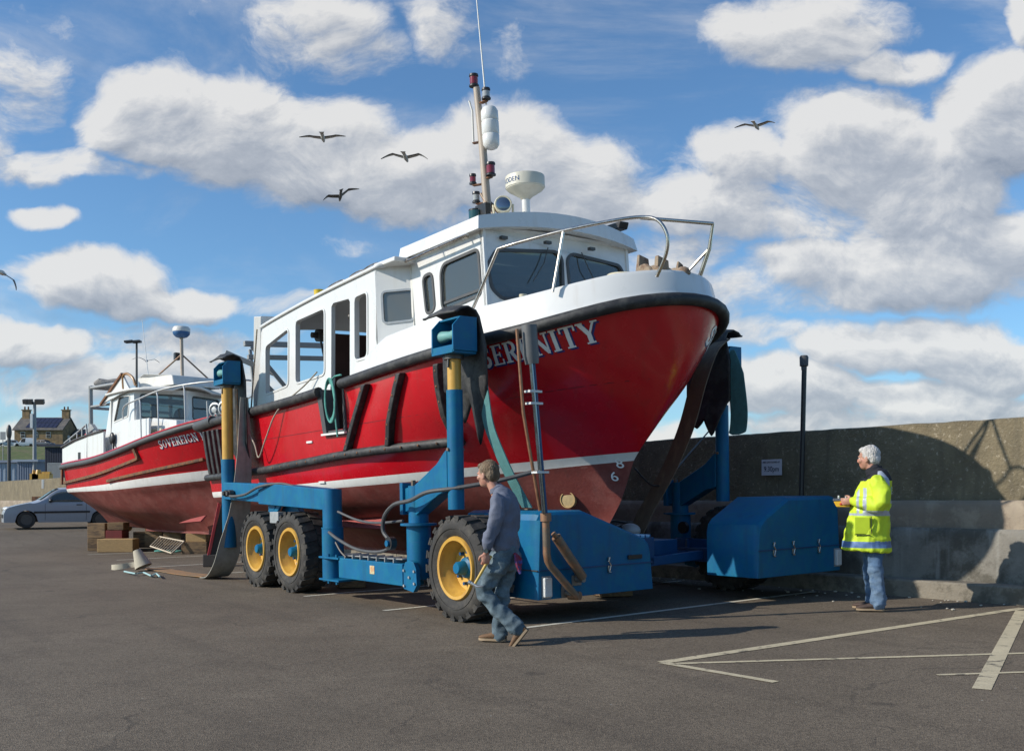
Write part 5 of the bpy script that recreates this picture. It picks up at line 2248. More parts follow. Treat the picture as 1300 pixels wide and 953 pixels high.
# front in three facets
FR = [(4.36, -1.20), (4.90, 0.), (4.36, 1.20)]
wz0, wz1 = 2.92, 3.50
for (s0, t0), (s1, t1) in zip(FR[:-1], FR[1:]):
    L_ = math.hypot(s1 - s0, t1 - t0)
    nx_, ny_ = (t1 - t0) / L_, -(s1 - s0) / L_

    def fq(a, c, d, s0=s0, t0=t0, s1=s1, t1=t1, L_=L_, nx_=nx_, ny_=ny_):
        k = a / L_
        return (s0 + (s1 - s0) * k - nx_ * d + (2.9 - c) * .05 * nx_, t0 + (t1 - t0) * k - ny_ * d, c)
    q = rrect(.16, L_ - .10, wz0, wz1, .06)
    b = MB()
    b.panel([(0, 1.95), (L_, 1.95), (L_, 3.64), (0, 3.64)], [q], fq, .05)
    b.build('wheelhouse_front', WHITE2, sb, angle=25)
    b = MB()
    b.panel(q, [], lambda a, c, d: fq(a, c, d + .02), .006)
    wn = b.build('front_window', GLAS, sb)
    b = MB()
    b.panel(grow(q, .022), [grow(q, -.015)], lambda a, c, d: fq(a, c, d - .012), .018)
    b.build('window_seal', DSTEEL, wn)
b = MB()
b.panel([(-1.2, 1.95), (1.2, 1.95), (1.2, 3.6), (-1.2, 3.6)], [rrect(-.95, -.1, 3.0, 3.45, .05), rrect(.1, .95, 3.0, 3.45, .05)], lambda a, c, d: (2.9 - d, a, c), .05)
b.build('wheelhouse_back', WHITE2, sb)
b = MB()
P = []
for s in np.linspace(2.75, 5.12, 12):
    hw = 1.30 if s < 4.3 else 1.30 - .75 * ((s - 4.3) / .82) ** 1.8
    P.append([(s, t * hw, 3.62 + .15 * (1 - t * t) + .03 * math.sin((s - 2.75) / 2.37 * math.pi)) for t in np.linspace(-1, 1, 13)])
b.grid(P)
b.build('wheelhouse_roof', WHITE2, sb, solid=.06, merge=False)
# raised rear fairing with varnished edge
b = MB()
pr = [(2.42, -1.20, 3.35), (2.62, -1.20, 3.42), (4.1, -1.20, 3.66), (4.2, -1.20, 3.70), (4.12, -1.20, 3.92), (3.95, -1.20, 4.03), (3.75, -1.20, 4.05)]
b.prism([(2.40, -1.24, 3.36), (2.62, -1.24, 3.42), (4.15, -1.24, 3.64), (3.72, -1.24, 4.04)], (0, .05, 0))
b.build('rear_fairing', WHITE, sb)
b = MB()
b.beam((2.36, -1.25, 3.37), (3.74, -1.25, 4.07), .07, .06)
b.build('fairing_strip', RUST, sb)
b = MB()
b.tube(smooth_path([(3.78, -1.24, 3.68), (3.76, -1.24, 4.0), (4.0, -1.24, 4.05), (4.3, -1.22, 3.92), (4.42, -1.2, 3.72)], 5), .035, 8)
b.build('hoop', VARN, sb)
b = MB()
b.prism([(3.9, -.9, 3.72), (5.1, -.5, 3.74), (5.0, -.5, 4.0), (4.2, -.9, 4.06), (3.85, -.9, 3.98)], (0, 1.4, 0))
b.build('hatch_cover', WHITE2, sb, bevel=.03)
# mast and radar
b = MB()
b.tube([(4.55, .0, 3.7), (4.48, .0, 5.05)], .045, 10)
m2 = b.build('mast', mat('mast_paint', (.40, .33, .26)), sb)
b = MB()
b.tube([(4.50, .0, 4.62), (3.75, -.7, 3.74)], .022)
b.tube([(4.50, .0, 4.62), (5.0, .8, 3.74)], .022)
b.build('stay', BRONZE, m2)
b = MB()
b.lathe([(.10, 0), (.15, .02), (.21, .08), (.22, .13), (.22, .15)], (4.48, .0, 5.06), (0, 0, 1), 26)
sc2 = b.build('radar_base', mat('blue_radar', (.04, .13, .30), .4), m2)
b = MB()
b.lathe([(.222, .151), (.225, .23), (.19, .28), (0, .30)], (4.48, .0, 5.06), (0, 0, 1), 26)
b.build('radar_dome', WHITE2, sc2)
b = MB()
b.box(4.26, 4.38, -.12, .02, 4.48, 4.68)
b.build('deck_lamp', BLACKP, m2, bevel=.02)
b = MB()
b.tube([(3.75, -.55, 3.95), (3.45, -.6, 5.6)], [.014, .007], 6)
b.tube([(3.76, -.55, 3.9), (3.74, -.55, 4.08)], .03, 8)
b.build('whip_aerial', WHITE, sb)
# bow rail
b = MB()
b.tube(smooth_path([(3.95, -1.32, 2.9), (4.05, -1.33, 3.20), (4.9, -1.30, 3.34), (6.0, -1.18, 3.50), (7.2, -.85, 3.58), (8.0, -.25, 3.62), (8.1, 0, 3.62)], 4), .022, 8)
for s, t, z in ((4.9, -1.30, 3.34), (5.7, -1.22, 3.46), (6.7, -1.02, 3.56)):
    b.tube([(s - .02, t, z), (s + .08, t - .02, z - .12), (s + .1, t, hermite(RD, s))], .018, 8)
b.build('bow_rail', GALV, sb)
b = MB()
b.tube(smooth_path([(3.95, 1.32, 2.9), (4.05, 1.33, 3.20), (4.9, 1.30, 3.34), (6.0, 1.18, 3.50), (7.2, .85, 3.58), (8.0, .25, 3.62), (8.1, 0, 3.62)], 4), .022, 8)
b.build('bow_rail', GALV, sb)
# low coachroof forward
b = MB()
b.prism([(4.5, -.95, 2.05), (6.0, -.85, 2.25), (5.85, -.8, 2.78), (4.7, -.9, 2.90)], (0, 1.8, 0))
b.build('coachroof', WHITE, sb, bevel=.04)
b = MB()
b.box(4.75, 5.4, -.985, -.93, 2.38, 2.60)
b.build('vent_panel', CREAM, sb, bevel=.02)
b = MB()
b.box(4.0, 5.2, -1.20, -1.14, 1.98, 2.85)
b.build('locker_side', WHITE, sb, bevel=.02)
b = MB()
b.ball((3.15, -1.27, 2.42), (.12, .06, .17), 12, 10)
b.tube([(3.15, -1.25, 2.4), (3.3, -1.3, 2.05)], .03)
b.build('side_vent', BLACKP, sb)
b = MB()
b.box(4.0, 4.5, -.5, .5, 2.0, 2.95)
b.ball((3.6, .4, 3.0), (.16, .2, .3), 10, 8)
b.build('console', DARKIN, sb)
SL = text_len('SOVEREIGN II')


def nm2(u, v, lift):
    k = u / SL
    s = 5.88 + 1.42 * k ** .95
    z = 2.05 + .20 * k + .19 * v
    return (s, -H2.t_at(s, z) - lift, z)


b, _ = letters('SOVEREIGN II', nm2, .004, .003, dx=.06, dy=-.08)
b.build('name_shadow', NAVYT, hull2, merge=False)
b, _ = letters('SOVEREIGN II', nm2, .010, .004)
b.build('name_lettering', WLET, hull2, merge=False)


# timber blocks under the smaller boat
def block(px0, px1, ybot, ytop, Y, depth, m, label, rot=0., group='timber blocks under the smaller boat'):
    a, c = W(px0, ybot, Y), W(px1, ybot, Y)
    z1 = W(px0, ytop, Y).z
    cx, hw = (a.x + c.x) / 2, (c.x - a.x) / 2
    g0 = max(a.z, gz(cx, Y + depth / 2)) if a.z < .12 else a.z
    M3 = Matrix.Rotation(rot, 3, 'Z')
    e = MB()
    ex, ey = M3 @ Vector((hw, 0, 0)), M3 @ Vector((0, depth / 2, 0))
    ctr = Vector((cx, Y + depth / 2, (g0 + z1) / 2))
    e.obox(ctr, ex, ey, (0, 0, (z1 - g0) / 2))
    o = e.build('timber_block', m, bevel=.012, origin=(cx, Y + depth / 2, g0))
    return tag(o, label, 'block', group)


YB = 27.0
block(110, 131, 700, 683, YB, .6, WOOD, 'leftmost timber block, under a taller block below the red rudder', .08)
block(111, 134, 682.6, 664, YB, .6, WOOD, 'tall timber block stacked on the leftmost block', -.05)
block(123, 168, 701, 684, 26.4, .5, WOODP, 'long pale timber block lying in front of the leftmost stack', .03)
block(134, 155, 683.5, 673, 26.9, .5, mat('red_timber', (.16, .03, .03), .85, var=.3, bump=.3), 'low red painted timber block on the long pale block', .0)
block(136, 156, 672.6, 663, 26.9, .5, WOOD, 'short timber block directly under the rudder', .04)
block(168, 184, 695, 675, 27.4, .5, WOOD, 'upright timber block to the left of the metal rack', .1)
block(184, 206, 695, 670, 27.2, .5, DSTEEL if False else WOOD, 'dark square timber block behind the metal rack', -.06)
block(207, 229, 692, 669, 26.6, .6, WOOD, 'upper timber block under the middle of the smaller boat keel', .05)
block(230, 262, 703, 688, 25.2, .5, WOOD, 'bottom timber block right of the metal rack', .02)
block(236, 262, 687.6, 677, 25.3, .5, WOODP, 'flat pale timber block in the right hand stack', -.03)
block(246, 262, 676.6, 664, 25.4, .5, WOOD, 'top timber block of the right hand stack under the keel', .06)
block(296, 308, 692, 668, 25.0, .5, WOOD, 'timber block seen between the rear wheel and the strap', .0)
block(262, 296, 698, 676, 25.6, .7, WOOD, 'wide timber block behind the leaning boat prop', .0)
# block under the hoist pillar and one below the machinery housing
block(426, 460, 746, 733, 15.4, .35, WOOD, 'timber block on the ground below the low side beam of the hoist', .3, None)
block(757, 800, 757, 750.5, 13.6, .4, WOOD, 'flat timber board on the ground under the near machinery housing', .3, None)

# metal rack with green rope
r0, r1, r2, r3 = W(191, 693, 25.6), W(218, 702, 25.0), W(234, 687, 25.2), W(203, 681, 25.9)
b = MB()
for a, c in ((r0, r1), (r1, r2), (r2, r3), (r3, r0)):
    b.tube([a, c], .022, 8)
for i in range(1, 10):
    t = i / 10
    b.tube([r0.lerp(r1, t), r3.lerp(r2, t)], .014, 6)
tag(b.build('metal_rack', mat('pale_steel', (.42, .36, .28), .6, metal=.4), origin=r1), 'pale barred metal rack leaning on the blocks under the smaller boat', 'rack')
g0 = G(197, 701)
pts = [(g0.x + .12 * math.cos(i * .9) + .10 * i / 3, g0.y + .15 * math.sin(i * .9), g0.z + .03 + .01 * (i % 3)) for i in range(22)]
rope('tangled_rope', pts, .022, ROPEG, 'tangle of green rope on the ground beside the metal rack', k=3)
g0 = G(153, 699)
b = MB()
b.ball((g0.x, g0.y, g0.z + .06), (.16, .10, .07), 10, 7)
b.ball((g0.x + .12, g0.y, g0.z + .04), (.12, .08, .04), 10, 7)
tag(b.build('crumpled_sack', mat('white_sack', (.5, .5, .5), .8, bump=.8, bs=14), origin=g0), 'small crumpled white sack in front of the long pale timber block', 'sack')

# red and black prop leaning against the stern of the big boat
f0, f1 = W(261, 718, 20.6), W(276, 632, 20.35)
pr = empty('boat_prop', (f0.x, f0.y, gz(f0.x, f0.y)))
tag(pr, 'dark leg with a bright red edge propping the stern of the large boat', 'prop')
b = MB()
d = (f1 - f0)
n_ = Vector((1, .2, 0)).normalized()
b.beam(f0 + n_ * .19, f1 + n_ * .26, .30, .22, up=(.3, -1, 0))
put(b, 'leg', mat('charcoal_prop', (.045, .042, .042), .7, var=.2, bump=.2), pr, bevel=.01)
b = MB()
b.beam(f0 + n_ * .02, f1 + n_ * .06, .06, .26, up=(.3, -1, 0))
put(b, 'red_edge', mat('faded_red_edge', (.55, .06, .07), .6, streak=.3, streakcol=(.5, .4, .36)), pr, bevel=.006)
b = MB()
b.box(f0.x - .01, f0.x + .34, f0.y - .17, f0.y + .17, gz(f0.x, f0.y), .28)
put(b, 'foot', mat('prop_foot', (.035, .03, .028), .8), pr, bevel=.02)

# ================================================================== BLUE BOAT HOIST
hoist = empty('boat_hoist', T_O, T_M)
tag(hoist, 'blue wheeled boat hoist with yellow rams and big tyres carrying the large boat', 'boat hoist')


def wheel(s, l, out, r=.615, w=.42, name='wheel', turn=0.):
    """out = +1 / -1 : side (in l) of the visible hub"""
    ax = Vector((math.sin(turn) * -1, math.cos(turn), 0)) * -out     # outward axis
    side = ax.cross(Vector((0, 0, 1)))
    c = Vector((s, l, r))

    b = MB()
    rr = .60 * r
    prof = [(rr, -w / 2 + .03), (rr + .04, -w / 2), (r * .80, -w / 2 - .018), (r * .90, -w / 2 + .0), (r * .965, -w / 2 + .03), (r * .965, w / 2 - .03), (r * .90, w / 2 - .0), (r * .80, w / 2 + .018), (rr + .04, w / 2), (rr, w / 2 - .03)]
    b.lathe(prof, c, ax, 56, closedprof=True)
    # moulded ring on the sidewall
    b.lathe([(r * .735, w / 2 - .01), (r * .75, w / 2 + .020), (r * .77, w / 2 + .022), (r * .785, w / 2 - .01)], c, ax, 48, closedprof=True)
    # tread lugs
    N = 22
    for i in range(N):
        for hf in (-1, 1):
            a0 = 2 * math.pi * (i + (.5 if hf > 0 else 0)) / N
            da = 2 * math.pi / N * .36
            vs = []
            for (rad, shr) in ((r * .95, 1), (r * .998, .93)):
                for (aa, y) in ((-da, .01), (da, .01), (da * .8 + .10, w / 2 * 1.02), (-da * .8 + .10, w / 2 * 1.02)):
                    a = a0 + aa * shr
                    vs.append(c + ax * (hf * y) + (side * math.cos(a) + Vector((0, 0, 1)) * math.sin(a)) * rad)
            # shoulder turns down the sidewall
            b.hexa(vs)
            sh = []
            for rad, y in ((r * .885, w / 2 + .006), (r * .975, w / 2 * .985)):
                for aa in (-da * .6 + .10, da * .6 + .10):
                    a = a0 + aa
                    sh.append(c + ax * (hf * y) + (side * math.cos(a) + Vector((0, 0, 1)) * math.sin(a)) * rad)
            sh2 = [q - ax * hf * .03 for q in sh]
            b.hexa([sh[0], sh[1], sh[3], sh[2], sh2[0], sh2[1], sh2[3], sh2[2]])
    ty = b.build('wheel', TYRE, hoist, angle=30)
    b = MB()
    R0 = rr + .005
    b.lathe([(R0, -w / 2 + .02), (R0, w / 2 - .02), (R0 - .015, w / 2 + .005), (R0 - .05, w / 2 - .0), (R0 - .06, w / 2 - .06), (R0 - .09, w / 2 - .10), (R0 - .11, .02), (.12, .0), (0, .0)], c, ax, 44)
    rim = b.build('rim', YEL, ty, angle=40)
    b = MB()
    b.lathe([(.13, .0), (.12, .06), (.085, .08), (.075, .17), (.06, .19), (0, .192)], c, ax, 24)
    b.build('hub', BLUE, rim)
    b = MB()
    for k in range(8):
        a = 2 * math.pi * k / 8 + .2
        p = c + (side * math.cos(a) + Vector((0, 0, 1)) * math.sin(a)) * .19
        b.cyl(p + ax * .005, p + ax * .06, .022, n=6)
    b.build('wheel_nut', BLUED, rim)
    return ty


for s in (0, -4.51, -5.79):
    wheel(s, .21, 1)
for s in (-4.51, -5.79):
    wheel(s, 4.95, -1)
wheel(-.05, 4.95, -1, turn=.0)


def sidebuild(l, mir):
    """one side frame. mir=+1 near side, -1 far side; i() gives inboard offsets"""
    def i_(d):
        return l + d * mir
    b = MB()
    b.cyl((-1.10, l, .42), (-1.10, l, 1.10), .155, n=28)
    b.cyl((-1.10, l, 1.115), (-1.10, l, 1.58), .125, n=28)
    b.build('front_pillar', BLUE, hoist)
    b = MB()
    b.cyl((-1.10, l, 1.085), (-1.10, l, 1.112), .23, n=28)
    b.box(-1.40, -1.10, l - .06, l + .06, 1.088, 1.11)
    b.build('pillar_flange', BLUE, hoist)
    b = MB()
    b.obox((-1.30, l, 1.42), (.035, 0, 0), (0, .13, 0), (0, 0, .20))
    b.build('pillar_plate', BLUE, hoist, bevel=.006)
    # foot bracket
    b = MB()
    yo = l - .20 * mir
    b.prism([(-1.16, yo, .30), (-1.16, yo, .56), (-1.12, yo, .63), (-1.02, yo, .66), (-.92, yo, .64), (-.86, yo, .56), (-.85, yo, .36), (-.93, yo, .27)], (0, .06 * mir, 0))
    b.build('foot_bracket', BLUE, hoist, bevel=.006)
    b = MB()
    for q in ((-1.13, .34), (-1.13, .53), (-.89, .53), (-.89, .38), (-1.01, .45)):
        b.cyl((q[0], yo - .02 * mir, q[1]), (q[0], yo, q[1]), .018, n=6)
    b.build('bolt', GALV, hoist)
    # low side beam
    b = MB()
    b.box(-2.98, -1.25, l - .16, l + .16, .32, .60)
    b.build('side_beam', BLUE, hoist, bevel=.012)
    b = MB()
    b.box(-2.08, -1.96, l - .164 * 1, l - .160, .43, .54)
    b.build('data_plate', mat('label_yellow', (.55, .5, .3), .5, col2=(.6, .2, .05), mixs=30), hoist)
    b = MB()
    b.beam((-2.9, l - .05 * mir, .635), (-1.3, l - .05 * mir, .655), .16, .012)
    for k in range(7):
        b.box(-2.8 + k * .22, -2.785 + k * .22, l - .16, l + .10, .603, .665)
    b.build('cable_tray', GALV, hoist)
    # rear pillar of the beam
    b = MB()
    b.cyl((-3.45, l, .24), (-3.45, l, 1.0), .155, n=26)
    b.cyl((-3.45, l, 1.005), (-3.45, l, 1.56), .14, n=26)
    b.build('rear_pillar', BLUE, hoist)
    b = MB()
    b.cyl((-3.45, l, .99), (-3.45, l, 1.01), .16, n=26)
    b.box(-3.55, -2.95, l - .18, l + .18, .575, .60)
    b.box(-3.55, -2.95, l - .18, l + .18, .26, .285)
    for q in ((-3.3, .62), (-3.05, .62), (-3.3, .24), (-3.05, .24)):
        b.cyl((q[0], l - .15, q[1] - .02), (q[0], l - .15, q[1] + .02), .022, n=6)
    b.build('pillar_clamp', BLUE, hoist)
    # upper rear beam
    b = MB()
    b.hexa([(-7.45, l - .11, 1.42), (-5.6, l - .11, 1.36), (-5.6, l + .11, 1.36), (-7.45, l + .11, 1.42), (-7.45, l - .11, 1.72), (-5.6, l - .11, 1.66), (-5.6, l + .11, 1.66), (-7.45, l + .11, 1.72)])
    b.hexa([(-5.8, l - .135, 1.34), (-3.45, l - .135, 1.26), (-3.45, l + .135, 1.26), (-5.8, l + .135, 1.34), (-5.8, l - .135, 1.69), (-3.45, l - .135, 1.56), (-3.45, l + .135, 1.56), (-5.8, l + .135, 1.69)])
    b.build('upper_beam', BLUE, hoist, bevel=.012)
    # bogie
    b = MB()
    b.prism([(-5.75, l + .12 * mir, .95), (-4.6, l + .12 * mir, .95), (-4.95, l + .12 * mir, 1.37), (-5.35, l + .12 * mir, 1.37)], (0, .10 * mir, 0))
    b.beam((-5.75, l + .05 * mir, 1.22), (-5.45, l + .0 * mir, 1.42), .05, .30)
    b.beam((-5.6, l + .0 * mir, 1.14), (-5.3, l + .0 * mir, 1.40), .04, .25)
    b.beam((-5.95, l + .3 * mir, .66), (-4.3, l + .3 * mir, .66), .14, .26)
    for s in (-4.51, -5.79):
        b.cyl((s, l, .615), (s, l + .45 * mir, .615), .09)
    b.beam((-5.15, l + .25 * mir, .6), (-5.15, l + .25 * mir, 1.36), .3, .10)
    b.build('bogie', BLUE, hoist, bevel=.008)
    b = MB()
    b.box(-5.30, -4.98, l - .16, l - .02, 1.04, 1.22)
    b.build('valve_block', GALV, hoist, bevel=.01)
    # rear lifting post
    b = MB()
    b.cyl((-7.42, l, .57), (-7.42, l, 2.12), .118, n=26)
    b.build('rear_post', BLUE, hoist)
    b = MB()
    b.cyl((-7.42, l, 2.12), (-7.40, l, 3.42), .098, n=24)
    b.build('rear_ram', YEL, hoist)
    b = MB()
    b.tube([(-7.28, l + .12 * mir, 3.35), (-7.26, l + .14 * mir, 2.2), (-7.28, l + .14 * mir, 1.75)], .028)
    b.build('ram_hose', BRONZE, hoist)
    # front lifting post and its bent arm
    b = MB()
    b.cyl((-.25, l, 1.29), (-.25, l, 2.70), .098, n=26)
    b.build('front_post', BLUE, hoist)
    b = MB()
    b.cyl((-.25, l, 2.70), (-.25, l, 3.10), .082, n=24)
    b.build('front_ram', YEL, hoist)
    b = MB()
    b.prism([(-1.27, l - .095, 1.26), (-1.27, l - .095, 1.55), (-1.05, l - .095, 1.58), (-.52, l - .095, 1.84), (-.36, l - .095, 1.97), (-.30, l - .095, 2.0), (-.30, l - .095, 1.50), (-.50, l - .095, 1.46), (-1.0, l - .095, 1.22)], (0, .19, 0))
    b.build('bent_arm', BLUE, hoist, bevel=.012)
    b = MB()
    for z in (2.0,):
        b.cyl((-.25, l - .12, z), (-.25, l + .12, z), .02, n=8)
    b.cyl((-1.18, l - .02, 1.58), (-1.18, l - .02, 1.65), .03, n=8)
    b.build('lock_pin', BRONZE, hoist)
    # axle stub of the front wheel
    b = MB()
    b.cyl((-.02, l + .0 * mir, .615), (-.02, l + .4 * mir, .615), .10)
    b.box(-.9, .2, l + .26 * mir - .07, l + .26 * mir + .07, .50, .74)
    b.beam((-1.1, l + .05 * mir, .62), (-.6, l + .28 * mir, .62), .18, .24)
    b.build('front_axle', BLUED, hoist, bevel=.01)


sidebuild(.21, 1)
sidebuild(4.95, -1)


def head(s, l, z, sc_, mir):
    """roller head: open blue box with a teal roller"""
    b = MB()
    w, h = .22 * sc_, .40 * sc_
    for q in (-1, 1):
        b.prism([(s + q * w, l - .17 * sc_, z), (s + q * w, l + .17 * sc_, z), (s + q * w, l + .17 * sc_, z + h), (s + q * w, l - .06 * sc_, z + h), (s + q * w, l - .17 * sc_, z + h * .72)], (.022, 0, 0))
    b.box(s - w, s + w, l - .17 * sc_, l + .17 * sc_, z - .03, z)
    b.box(s - w, s + w, l + .13 * sc_ * mir - .012, l + .13 * sc_ * mir + .012, z, z + h)
    b.box(s - w, s + w, l - .06, l + .1, z + h - .02, z + h + .003)
    b.box(s - w, s + w + .02, l - .165 * sc_, l - .145 * sc_, z - .02, z + h * .16)
    hd_ = b.build('post_head', BLUE, hoist, bevel=.004)
    b = MB()
    b.lathe([(.03, -w + .02), (.075, -w + .03), (.06, -w * .3), (.05, 0), (.06, w * .3), (.075, w - .03), (.03, w - .02)], (s, l - .04, z + h * .5), (1, 0, 0), 18)
    b.build('roller', mat('teal_roller', (.16, .36, .34), .4), hd_)
    b = MB()
    b.cyl((s, l, z - .08), (s, l, z - .03), .12, n=18)
    b.tube([(s + .02, l - .09, z - .03), (s + .02, l - .10, z - .18)], .014)
    b.build('collar', DSTEEL, hd_)


head(-.25, .21, 3.14, 1.0, 1)
head(-7.40, .21, 3.45, .95, 1)
head(-.25, 4.95, 3.14, 1.0, -1)
head(-7.40, 4.95, 3.45, .95, -1)


# ---- machinery housings
def housing(s0, s1, l0, l1, lsl, z0, zt, zs, name):
    """front profile in (l, z): flat top from l0 to lsl, slope down to l1"""
    d = 1 if l1 > l0 else -1
    c = .09
    e = MB()

    def prof(ins, z_off=0.):
        return [(l0 + d * ins, z0), (l0 + d * ins, zt - .10), (l0 + d * (ins + .035), zt - .03 - ins), (l0 + d * (ins + .12), zt - ins), (lsl, zt - ins), (l1 - d * (.10 + ins), zs + .10 - ins * .5), (l1 - d * (.03 + ins), zs + .03 - ins * .5), (l1 - d * ins, zs - .08), (l1 - d * ins, z0)]
    rings = [(s0, 0.), (s1 - c, 0.), (s1 - c * .35, .025), (s1, .085)]
    vs, fs = [], []
    for (s, ins) in rings:
        for (l, z) in prof(ins * .55):
            vs.append((s - (.0 if z > zt * .6 else 0), l, z))
    # only the upper edge is chamfered: keep lower corners square
    n = 9
    for r_ in range(len(rings)):
        for k in (0, 8):
            l_, z_ = prof(0)[k]
            vs[r_ * n + k] = (min(rings[r_][0] + (c * .0), s1), l_, z_)
    for r_ in range(len(rings) - 1):
        for k in range(n):
            fs.append((r_ * n + k, r_ * n + (k + 1) % n, (r_ + 1) * n + (k + 1) % n, (r_ + 1) * n + k))
    fs.append(tuple(reversed(range(n))))
    fs.append(tuple(range((len(rings) - 1) * n, len(rings) * n)))
    e.add(vs, fs)
    return e.build(name, BLUE, hoist, angle=25, bevel=.006)


hz0 = .27
H1g = housing(-.55, .85, .55, 2.36, 1.25, hz0, 1.265, .80, 'machinery_housing')
H2g = housing(.50, 1.35, 5.50, 3.74, 4.38, .33, 1.36, .98, 'machinery_housing')


def trim(l0, l1, s, z, z0, latches, house_):
    b = MB()
    d = 1 if l1 > l0 else -1
    b.beam((s + .006, l0, z), (s + .006, l1, z), .012, .014)
    b.build('lid_seam', BLUED, house_)
    for lx in latches:
        b = MB()
        b.box(s + .002, s + .02, lx - .018, lx + .018, z - .07, z + .0)
        b.tube([(s + .03, lx, z + .10), (s + .03, lx - .02, z + .05), (s + .03, lx + .015, z + .0), (s + .03, lx - .01, z - .07)], .009, 6)
        b.tube([(s + .025, lx - .02, z - .08), (s + .025, lx + .02, z - .08)], .010, 6)
        b.box(s + .002, s + .018, lx - .012, lx + .012, z + .06, z + .10)
        b.build('latch', STEEL, house_, bevel=.002)


trim(.56, 2.35, .85, .60, hz0, (1.10, 1.62), H1g)
trim(5.49, 3.75, 1.35, .68, .33, (4.05, 5.00, 4.45), H2g)
b = MB()
b.box(.853, .875, 1.93, 2.16, .655, .705)
b.build('vent_slot', BLACKP, H1g, bevel=.004)
b = MB()
b.beam((.85, .547, .60), (-.5, .547, .60), .01, .014)
b.tube([(.40, .52, .70), (.40, .52, .50)], .02)
b.build('side_catch', DSTEEL, H1g)
for (s, l, z, hh) in ((.85, .665, .40, H1g), (1.35, 5.42, .50, H2g)):
    b = MB()
    b.box(s + .003, s + .05, l - .055, l + .055, z - .10, z + .12)
    lt = b.build('marker_lamp', LAMPW, hh, bevel=.012)
    b = MB()
    b.box(s + .002, s + .012, l - .065, l + .065, z - .115, z + .135)
    b.build('lamp_base', GREYP, lt)
# orange ladder bar, chassis between the two sides
b = MB()
b.beam((.25, 2.3, .52), (.25, 3.9, .58), .10, .12)
b.beam((-.75, 2.1, .45), (-.75, 4.8, .50), .30, .14)
b.beam((.0, 2.2, .40), (-.6, 4.0, .48), .12, .10)
b.box(-.45, .30, 2.45, 2.95, .50, .86)
b.box(-.40, .10, 3.15, 3.60, .52, .80)
b.beam((-1.1, .3, .5), (-.2, .6, .5), .2, .2)
b.beam((-1.1, 4.8, .5), (.55, 4.3, .55), .2, .2)
for k in range(5):
    b.box(-.46, .305, 2.50 + k * .09, 2.53 + k * .09, .86, .90)
b.build('cross_frame', BLUED, hoist, bevel=.008)
b = MB()
b.ball((-.25, 3.05, .93), (.16, .13, .10), 14, 9)
b.cyl((-.25, 3.05, .8), (-.25, 3.05, .9), .05)
b.build('air_filter', mat('grey_filter', (.35, .35, .36), .5), hoist)
for pts in ([(-.2, 2.5, .85), (-.3, 2.9, 1.0), (-.6, 3.2, .8), (-.9, 3.5, .6)], [(-.1, 2.6, .8), (.1, 3.0, .72), (-.1, 3.5, .75), (-.5, 4.2, .7)], [(.0, 2.45, .82), (-.4, 2.8, 1.05), (-.9, 3.6, 1.0)]):
    b = MB()
    b.tube(smooth_path(pts, 5), .016, 7)
    b.build('hydraulic_hose', BLACKP, hoist)

# ---- hoses along the near side
for pts, r, m in (([(-3.1, .12, 1.24), (-2.6, .15, 1.13), (-2.0, .12, 1.10), (-1.3, .1, 1.14)], .018, RUBG),
                  ([(-3.25, .05, .95), (-2.9, .03, .85), (-2.3, 0, .74), (-1.7, 0, .74), (-1.42, .05, .84)], .022, RUBG),
                  ([(-1.42, .02, .86), (-1.62, .0, 1.0), (-1.55, -.02, 1.2), (-1.25, -.05, 1.35), (-.9, -.03, 1.40), (-.55, .0, 1.50), (-.2, .15, 1.54), (.2, .5, 1.62), (.5, .8, 1.72)], .026, RUBG),
                  ([(-7.0, .02, 1.50), (-6.7, .0, 1.47), (-6.2, .02, 1.50), (-5.6, .02, 1.62), (-5.0, .12, 1.66), (-4.4, .15, 1.58)], .022, RUBG),
                  ([(-2.95, .0, .82), (-2.85, .02, .70), (-2.75, .05, .62)], .016, DSTEEL)):
    b = MB()
    b.tube(smooth_path(pts, 5), r, 8)
    b.build('hydraulic_hose', m, hoist)
b = MB()
b.cyl((-1.40, .02, .86), (-1.40, -.06, .86), .085, n=18)
b.build('hose_reel', BLACKP, hoist)
b = MB()
b.cyl((-1.40, -.061, .86), (-1.40, -.09, .86), .04, n=12)
b.build('reel_hub', BLUE, hoist)
b = MB()
for q in (-7.05, -6.88):
    b.cyl((q, .08, 1.52), (q, .0, 1.52), .06, n=8)
    b.cyl((q, .0, 1.52), (q, -.04, 1.52), .04, n=8)
b.build('pipe_coupling', DSTEEL, hoist)

# ---- tall guide pipe at the near front corner
b = MB()
b.tube([(1.00, .98, .30), (.99, .62, .66), (1.0, .575, .72), (1.0, .56, .80), (1.0, .555, 1.18)], .042, 14)
b.cyl((1.0, .555, 1.16), (1.0, .555, 1.25), .062, n=16)
b.tube([(.88, .98, .30), (1.02, 1.02, .30)], .05, 12)
gp = b.build('guide_pipe', BRONZE, hoist)
b = MB()
b.tube([(1.0, .54, 1.25), (1.02, .38, 2.9)], .034, 12)
b.build('rod_blue', BLUED, gp)
b = MB()
b.tube([(1.03, .50, 1.25), (1.05, .34, 2.9)], .022, 10)
b.build('rod_chrome', CHROME, gp)
b = MB()
b.tube([(.98, .49, 1.28), (.99, .27, 2.35), (.99, .20, 3.25)], .018, 10)
b.build('rod_copper', mat('copper_tube', (.32, .16, .09), .4, metal=.5, var=.3, vs=12), gp)
b = MB()
b.tube([(1.02, .38, 2.88), (1.02, .37, 2.96), (1.02, .345, 3.30)], [.075, .085, .085], 16)
b.build('top_sleeve', mat('dark_grey_sleeve', (.12, .125, .13), .5, var=.15, streak=.3), gp)
b = MB()
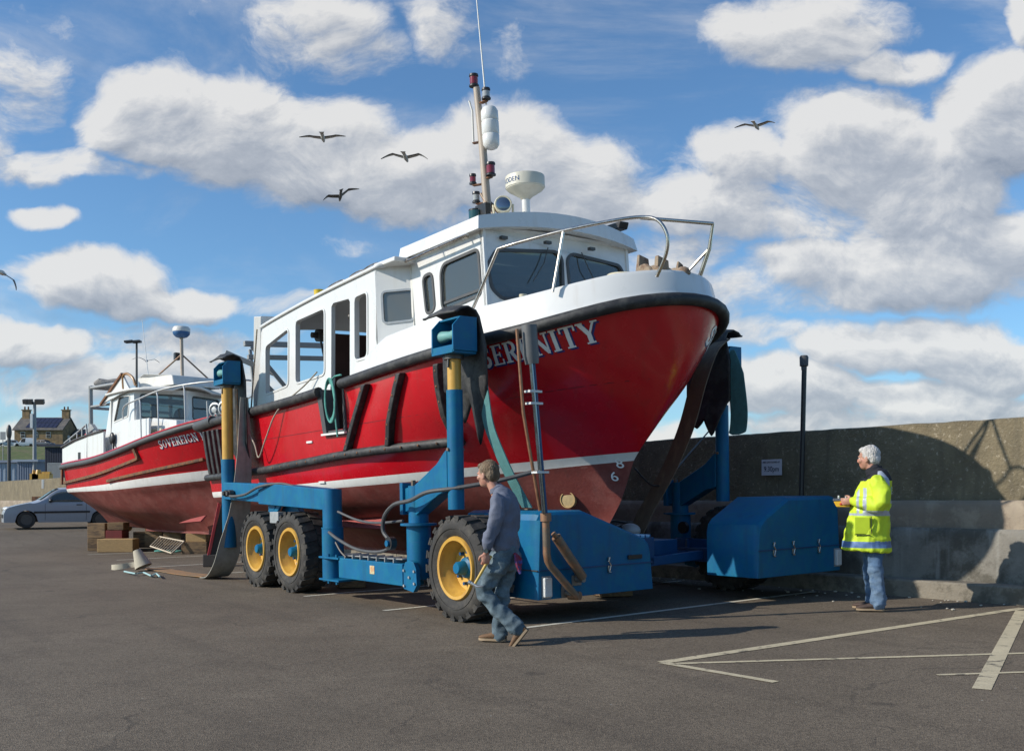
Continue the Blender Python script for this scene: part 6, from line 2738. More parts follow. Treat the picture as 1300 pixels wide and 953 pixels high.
for z, x in ((1.7, .49), (2.45, .42), (2.58, .41)):
    b.obox((1.02, x - .02, z), (.05, 0, 0), (0, .085, 0), (0, 0, .012))
b.build('hose_clip', LAMPW, gp)
b = MB()
b.tube([(1.0, .70, .98), (.98, 1.10, .50)], [.055, .055], 14)
b.cyl((1.0, .66, 1.02), (1.0, .72, .96), .03)
b.build('gas_strut', BRONZE, gp)
b = MB()
b.box(.853, .87, .88, 1.0, .245 + .03, .42)
b.box(.853, .87, 1.04, 1.18, .40, .52)
b.tube([(.86, .94, .33), (1.0, .94, .33)], .03)
b.tube([(.86, 1.11, .47), (1.0, 1.10, .48)], .035)
b.build('mounting_plate', mat('plate_grey', (.22, .20, .18), .5, metal=.3), gp, bevel=.004)

# ---- far corner post by the chassis (white rod)
b = MB()
b.tube([(-1.35, 4.35, .75), (-1.35, 4.35, 1.02)], .025)
b.build('gauge_rod', LAMPW, hoist)
# hydraulic upright block beside the far pillar
b = MB()
b.cyl((-.8, 4.72, .9), (-.8, 4.66, .9), .09, n=16)
b.build('hose_reel', BLACKP, hoist)


# ================================================================== rubber flaps and slings (hang from the heads)
def thing_from(b, name, m, label, cat, fr, group=None, **k):
    o = b.build(name, m, None, **k)
    o.matrix_world = Matrix.Translation(fr[0]) @ fr[1].to_4x4()
    return tag(o, label, cat, group)


TF = (T_O, T_M)


def flap(name, rows_, label, m=RUBBER, th=.02, curve=.0):
    """rows_: list of (z, l, [s values])  -> sheet"""
    b = MB()
    n = 10
    P = []
    for (z, l, s0, s1) in rows_:
        P.append([(s0 + (s1 - s0) * k / n, l + curve * math.sin(math.pi * k / n), z) for k in range(n + 1)])
    b.grid(P)
    return thing_from(b, name, m, label, 'flap', TF, 'rubber flaps draped over the hoist post heads', solid=th, merge=False)


def tongued(l_out, l_in, sc0, sc1, ztop, zmid, ztips, zn, name, label, inward):
    """sheet over the head roller; inboard side ends in two tongues, outboard side is a short lip"""
    b = MB()
    n = 16
    prof = [(l_out - inward * .02, ztop - .10), (l_out + inward * .01, ztop - .05), (l_out + inward * .06, ztop - .01), ((l_out + l_in) / 2, ztop + .02), (l_in - inward * .05, ztop - .02), (l_in, ztop - .14), (l_in + inward * .02, ztop - .5), (l_in + inward * .03, zmid)]
    P = []
    for (l, z) in prof:
        f = 1.0 if z > ztop - .3 else 1.06
        row = []
        for k in range(n + 1):
            u = k / n
            s = sc0 + (sc1 - sc0) * ((u - .5) * f * (.82 if z > ztop - .2 else 1) + .5)
            row.append((s, l, z - .10 * abs(u - .5) * (z > ztop - .1)))
        P.append(row)
    for t in (.2, .4, .6, .8, 1.):
        row = []
        for k in range(n + 1):
            u = k / n
            # two tongues: lower edge
            a = abs(u - .25) / .25 if u < .5 else abs(u - .75) / .25
            zb = (ztips[0] if u < .5 else ztips[1])
            low = zb + (zn - zb) * min(1, a) ** 1.3
            row.append((sc0 + (sc1 - sc0) * u + (u - .5) * (-.22 * t), l_in + inward * (.03 + .10 * t), zmid + (low - zmid) * t))
        P.append(row)
    b.grid(P)
    return thing_from(b, name, RUBBER, label, 'flap', TF, 'rubber flaps draped over the hoist post heads', solid=.022, merge=False, angle=60)


tongued(.10, .43, -.80, .06, 3.70, 2.75, (2.34, 2.06), 2.60, 'rubber_flap', 'black rubber flap over the near front post head with two hanging tongues', 1)
tongued(.08, .42, -7.90, -7.12, 3.98, 2.4, (2.0, 1.7), 2.1, 'rubber_flap', 'black rubber flap over the near rear post head, leftmost of the flaps', 1)
tongued(5.06, 4.70, -.66, .12, 3.80, 2.75, (2.36, 2.24), 2.48, 'rubber_flap', 'black rubber flap hanging over the far front post head behind the bow', -1)


def sling(name, pts, w, m, label, wv=(1, 0, 0), k=6, th=.014, cat='strap'):
    b = MB()
    b.ribbon(smooth_path(pts, k), wv, w, th)
    return thing_from(b, name, m, label, cat, TF, merge=False)


sling('lifting_sling', [(-.05, 4.75, 3.62), (-.02, 4.45, 3.42), (.02, 4.15, 2.95), (.0, 3.92, 2.35), (-.12, 3.68, 1.75), (-.28, 3.40, 1.2), (-.40, 3.15, .72), (-.48, 2.575, .42), (-.42, 1.9, .62), (-.15, 1.30, .95), (.22, .92, 1.28)], .30, [WEBB],
      'long brown webbing sling passing from the far post head under the big bow')
sling('teal_strap', [(-.06, .49, 2.75), (.0, .52, 2.3), (.10, .60, 1.95), (.20, .72, 1.60), (.28, .86, 1.30)], .19, TEALS, 'teal strap coming down below the near front rubber flap')
sling('teal_strap', [(.16, 4.72, 3.45), (.22, 4.70, 3.1), (.28, 4.70, 2.6), (.26, 4.70, 2.32), (.22, 4.69, 2.24)], [.06 + .24 * min(1, k / 6) if k < 21 else .30 - .045 * (k - 20) for k in range(25)], TEALS, 'loose teal strap end dangling beyond the bow by the far post')
sling('loose_sling', [(-7.15, .42, 3.2), (-7.2, .42, 2.2), (-7.30, .36, 1.2), (-7.38, .22, .65), (-7.48, .14, .28), (-7.72, .10, .06), (-8.0, .08, .022)], [.14 + .28 * min(1, k / 14) for k in range(37)], WEBG, 'grey webbing sling hanging behind the near rear post and curving onto the ground', wv=(0, 1, 0))
sling('loose_sling', [(-8.02, .08, .030), (-9.0, -.02, .022), (-10.2, -.02, .020), (-10.9, -.05, .022)], .34, WEBO, 'orange brown webbing lying flat along the ground behind the rear post', wv=(0, 1, 0))
# canvas loop ends of the sling on the ground
b = MB()
gl = G(158, 722)
pts = []
for i in range(19):
    a = R(-20 + 320 * i / 18)
    pts.append((gl.x + .02 + .26 * math.cos(a), gl.y + .26 * math.sin(a), gl.z + .065 + .03 * math.cos(a)))
b.ribbon(pts, (0, 0, 1), .11, .018)
tag(b.build('canvas_loop', SAND, merge=False, origin=gl), 'flat canvas loop lying on its edge at the far left end of the sling', 'strap')
b = MB()
g2 = G(172, 725)
P = []
ax = Vector((.22, .1, 1)).normalized()
b.lathe([(.17, .0), (.075, .36), (.06, .36), (.155, .0)], (g2.x + .14, g2.y + .05, g2.z + .09), (-.45, .1, 1), 22, closedprof=True)
tag(b.build('canvas_sleeve', SAND, origin=g2), 'upright pale canvas sleeve standing on the ground at the sling end', 'sleeve')
g3 = G(178, 728)
rope('thin_rope', [G(158, 728) + Vector((0, 0, .045)), G(172, 731) + Vector((0, 0, .05)), G(182, 729.5) + Vector((0, 0, .045)), G(192, 733.5) + Vector((0, 0, .045)), G(198, 731) + Vector((0, 0, .045)), G(203, 735) + Vector((0, 0, .045))], .016, mat('pale_blue_rope', (.33, .50, .50), .8), 'thin pale blue rope beside the canvas loop on the ground', k=4)

# ================================================================== PEOPLE AND BIRDS
def skin_mesh(b, name, m, parent, voxel=.009, wrinkle=0., wscale=(9, 9, 5), seed=0., smooth_it=3, mfn=None, mats=None, angle=80):
    """fuse overlapping tapered limbs into one continuous surface, then add folds"""
    tmp = b.build('tmp', [DARKIN], None, merge=False)
    md = tmp.modifiers.new('r', 'REMESH')
    md.mode = 'VOXEL'
    md.voxel_size = voxel
    sm = tmp.modifiers.new('s', 'SMOOTH')
    sm.factor = .5
    sm.iterations = smooth_it
    COL.objects.unlink(tmp)
    me = evaluate(tmp)
    bpy.data.objects.remove(tmp)
    if wrinkle:
        nv = len(me.vertices)
        co, no = np.empty(nv * 3), np.empty(nv * 3)
        me.vertices.foreach_get('co', co)
        me.vertices.foreach_get('normal', no)
        co, no = co.reshape(-1, 3), no.reshape(-1, 3)
        for i in range(nv):
            x, y, z = co[i]
            p = Vector((x * wscale[0], y * wscale[1], z * wscale[2] + seed))
            q = noise.noise(p) + .5 * noise.noise(p * 2.3)
            r_ = 1 - abs(noise.noise(p * 1.3 + Vector((5, 2, 1)))) * 2
            r2 = 1 - abs(noise.noise(Vector((x * 8 + z * 4, y * 7, z * 7 - x * 5 + seed)))) * 2
            co[i] = co[i] + no[i] * wrinkle * (q + .7 * r_ + .55 * r2 - .4)
        me.vertices.foreach_set('co', co.ravel())
    me.materials.clear()
    for mm in (mats or [m]):
        me.materials.append(mm)
    if mfn:
        for p in me.polygons:
            p.material_index = mfn(p.center)
    me.polygons.foreach_set('use_smooth', [True] * len(me.polygons))
    ob = bpy.data.objects.new(name, me)
    COL.objects.link(ob)
    ob.parent = parent
    return ob


def limb(b, pts, n=14, ends=(1, 1)):
    """pts: (x, y, z, rx, ry) elliptical chain; rx across travel-forward, ry sideways"""
    P = []
    for i, (x, y, z, rx, ry) in enumerate(pts):
        a = Vector(pts[max(i - 1, 0)][:3])
        c = Vector(pts[min(i + 1, len(pts) - 1)][:3])
        t = (c - a).normalized()
        fy = Vector((0, 1, 0))
        fx = fy.cross(t)
        fx = fx.normalized() if fx.length > .2 else Vector((1, 0, 0))
        fy = t.cross(fx).normalized()
        P.append([Vector((x, y, z)) + fx * rx * math.cos(2 * math.pi * k / n) + fy * ry * math.sin(2 * math.pi * k / n) for k in range(n)])
    vs = [p for r_ in P for p in r_]
    fs = []
    for i in range(len(P) - 1):
        for k in range(n):
            fs.append((i * n + k, i * n + (k + 1) % n, (i + 1) * n + (k + 1) % n, (i + 1) * n + k))
    fs.append(tuple(reversed(range(n))))
    fs.append(tuple(range((len(P) - 1) * n, len(P) * n)))
    b.add(vs, fs)
    for i in (0, -1):
        if not ends[i]:
            continue
        x, y, z, rx, ry = pts[i]
        b.ball((x, y, z), (min(rx, ry) * .98,) * 3, 12, 8)


def dense(pts, k=4):
    """smooth a chain of (x, y, z, rx, ry)"""
    out = []
    for i in range(len(pts) - 1):
        p0, p1, p2, p3 = [np.array(pts[j]) for j in (max(i - 1, 0), i, i + 1, min(i + 2, len(pts) - 1))]
        for j in range(k):
            t = j / k
            out.append(tuple(.5 * ((2 * p1) + (p2 - p0) * t + (2 * p0 - 5 * p1 + 4 * p2 - p3) * t * t + (3 * p1 - p0 - 3 * p2 + p3) * t ** 3)))
    out.append(tuple(pts[-1]))
    return out


SKIN = mat('skin', (.44, .23, .16), .55, var=.10, vs=14, bump=.05, bs=120, col2=(.50, .22, .16), mixs=6)
DENIM = mat('faded_denim', (.072, .108, .135), .9, var=.30, vs=9, bump=.25, bs=160, col2=(.16, .215, .245), mixs=4.5, mixt=(.42, .68))
DENIM2 = mat('blue_denim', (.075, .135, .23), .9, var=.25, vs=9, bump=.25, bs=160, col2=(.14, .21, .30), mixs=3.5)
SHIRT = mat('slate_shirt', (.125, .14, .19), .85, var=.14, vs=9, bump=.2, bs=140)
SHOE = mat('brown_suede', (.15, .085, .045), .85, var=.25, vs=14, bump=.2)
SHOE2 = mat('dark_brown_shoe', (.07, .045, .035), .7, var=.25, vs=14, bump=.2)
SOLE = mat('shoe_sole', (.30, .22, .14), .85, var=.2)
HAIRB = mat('brown_grey_hair', (.13, .082, .045), .75, var=.5, vs=26, bump=1.0, bs=80, stretch=(1, 1, .4), col2=(.22, .165, .11), mixs=14)
HAIRW = mat('white_hair', (.48, .46, .44), .8, var=.35, vs=26, bump=1.0, bs=80, stretch=(1, 1, .4), col2=(.62, .60, .58), mixs=14)
HIVIZ = mat('hi_vis_yellow', (.54, .70, .03), .7, var=.08, vs=9, bump=.15, bs=140)
REFL = mat('reflective_tape', (.38, .42, .50), .45, var=.12, vs=20)
REFB = mat('blue_reflective_tape', (.11, .19, .38), .5, var=.15, vs=20)
NAVC = mat('navy_cloth', (.016, .017, .024), .9, var=.2)


def head(b, c, yaw, pitch=0., s=1., hair=None):
    """adds a head to b; returns matrix. face looks along +x of the head frame"""
    M_ = Matrix.Rotation(yaw, 3, 'Z') @ Matrix.Rotation(pitch, 3, 'Y')
    C = Vector(c)

    def A(p, r, n=16, m=12, tgt=b):
        mb2 = MB()
        mb2.ball((0, 0, 0), tuple(q * s for q in r), n, m)
        tgt.add([C + M_ @ (Vector(p) * s + Vector(v)) for v in mb2.v], mb2.f)
    A((-.012, 0, .035), (.098, .078, .092))
    A((.018, 0, -.02), (.078, .066, .095))
    A((.040, 0, -.075), (.048, .046, .038))
    A((.094, 0, -.018), (.020, .014, .026))
    A((.100, 0, -.028), (.014, .018, .012))
    A((.078, 0, .022), (.022, .055, .014))
    A((.082, 0, -.062), (.014, .026, .011))
    for q in (-1, 1):
        A((.062, q * .042, -.02), (.030, .024, .025))
        A((-.005, q * .078, -.012), (.020, .011, .034))
        A((.0, q * .083, -.034), (.012, .007, .014))
    if hair is not None:
        A((-.024, 0, .048), (.100, .086, .092), tgt=hair)
        A((-.060, 0, .0), (.062, .078, .078), tgt=hair)
        A((.035, 0, .088), (.052, .066, .034), tgt=hair)
        for q in (-1, 1):
            A((-.02, q * .062, .02), (.045, .022, .045), tgt=hair)
    return C, M_


def eyes(C, M_, parent, s=1.):
    b = MB()
    for q in (-1, 1):
        p = C + M_ @ (Vector((.076, q * .031, .004)) * s)
        b.ball(p, .0125 * s, 10, 8)
    e = b.build('eyes', mat('eye_white', (.6, .58, .55), .3), parent)
    b = MB()
    for q in (-1, 1):
        p = C + M_ @ (Vector((.0865, q * .031, .004)) * s)
        b.ball(p, .005 * s, 8, 6)
    b.build('iris', mat('iris_dark', (.03, .025, .02), .2), e)


def hand(b, wrist, d, palm_n, s=1., curl=.6, grip=False, side=1):
    """palm and five fingers. d: direction of the hand, palm_n: out of the palm"""
    d = Vector(d).normalized()
    n = Vector(palm_n)
    n = (n - d * n.dot(d)).normalized()
    a = d.cross(n) * side        # across, towards the thumb
    w = Vector(wrist)
    pc = w + d * .052 * s
    mb2 = MB()
    mb2.ball((0, 0, 0), (1, 1, 1), 12, 10)
    b.add([pc + d * v[0] * .056 * s + a * v[1] * .042 * s + n * v[2] * .019 * s for v in mb2.v], mb2.f)
    lens = (.068, .078, .073, .058)
    for k, L_ in enumerate(lens):
        off = (.030 - .020 * k) * s
        p = w + d * .085 * s + a * off
        pts = [(*(w + d * .05 * s + a * off * .9), .010 * s, .010 * s), (*p, .0095 * s, .0095 * s)]
        ang = 0.
        seg = (.45, .32, .23)
        for j in range(3):
            ang += curl * (.9 if j else .7)
            dirv = d * math.cos(ang) + n * math.sin(ang)
            p = p + dirv * L_ * seg[j] * s
            r_ = (.0088 - .0010 * j) * s
            pts.append((*p, r_, r_))
        limb(b, pts, 8)
    t0 = w + d * .022 * s + a * .026 * s
    t1 = t0 + (d * .5 + a * .75 + n * .25).normalized() * .034 * s
    t2 = t1 + (d * .85 + a * .15 + n * .55).normalized() * .030 * s
    t3 = t2 + (d * .6 - a * .25 + n * .75).normalized() * .024 * s
    limb(b, [(*t0, .014 * s, .014 * s), (*t1, .012 * s, .012 * s), (*t2, .0105 * s, .0105 * s), (*t3, .009 * s, .009 * s)], 8)


def shoe(name, parent, ankle, toe_dir, up, m, L_=.29, w=.05, lift=0.):
    d = Vector(toe_dir).normalized()
    u = Vector(up)
    u = (u - d * u.dot(d)).normalized()
    a = d.cross(u)
    A_ = Vector(ankle)
    b = MB()
    heel = A_ - d * .07 - u * .085
    sec = [(0, .026, .045), (.03, .036, .075), (.09, .037, .085), (.14, .040, .07), (.20, .046, .052), (.25, .042, .042), (.285, .022, .028)]
    rings = []
    for (x, hw, h) in sec:
        rings.append([heel + d * x * L_ / .29 + a * hw * w / .046 * math.cos(t) + u * (max(.012, h) * (.5 + .5 * math.sin(t)) + .014) for t in [2 * math.pi * k / 14 for k in range(14)]])
    vs = [p for r_ in rings for p in r_]
    fs = [(i * 14 + k, i * 14 + (k + 1) % 14, (i + 1) * 14 + (k + 1) % 14, (i + 1) * 14 + k) for i in range(len(rings) - 1) for k in range(14)]
    fs += [tuple(range(14)), tuple(range(len(vs) - 14, len(vs)))]
    b.add(vs, fs)
    sh = b.build(name, m, parent, angle=60)
    b = MB()
    P0, P1 = [], []
    for (x, hw, h) in sec:
        for sgn, PP in ((-1, P0), (1, P1)):
            PP.append(heel + d * x * L_ / .29 + a * sgn * hw * 1.08 * w / .046)
    lp = P0 + P1[::-1]
    n = len(lp)
    b.add(lp + [p + u * .022 for p in lp], [tuple(range(n)), tuple(range(n, 2 * n))] + [(i, (i + 1) % n, n + (i + 1) % n, n + i) for i in range(n)])
    b.build('sole', SOLE, sh)
    return sh


# ---- man walking with a hammer
g1 = G(635, 816.5)
D1 = Vector((-.955, .296, 0))
M1 = Matrix((D1, Vector((-D1.y, D1.x, 0)), Vector((0, 0, 1)))).transposed()
# his left side faces the camera
man = empty('person', g1, M1)
tag(man, 'man in slate blue shirt and faded jeans walking past the front wheel, hammer in hand', 'person')
b = MB()
hr = MB()
HC, HM = head(b, (.135, -.01, 1.665), -.30, .10, 1.06, hr)
limb(b, [(-.0, .0, 1.42, .06, .065), (.05, .0, 1.50, .056, .060), (.09, -.005, 1.58, .052, .056), (.11, -.005, 1.63, .05, .055)])
for l_ in ([(-.02, .19, 1.42, .05, .05), (-.01, .235, 1.16, .042, .042), (.05, .235, .96, .03, .032), (.07, .235, .90, .026, .030)],
           [(-.02, -.19, 1.42, .05, .05), (-.06, -.22, 1.16, .042, .042), (.06, -.22, .97, .03, .032), (.08, -.22, .92, .026, .030)]):
    limb(b, l_)
limb(b, [(-.06, 0, .95, .09, .13), (-.03, 0, 1.15, .09, .13), (-.04, 0, 1.35, .09, .15), (-.01, 0, 1.45, .06, .09)])
hand(b, (.065, .235, .905), (.10, -.05, -1), (.5, -.9, 0), 1.06, .95, side=-1)
hand(b, (.08, -.22, .92), (.15, .1, -1), (.3, .9, 0), 1.0, .5, side=1)
skin_mesh(b, 'body', SKIN, man, .0065, smooth_it=2)
eyes(HC, HM, man, 1.06)
skin_mesh(hr, 'hair', HAIRB, man, .006, .0035, (75, 75, 40), 1., 2)
# shirt: blouson, gathered waist, collar
b = MB()
limb(b, dense([(-.055, 0, .93, .125, .165), (-.045, 0, 1.02, .145, .185), (-.04, 0, 1.15, .138, .185), (-.05, 0, 1.30, .135, .205), (-.035, 0, 1.41, .115, .205), (-.0, 0, 1.47, .085, .12), (.03, 0, 1.505, .066, .075)]), 26, ends=(0, 1))
limb(b, dense([(-.03, .175, 1.415, .075, .070), (-.035, .225, 1.30, .070, .062), (-.02, .245, 1.17, .064, .058), (.025, .245, 1.06, .058, .054), (.05, .24, .985, .052, .05), (.058, .238, .955, .042, .042)]), 18)
limb(b, dense([(-.03, -.175, 1.415, .075, .070), (-.07, -.22, 1.30, .066, .060), (-.07, -.235, 1.17, .062, .056), (.0, -.23, 1.06, .056, .052), (.06, -.222, .98, .042, .042)]), 18)
skin_mesh(b, 'shirt', SHIRT, man, .009, .015, (7, 9, 6), 3., 2)
b = MB()
b.lathe([(.062, .0), (.074, .0), (.070, .045), (.060, .045)], (.028, 0, 1.495), (.38, 0, 1), 22, closedprof=True)
b.build('collar', SHIRT, man)
b = MB()
b.lathe([(.128, -.02), (.134, .0), (.128, .02), (.118, .02), (.118, -.02)], (-.05, 0, .945), (0, 0, 1), 30, closedprof=True)
for i, v in enumerate(b.v):
    b.v[i] = (v[0], v[1] * 1.30, v[2])
b.build('waistband', SHIRT, man)
# jeans
b = MB()
limb(b, dense([(-.055, 0, 1.0, .105, .150), (-.065, 0, .90, .130, .168), (-.06, 0, .82, .120, .165)]), 24)
limb(b, dense([(-.05, .085, .86, .115, .088), (.02, .09, .74, .100, .085), (.10, .09, .62, .082, .076), (.145, .09, .53, .072, .068), (.07, .088, .42, .072, .066), (-.05, .085, .31, .070, .062), (-.16, .085, .21, .078, .066), (-.205, .085, .165, .082, .068)]), 20)
limb(b, dense([(-.05, -.085, .86, .115, .088), (-.03, -.085, .72, .098, .085), (-.0, -.085, .55, .080, .072), (.01, -.085, .45, .076, .068), (.02, -.085, .30, .072, .064), (.03, -.085, .16, .076, .066), (.035, -.085, .075, .086, .070)]), 20)
skin_mesh(b, 'jeans', DENIM, man, .009, .017, (6, 8, 9), 8., 2)
shoe('shoe', man, (.035, -.085, .10), (1, -.05, 0), (0, 0, 1), SHOE)
shoe('shoe', man, (-.205, .085, .155), (.62, 0, -.78), (.78, 0, .62), SHOE)
b = MB()
b.lathe([(.036, -.012), (.039, -.012), (.039, .012), (.036, .012)], (.062, .236, .925), (.1, -.02, -1), 20, closedprof=True)
wt = b.build('watch_strap', BLACKP, man)
b = MB()
b.cyl((.055, .272, .925), (.052, .284, .925), .021, n=18)
b.build('watch_face', CHROME, wt)


def place(b, name, m, par, label, cat, **k):
    """a top-level thing built in a person's frame"""
    o = b.build(name, m, None, **k)
    o.matrix_world = par.matrix_world.copy()
    return tag(o, label, cat)


h0, h1_ = Vector((.045, .20, .85)), Vector((.165, .30, .60))
ham = empty('hammer', g1, M1)
tag(ham, 'claw hammer with yellow handle held head down by the walking man', 'hammer')
hd_dir = (h1_ - h0).normalized()
b = MB()
b.tube([h0 + hd_dir * -.03, h0 + hd_dir * .1, h1_], [.017, .015, .013], 10)
b.build('handle', mat('yellow_handle', (.55, .36, .07), .45), ham)
cr_ = hd_dir.cross(Vector((0, 1, 0))).normalized()
b = MB()
b.tube([h1_ - cr_ * .015, h1_ + cr_ * .062], [.016, .019], 12)
b.tube([h1_ + cr_ * .045, h1_ + cr_ * .066], [.022, .022], 12)
for q in (-.012, .012):
    b.tube(smooth_path([h1_ - cr_ * .01 + Vector((0, q * .5, 0)), h1_ - cr_ * .045 + Vector((0, q, 0)) - hd_dir * .004, h1_ - cr_ * .08 + Vector((0, q * 1.3, 0)) - hd_dir * .03], 4), [.014, .013, .012, .011, .010, .009, .007, .006, .004], 8)
b.build('hammer_head', mat('bright_steel', (.6, .58, .54), .3, metal=.8), ham)
b = MB()
b.ribbon(smooth_path([(-.185, .10, .90), (-.205, .10, .86), (-.215, .105, .80), (-.225, .10, .745), (-.24, .11, .70)], 3), (.3, 1, .2), [.03, .045, .05, .07, .08, .075, .08, .065, .07, .05, .04, .02, .008], .02)
b.ribbon(smooth_path([(-.19, .09, .89), (-.22, .08, .84), (-.225, .085, .79), (-.215, .08, .75)], 3), (1, .5, 0), [.03, .045, .05, .055, .05, .055, .045, .035, .02, .01], .02)
place(b, 'handkerchief', mat('red_cloth', (.22, .02, .035), .9, var=.3, vs=40, col2=(.06, .06, .22), mixs=30), man, 'crumpled red and blue cloth hanging from the walking man\'s back pocket', 'cloth')

# ---- man with the remote control
g2 = G(1111, 775)
D2 = Vector((-.93, .37, 0)).normalized()
M2 = Matrix((D2, Vector((-D2.y, D2.x, 0)), Vector((0, 0, 1)))).transposed()
man2 = empty('person', g2, M2 @ Matrix.Diagonal((1.03, 1.03, 1.03)))
tag(man2, 'white haired man in a yellow hi-vis coat and jeans standing by the far machinery housing', 'person')
b = MB()
hr = MB()
HC, HM = head(b, (.075, -.01, 1.765), -.25, .05, 1.12, hr)
limb(b, [(-.03, 0, 1.50, .065, .07), (.02, 0, 1.58, .062, .066), (.05, 0, 1.70, .058, .06)])
limb(b, [(-.03, .20, 1.50, .05, .05), (-.06, .26, 1.24, .045, .045), (.14, .22, 1.26, .034, .036), (.24, .16, 1.27, .028, .03)])
limb(b, [(-.03, -.20, 1.50, .05, .05), (-.04, -.26, 1.24, .045, .045), (.16, -.18, 1.25, .034, .036), (.25, -.10, 1.265, .028, .03)])
limb(b, [(-.03, 0, 1.0, .1, .15), (-.03, 0, 1.3, .1, .15), (-.03, 0, 1.5, .08, .12)])
hand(b, (.235, .165, 1.27), (1, -.10, -.05), (-.1, -1, .1), 1.08, .55, side=-1)
hand(b, (.245, -.10, 1.265), (1, .15, -.05), (.1, 1, .1), 1.08, .55, side=1)
skin_mesh(b, 'body', SKIN, man2, .0068, smooth_it=2)
eyes(HC, HM, man2, 1.12)
skin_mesh(hr, 'hair', HAIRW, man2, .006, .0045, (60, 60, 34), 1., 2)


def hv(c):
    x, y, z = c
    body = abs(y) < .23 and x < .20
    arm = (x > .0 and z > 1.12 and z < 1.42 and abs(y) > .10 and x < .30)
    if z < .81 and z > .735:
        return 2
    if 1.105 < z < 1.160 and not (x > .12 and z > 1.13):
        return 1
    if 1.245 < z < 1.295 and x < .03 and abs(y) < .2:
        return 1
    if x < -.03 and .115 < abs(y) < .17 and z > 1.28:
        return 1
    if arm and (.085 < x < .125 or .165 < x < .195):
        return 1
    if z > 1.50 and abs(y) < .15:
        return 3
    return 0


b = MB()
limb(b, dense([(.095, 0, .70, .275, .245), (.09, 0, .80, .262, .240), (.08, 0, .95, .240, .235), (.065, 0, 1.10, .215, .230), (.04, 0, 1.25, .200, .230), (.0, 0, 1.40, .180, .228), (-.035, 0, 1.50, .135, .205), (-.02, 0, 1.57, .10, .13), (.01, 0, 1.62, .085, .09)]), 30, ends=(0, 1))
limb(b, dense([(-.03, .19, 1.49, .088, .080), (-.07, .255, 1.38, .088, .076), (-.08, .285, 1.28, .086, .076), (-.03, .28, 1.225, .082, .076), (.07, .25, 1.24, .074, .070), (.16, .205, 1.26, .066, .062), (.205, .18, 1.268, .060, .056)]), 20)
limb(b, dense([(-.03, -.19, 1.49, .088, .080), (-.06, -.255, 1.38, .085, .076), (-.06, -.28, 1.27, .084, .076), (-.0, -.26, 1.225, .080, .074), (.10, -.20, 1.24, .072, .068), (.20, -.14, 1.262, .060, .056)]), 20)
skin_mesh(b, 'coat', HIVIZ, man2, .009, .019, (5, 6, 5), 2.3, 2, mfn=hv, mats=[HIVIZ, REFL, REFB, NAVC])
b = MB()
b.lathe([(.078, .0), (.098, .0), (.092, .075), (.074, .075)], (.0, 0, 1.585), (.22, 0, 1), 24, closedprof=True)
b.build('collar', NAVC, man2)
b = MB()
b.obox((.13, .238, .99), (.085, .012, 0), (0, .012, 0), (0, .012, .10))
b.build('pocket', HIVIZ, man2, bevel=.01)
b = MB()
b.obox((.035, .244, .995), (.004, .0, 0), (0, .008, 0), (0, 0, .10))
b.obox((.13, .246, .885), (.085, .0, 0), (0, .006, 0), (0, 0, .004))
b.build('pocket_seam', NAVC, man2)
b = MB()
for zc, w_ in ((1.405, .10), (1.375, .10)):
    for k in range(9):
        yy = .02 + k * .020
        b.obox((-.185 + .012 * (k / 8) ** 2 * 3, yy - .02, zc), (.004, 0, 0), (0, .007, 0), (0, 0, .008))
b.build('back_lettering', NAVC, man2)
b = MB()
b.obox((-.178, .06, 1.39), (.005, 0, 0), (.0, .105, 0), (0, 0, .042))
b.build('back_patch', REFL, man2, bevel=.004)
b = MB()
limb(b, dense([(-.02, 0, .95, .13, .165), (-.02, 0, .82, .13, .16)]), 22)
limb(b, dense([(-.01, .085, .86, .105, .085), (-.0, .09, .66, .092, .080), (.0, .095, .50, .082, .074), (-.02, .10, .34, .078, .070), (-.035, .10, .18, .080, .070), (-.035, .10, .085, .088, .074)]), 20)
limb(b, dense([(-.01, -.085, .86, .105, .085), (.03, -.09, .66, .092, .080), (.05, -.095, .50, .082, .074), (.04, -.10, .34, .078, .070), (.02, -.10, .18, .080, .070), (.02, -.10, .085, .088, .074)]), 20)
skin_mesh(b, 'jeans', DENIM2, man2, .009, .016, (6, 8, 9), 4., 2)
shoe('shoe', man2, (-.03, .10, .10), (1, .12, 0), (0, 0, 1), SHOE2, .31, .05)
shoe('shoe', man2, (.02, -.10, .10), (1, -.12, 0), (0, 0, 1), SHOE2, .31, .05)
rc = empty('remote_control', g2, M2 @ Matrix.Diagonal((1.03, 1.03, 1.03)))
tag(rc, 'yellow and black remote control box held by the man in the hi-vis coat', 'remote control')
b = MB()
b.prism([(.27, -.13, 1.20), (.42, -.13, 1.20), (.455, -.13, 1.27), (.28, -.13, 1.275)], (0, .26, 0))
b.build('case', mat('yellow_case', (.72, .42, .02), .45), rc, bevel=.015)
b = MB()
b.prism([(.272, -.135, 1.277), (.46, -.135, 1.272), (.455, -.135, 1.300), (.275, -.135, 1.310)], (0, .27, 0))
b.build('control_panel', mat('panel_grey', (.10, .11, .13), .4), rc, bevel=.006)
b = MB()
for x, y in ((.32, -.06), (.32, .06), (.40, -.06), (.40, 0), (.40, .06)):
    b.cyl((x, y, 1.300), (x, y, 1.335), .009, n=8)
b.build('joystick', LAMPW, rc)
b = MB()
b.ball((.37, .135, 1.235), (.016, .008, .014), 10, 8)
b.build('stop_button', mat('red_button', (.5, .03, .02), .4), rc)

# ---- gulls
GWH = mat('gull_white', (.66, .65, .62), .8, var=.12)
GGR = mat('gull_grey', (.16, .155, .15), .8, var=.25)
GBK = mat('gull_black', (.03, .03, .032), .8)
GYE = mat('gull_bill', (.55, .38, .06), .5)


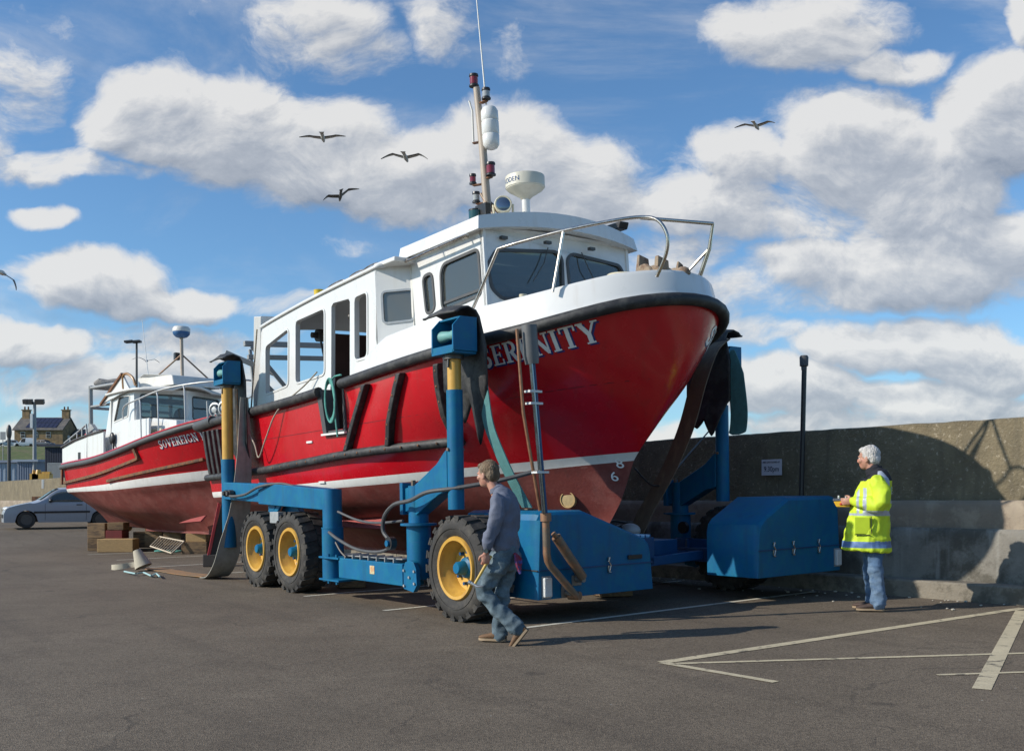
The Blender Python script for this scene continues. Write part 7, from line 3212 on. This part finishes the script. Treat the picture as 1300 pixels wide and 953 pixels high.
def gull(px_, py_, Y, span_px, heading, roll, dihedral, label, pitch=0., dark=0):
    span = span_px / 1250 * Y
    k = span / 1.3
    p = W(px_, py_, Y)
    M_ = Matrix.Rotation(heading, 3, 'Z') @ Matrix.Rotation(pitch, 3, 'Y') @ Matrix.Rotation(roll, 3, 'X')
    b = MB()
    # body along x
    prof = [(-.30, .004, .03), (-.24, .012, .055), (-.17, .030, .045), (-.08, .055, .055), (.03, .068, .062), (.12, .055, .052), (.18, .040, .040), (.22, .040, .036), (.255, .032, .030), (.275, .015, .014), (.30, .007, .008), (.325, .003, .003)]
    P = [[(x, hw * math.cos(2 * math.pi * i / 12), hh * math.sin(2 * math.pi * i / 12)) for i in range(13)] for x, hh, hw in [(q[0], q[1], q[2]) for q in prof]]
    P = [[(x, hy, hz) for x, hy, hz in row] for row in P]
    b.grid(P, rowmi=lambda i, j: 3 if i >= 9 else 0)
    for sg in (-1, 1):
        st = [(.0, .10, .17, 0.0, 0), (.12, .115, .17, dihedral[0] * .12, 0), (.27, .12, .15, dihedral[0] * .27, 0), (.36, .09, .13, dihedral[0] * .34, 0), (.46, .02, .10, dihedral[0] * .34 - dihedral[1] * .09, 1), (.57, -.06, .055, dihedral[0] * .34 - dihedral[1] * .22, 1), (.65, -.14, .012, dihedral[0] * .34 - dihedral[1] * .34, 2)]
        T_, B_ = [], []
        for y, lead, ch, z, _ in st:
            T_.append([(lead - ch * u + (-.02 if u > .9 else 0), sg * y, z + .016 * math.sin(math.pi * min(1, u * 1.2 + .05)) * (1 if y < .6 else .3)) for u in (0, .3, .65, 1)])
            B_.append([(lead - ch * u + (-.02 if u > .9 else 0), sg * y, z - .006) for u in (0, .3, .65, 1)])
        b.grid(T_, rowmi=lambda i, j: 2 if i >= 5 else 1)
        b.grid(B_, rowmi=lambda i, j: 2 if i >= 5 else (1 if dark or j >= 2 else 0))
        for PP in (T_, B_):
            pass
        e0 = [r_[0] for r_ in T_], [r_[0] for r_ in B_]
        e1 = [r_[-1] for r_ in T_], [r_[-1] for r_ in B_]
        for ea in (e0, e1):
            b.grid([list(ea[0]), list(ea[1])], mi=1)
    # tail fan
    b.hexa([(-.22, -.03, -.004), (-.22, .03, -.004), (-.40, .075, -.004), (-.40, -.075, -.004), (-.22, -.03, .006), (-.22, .03, .006), (-.40, .075, .004), (-.40, -.075, .004)], mi=0)
    b.v = [tuple(v_ * k for v_ in q) for q in b.v]
    mats_ = [GGR if dark else GWH, GGR, GBK, GYE]
    o = b.build('gull', mats_, None, angle=60)
    o.matrix_world = Matrix.Translation(p) @ M_.to_4x4()
    return tag(o, label, 'gull')


gull(410, 175, 29, 58, R(95), R(-3), (.18, .28), 'gull gliding on level wings, the uppermost of the three left of the mast', R(3))
gull(515, 200, 28, 60, R(85), R(2), (.30, .62), 'gull with drooped wing tips closest to the boat mast', R(4))
gull(432, 249, 27, 50, R(105), R(-24), (.42, .55), 'darker banking gull, the lowest of the three left of the mast', R(16), 1)
gull(960, 160, 30, 52, R(60), R(4), (.30, .42), 'lone gull on the right, flying before the big cloud above the bow', R(4))
gull(2, 346, 24, 62, R(95), R(38), (.10, .45), 'gull cut by the left edge of the picture, wing angled down', 0)
gull(186, 458, 45, 34, R(100), R(6), (.35, .40), 'distant gull gliding beside the twin headed lamp post', R(-8))

bpy.data.scenes.remove(AUX)
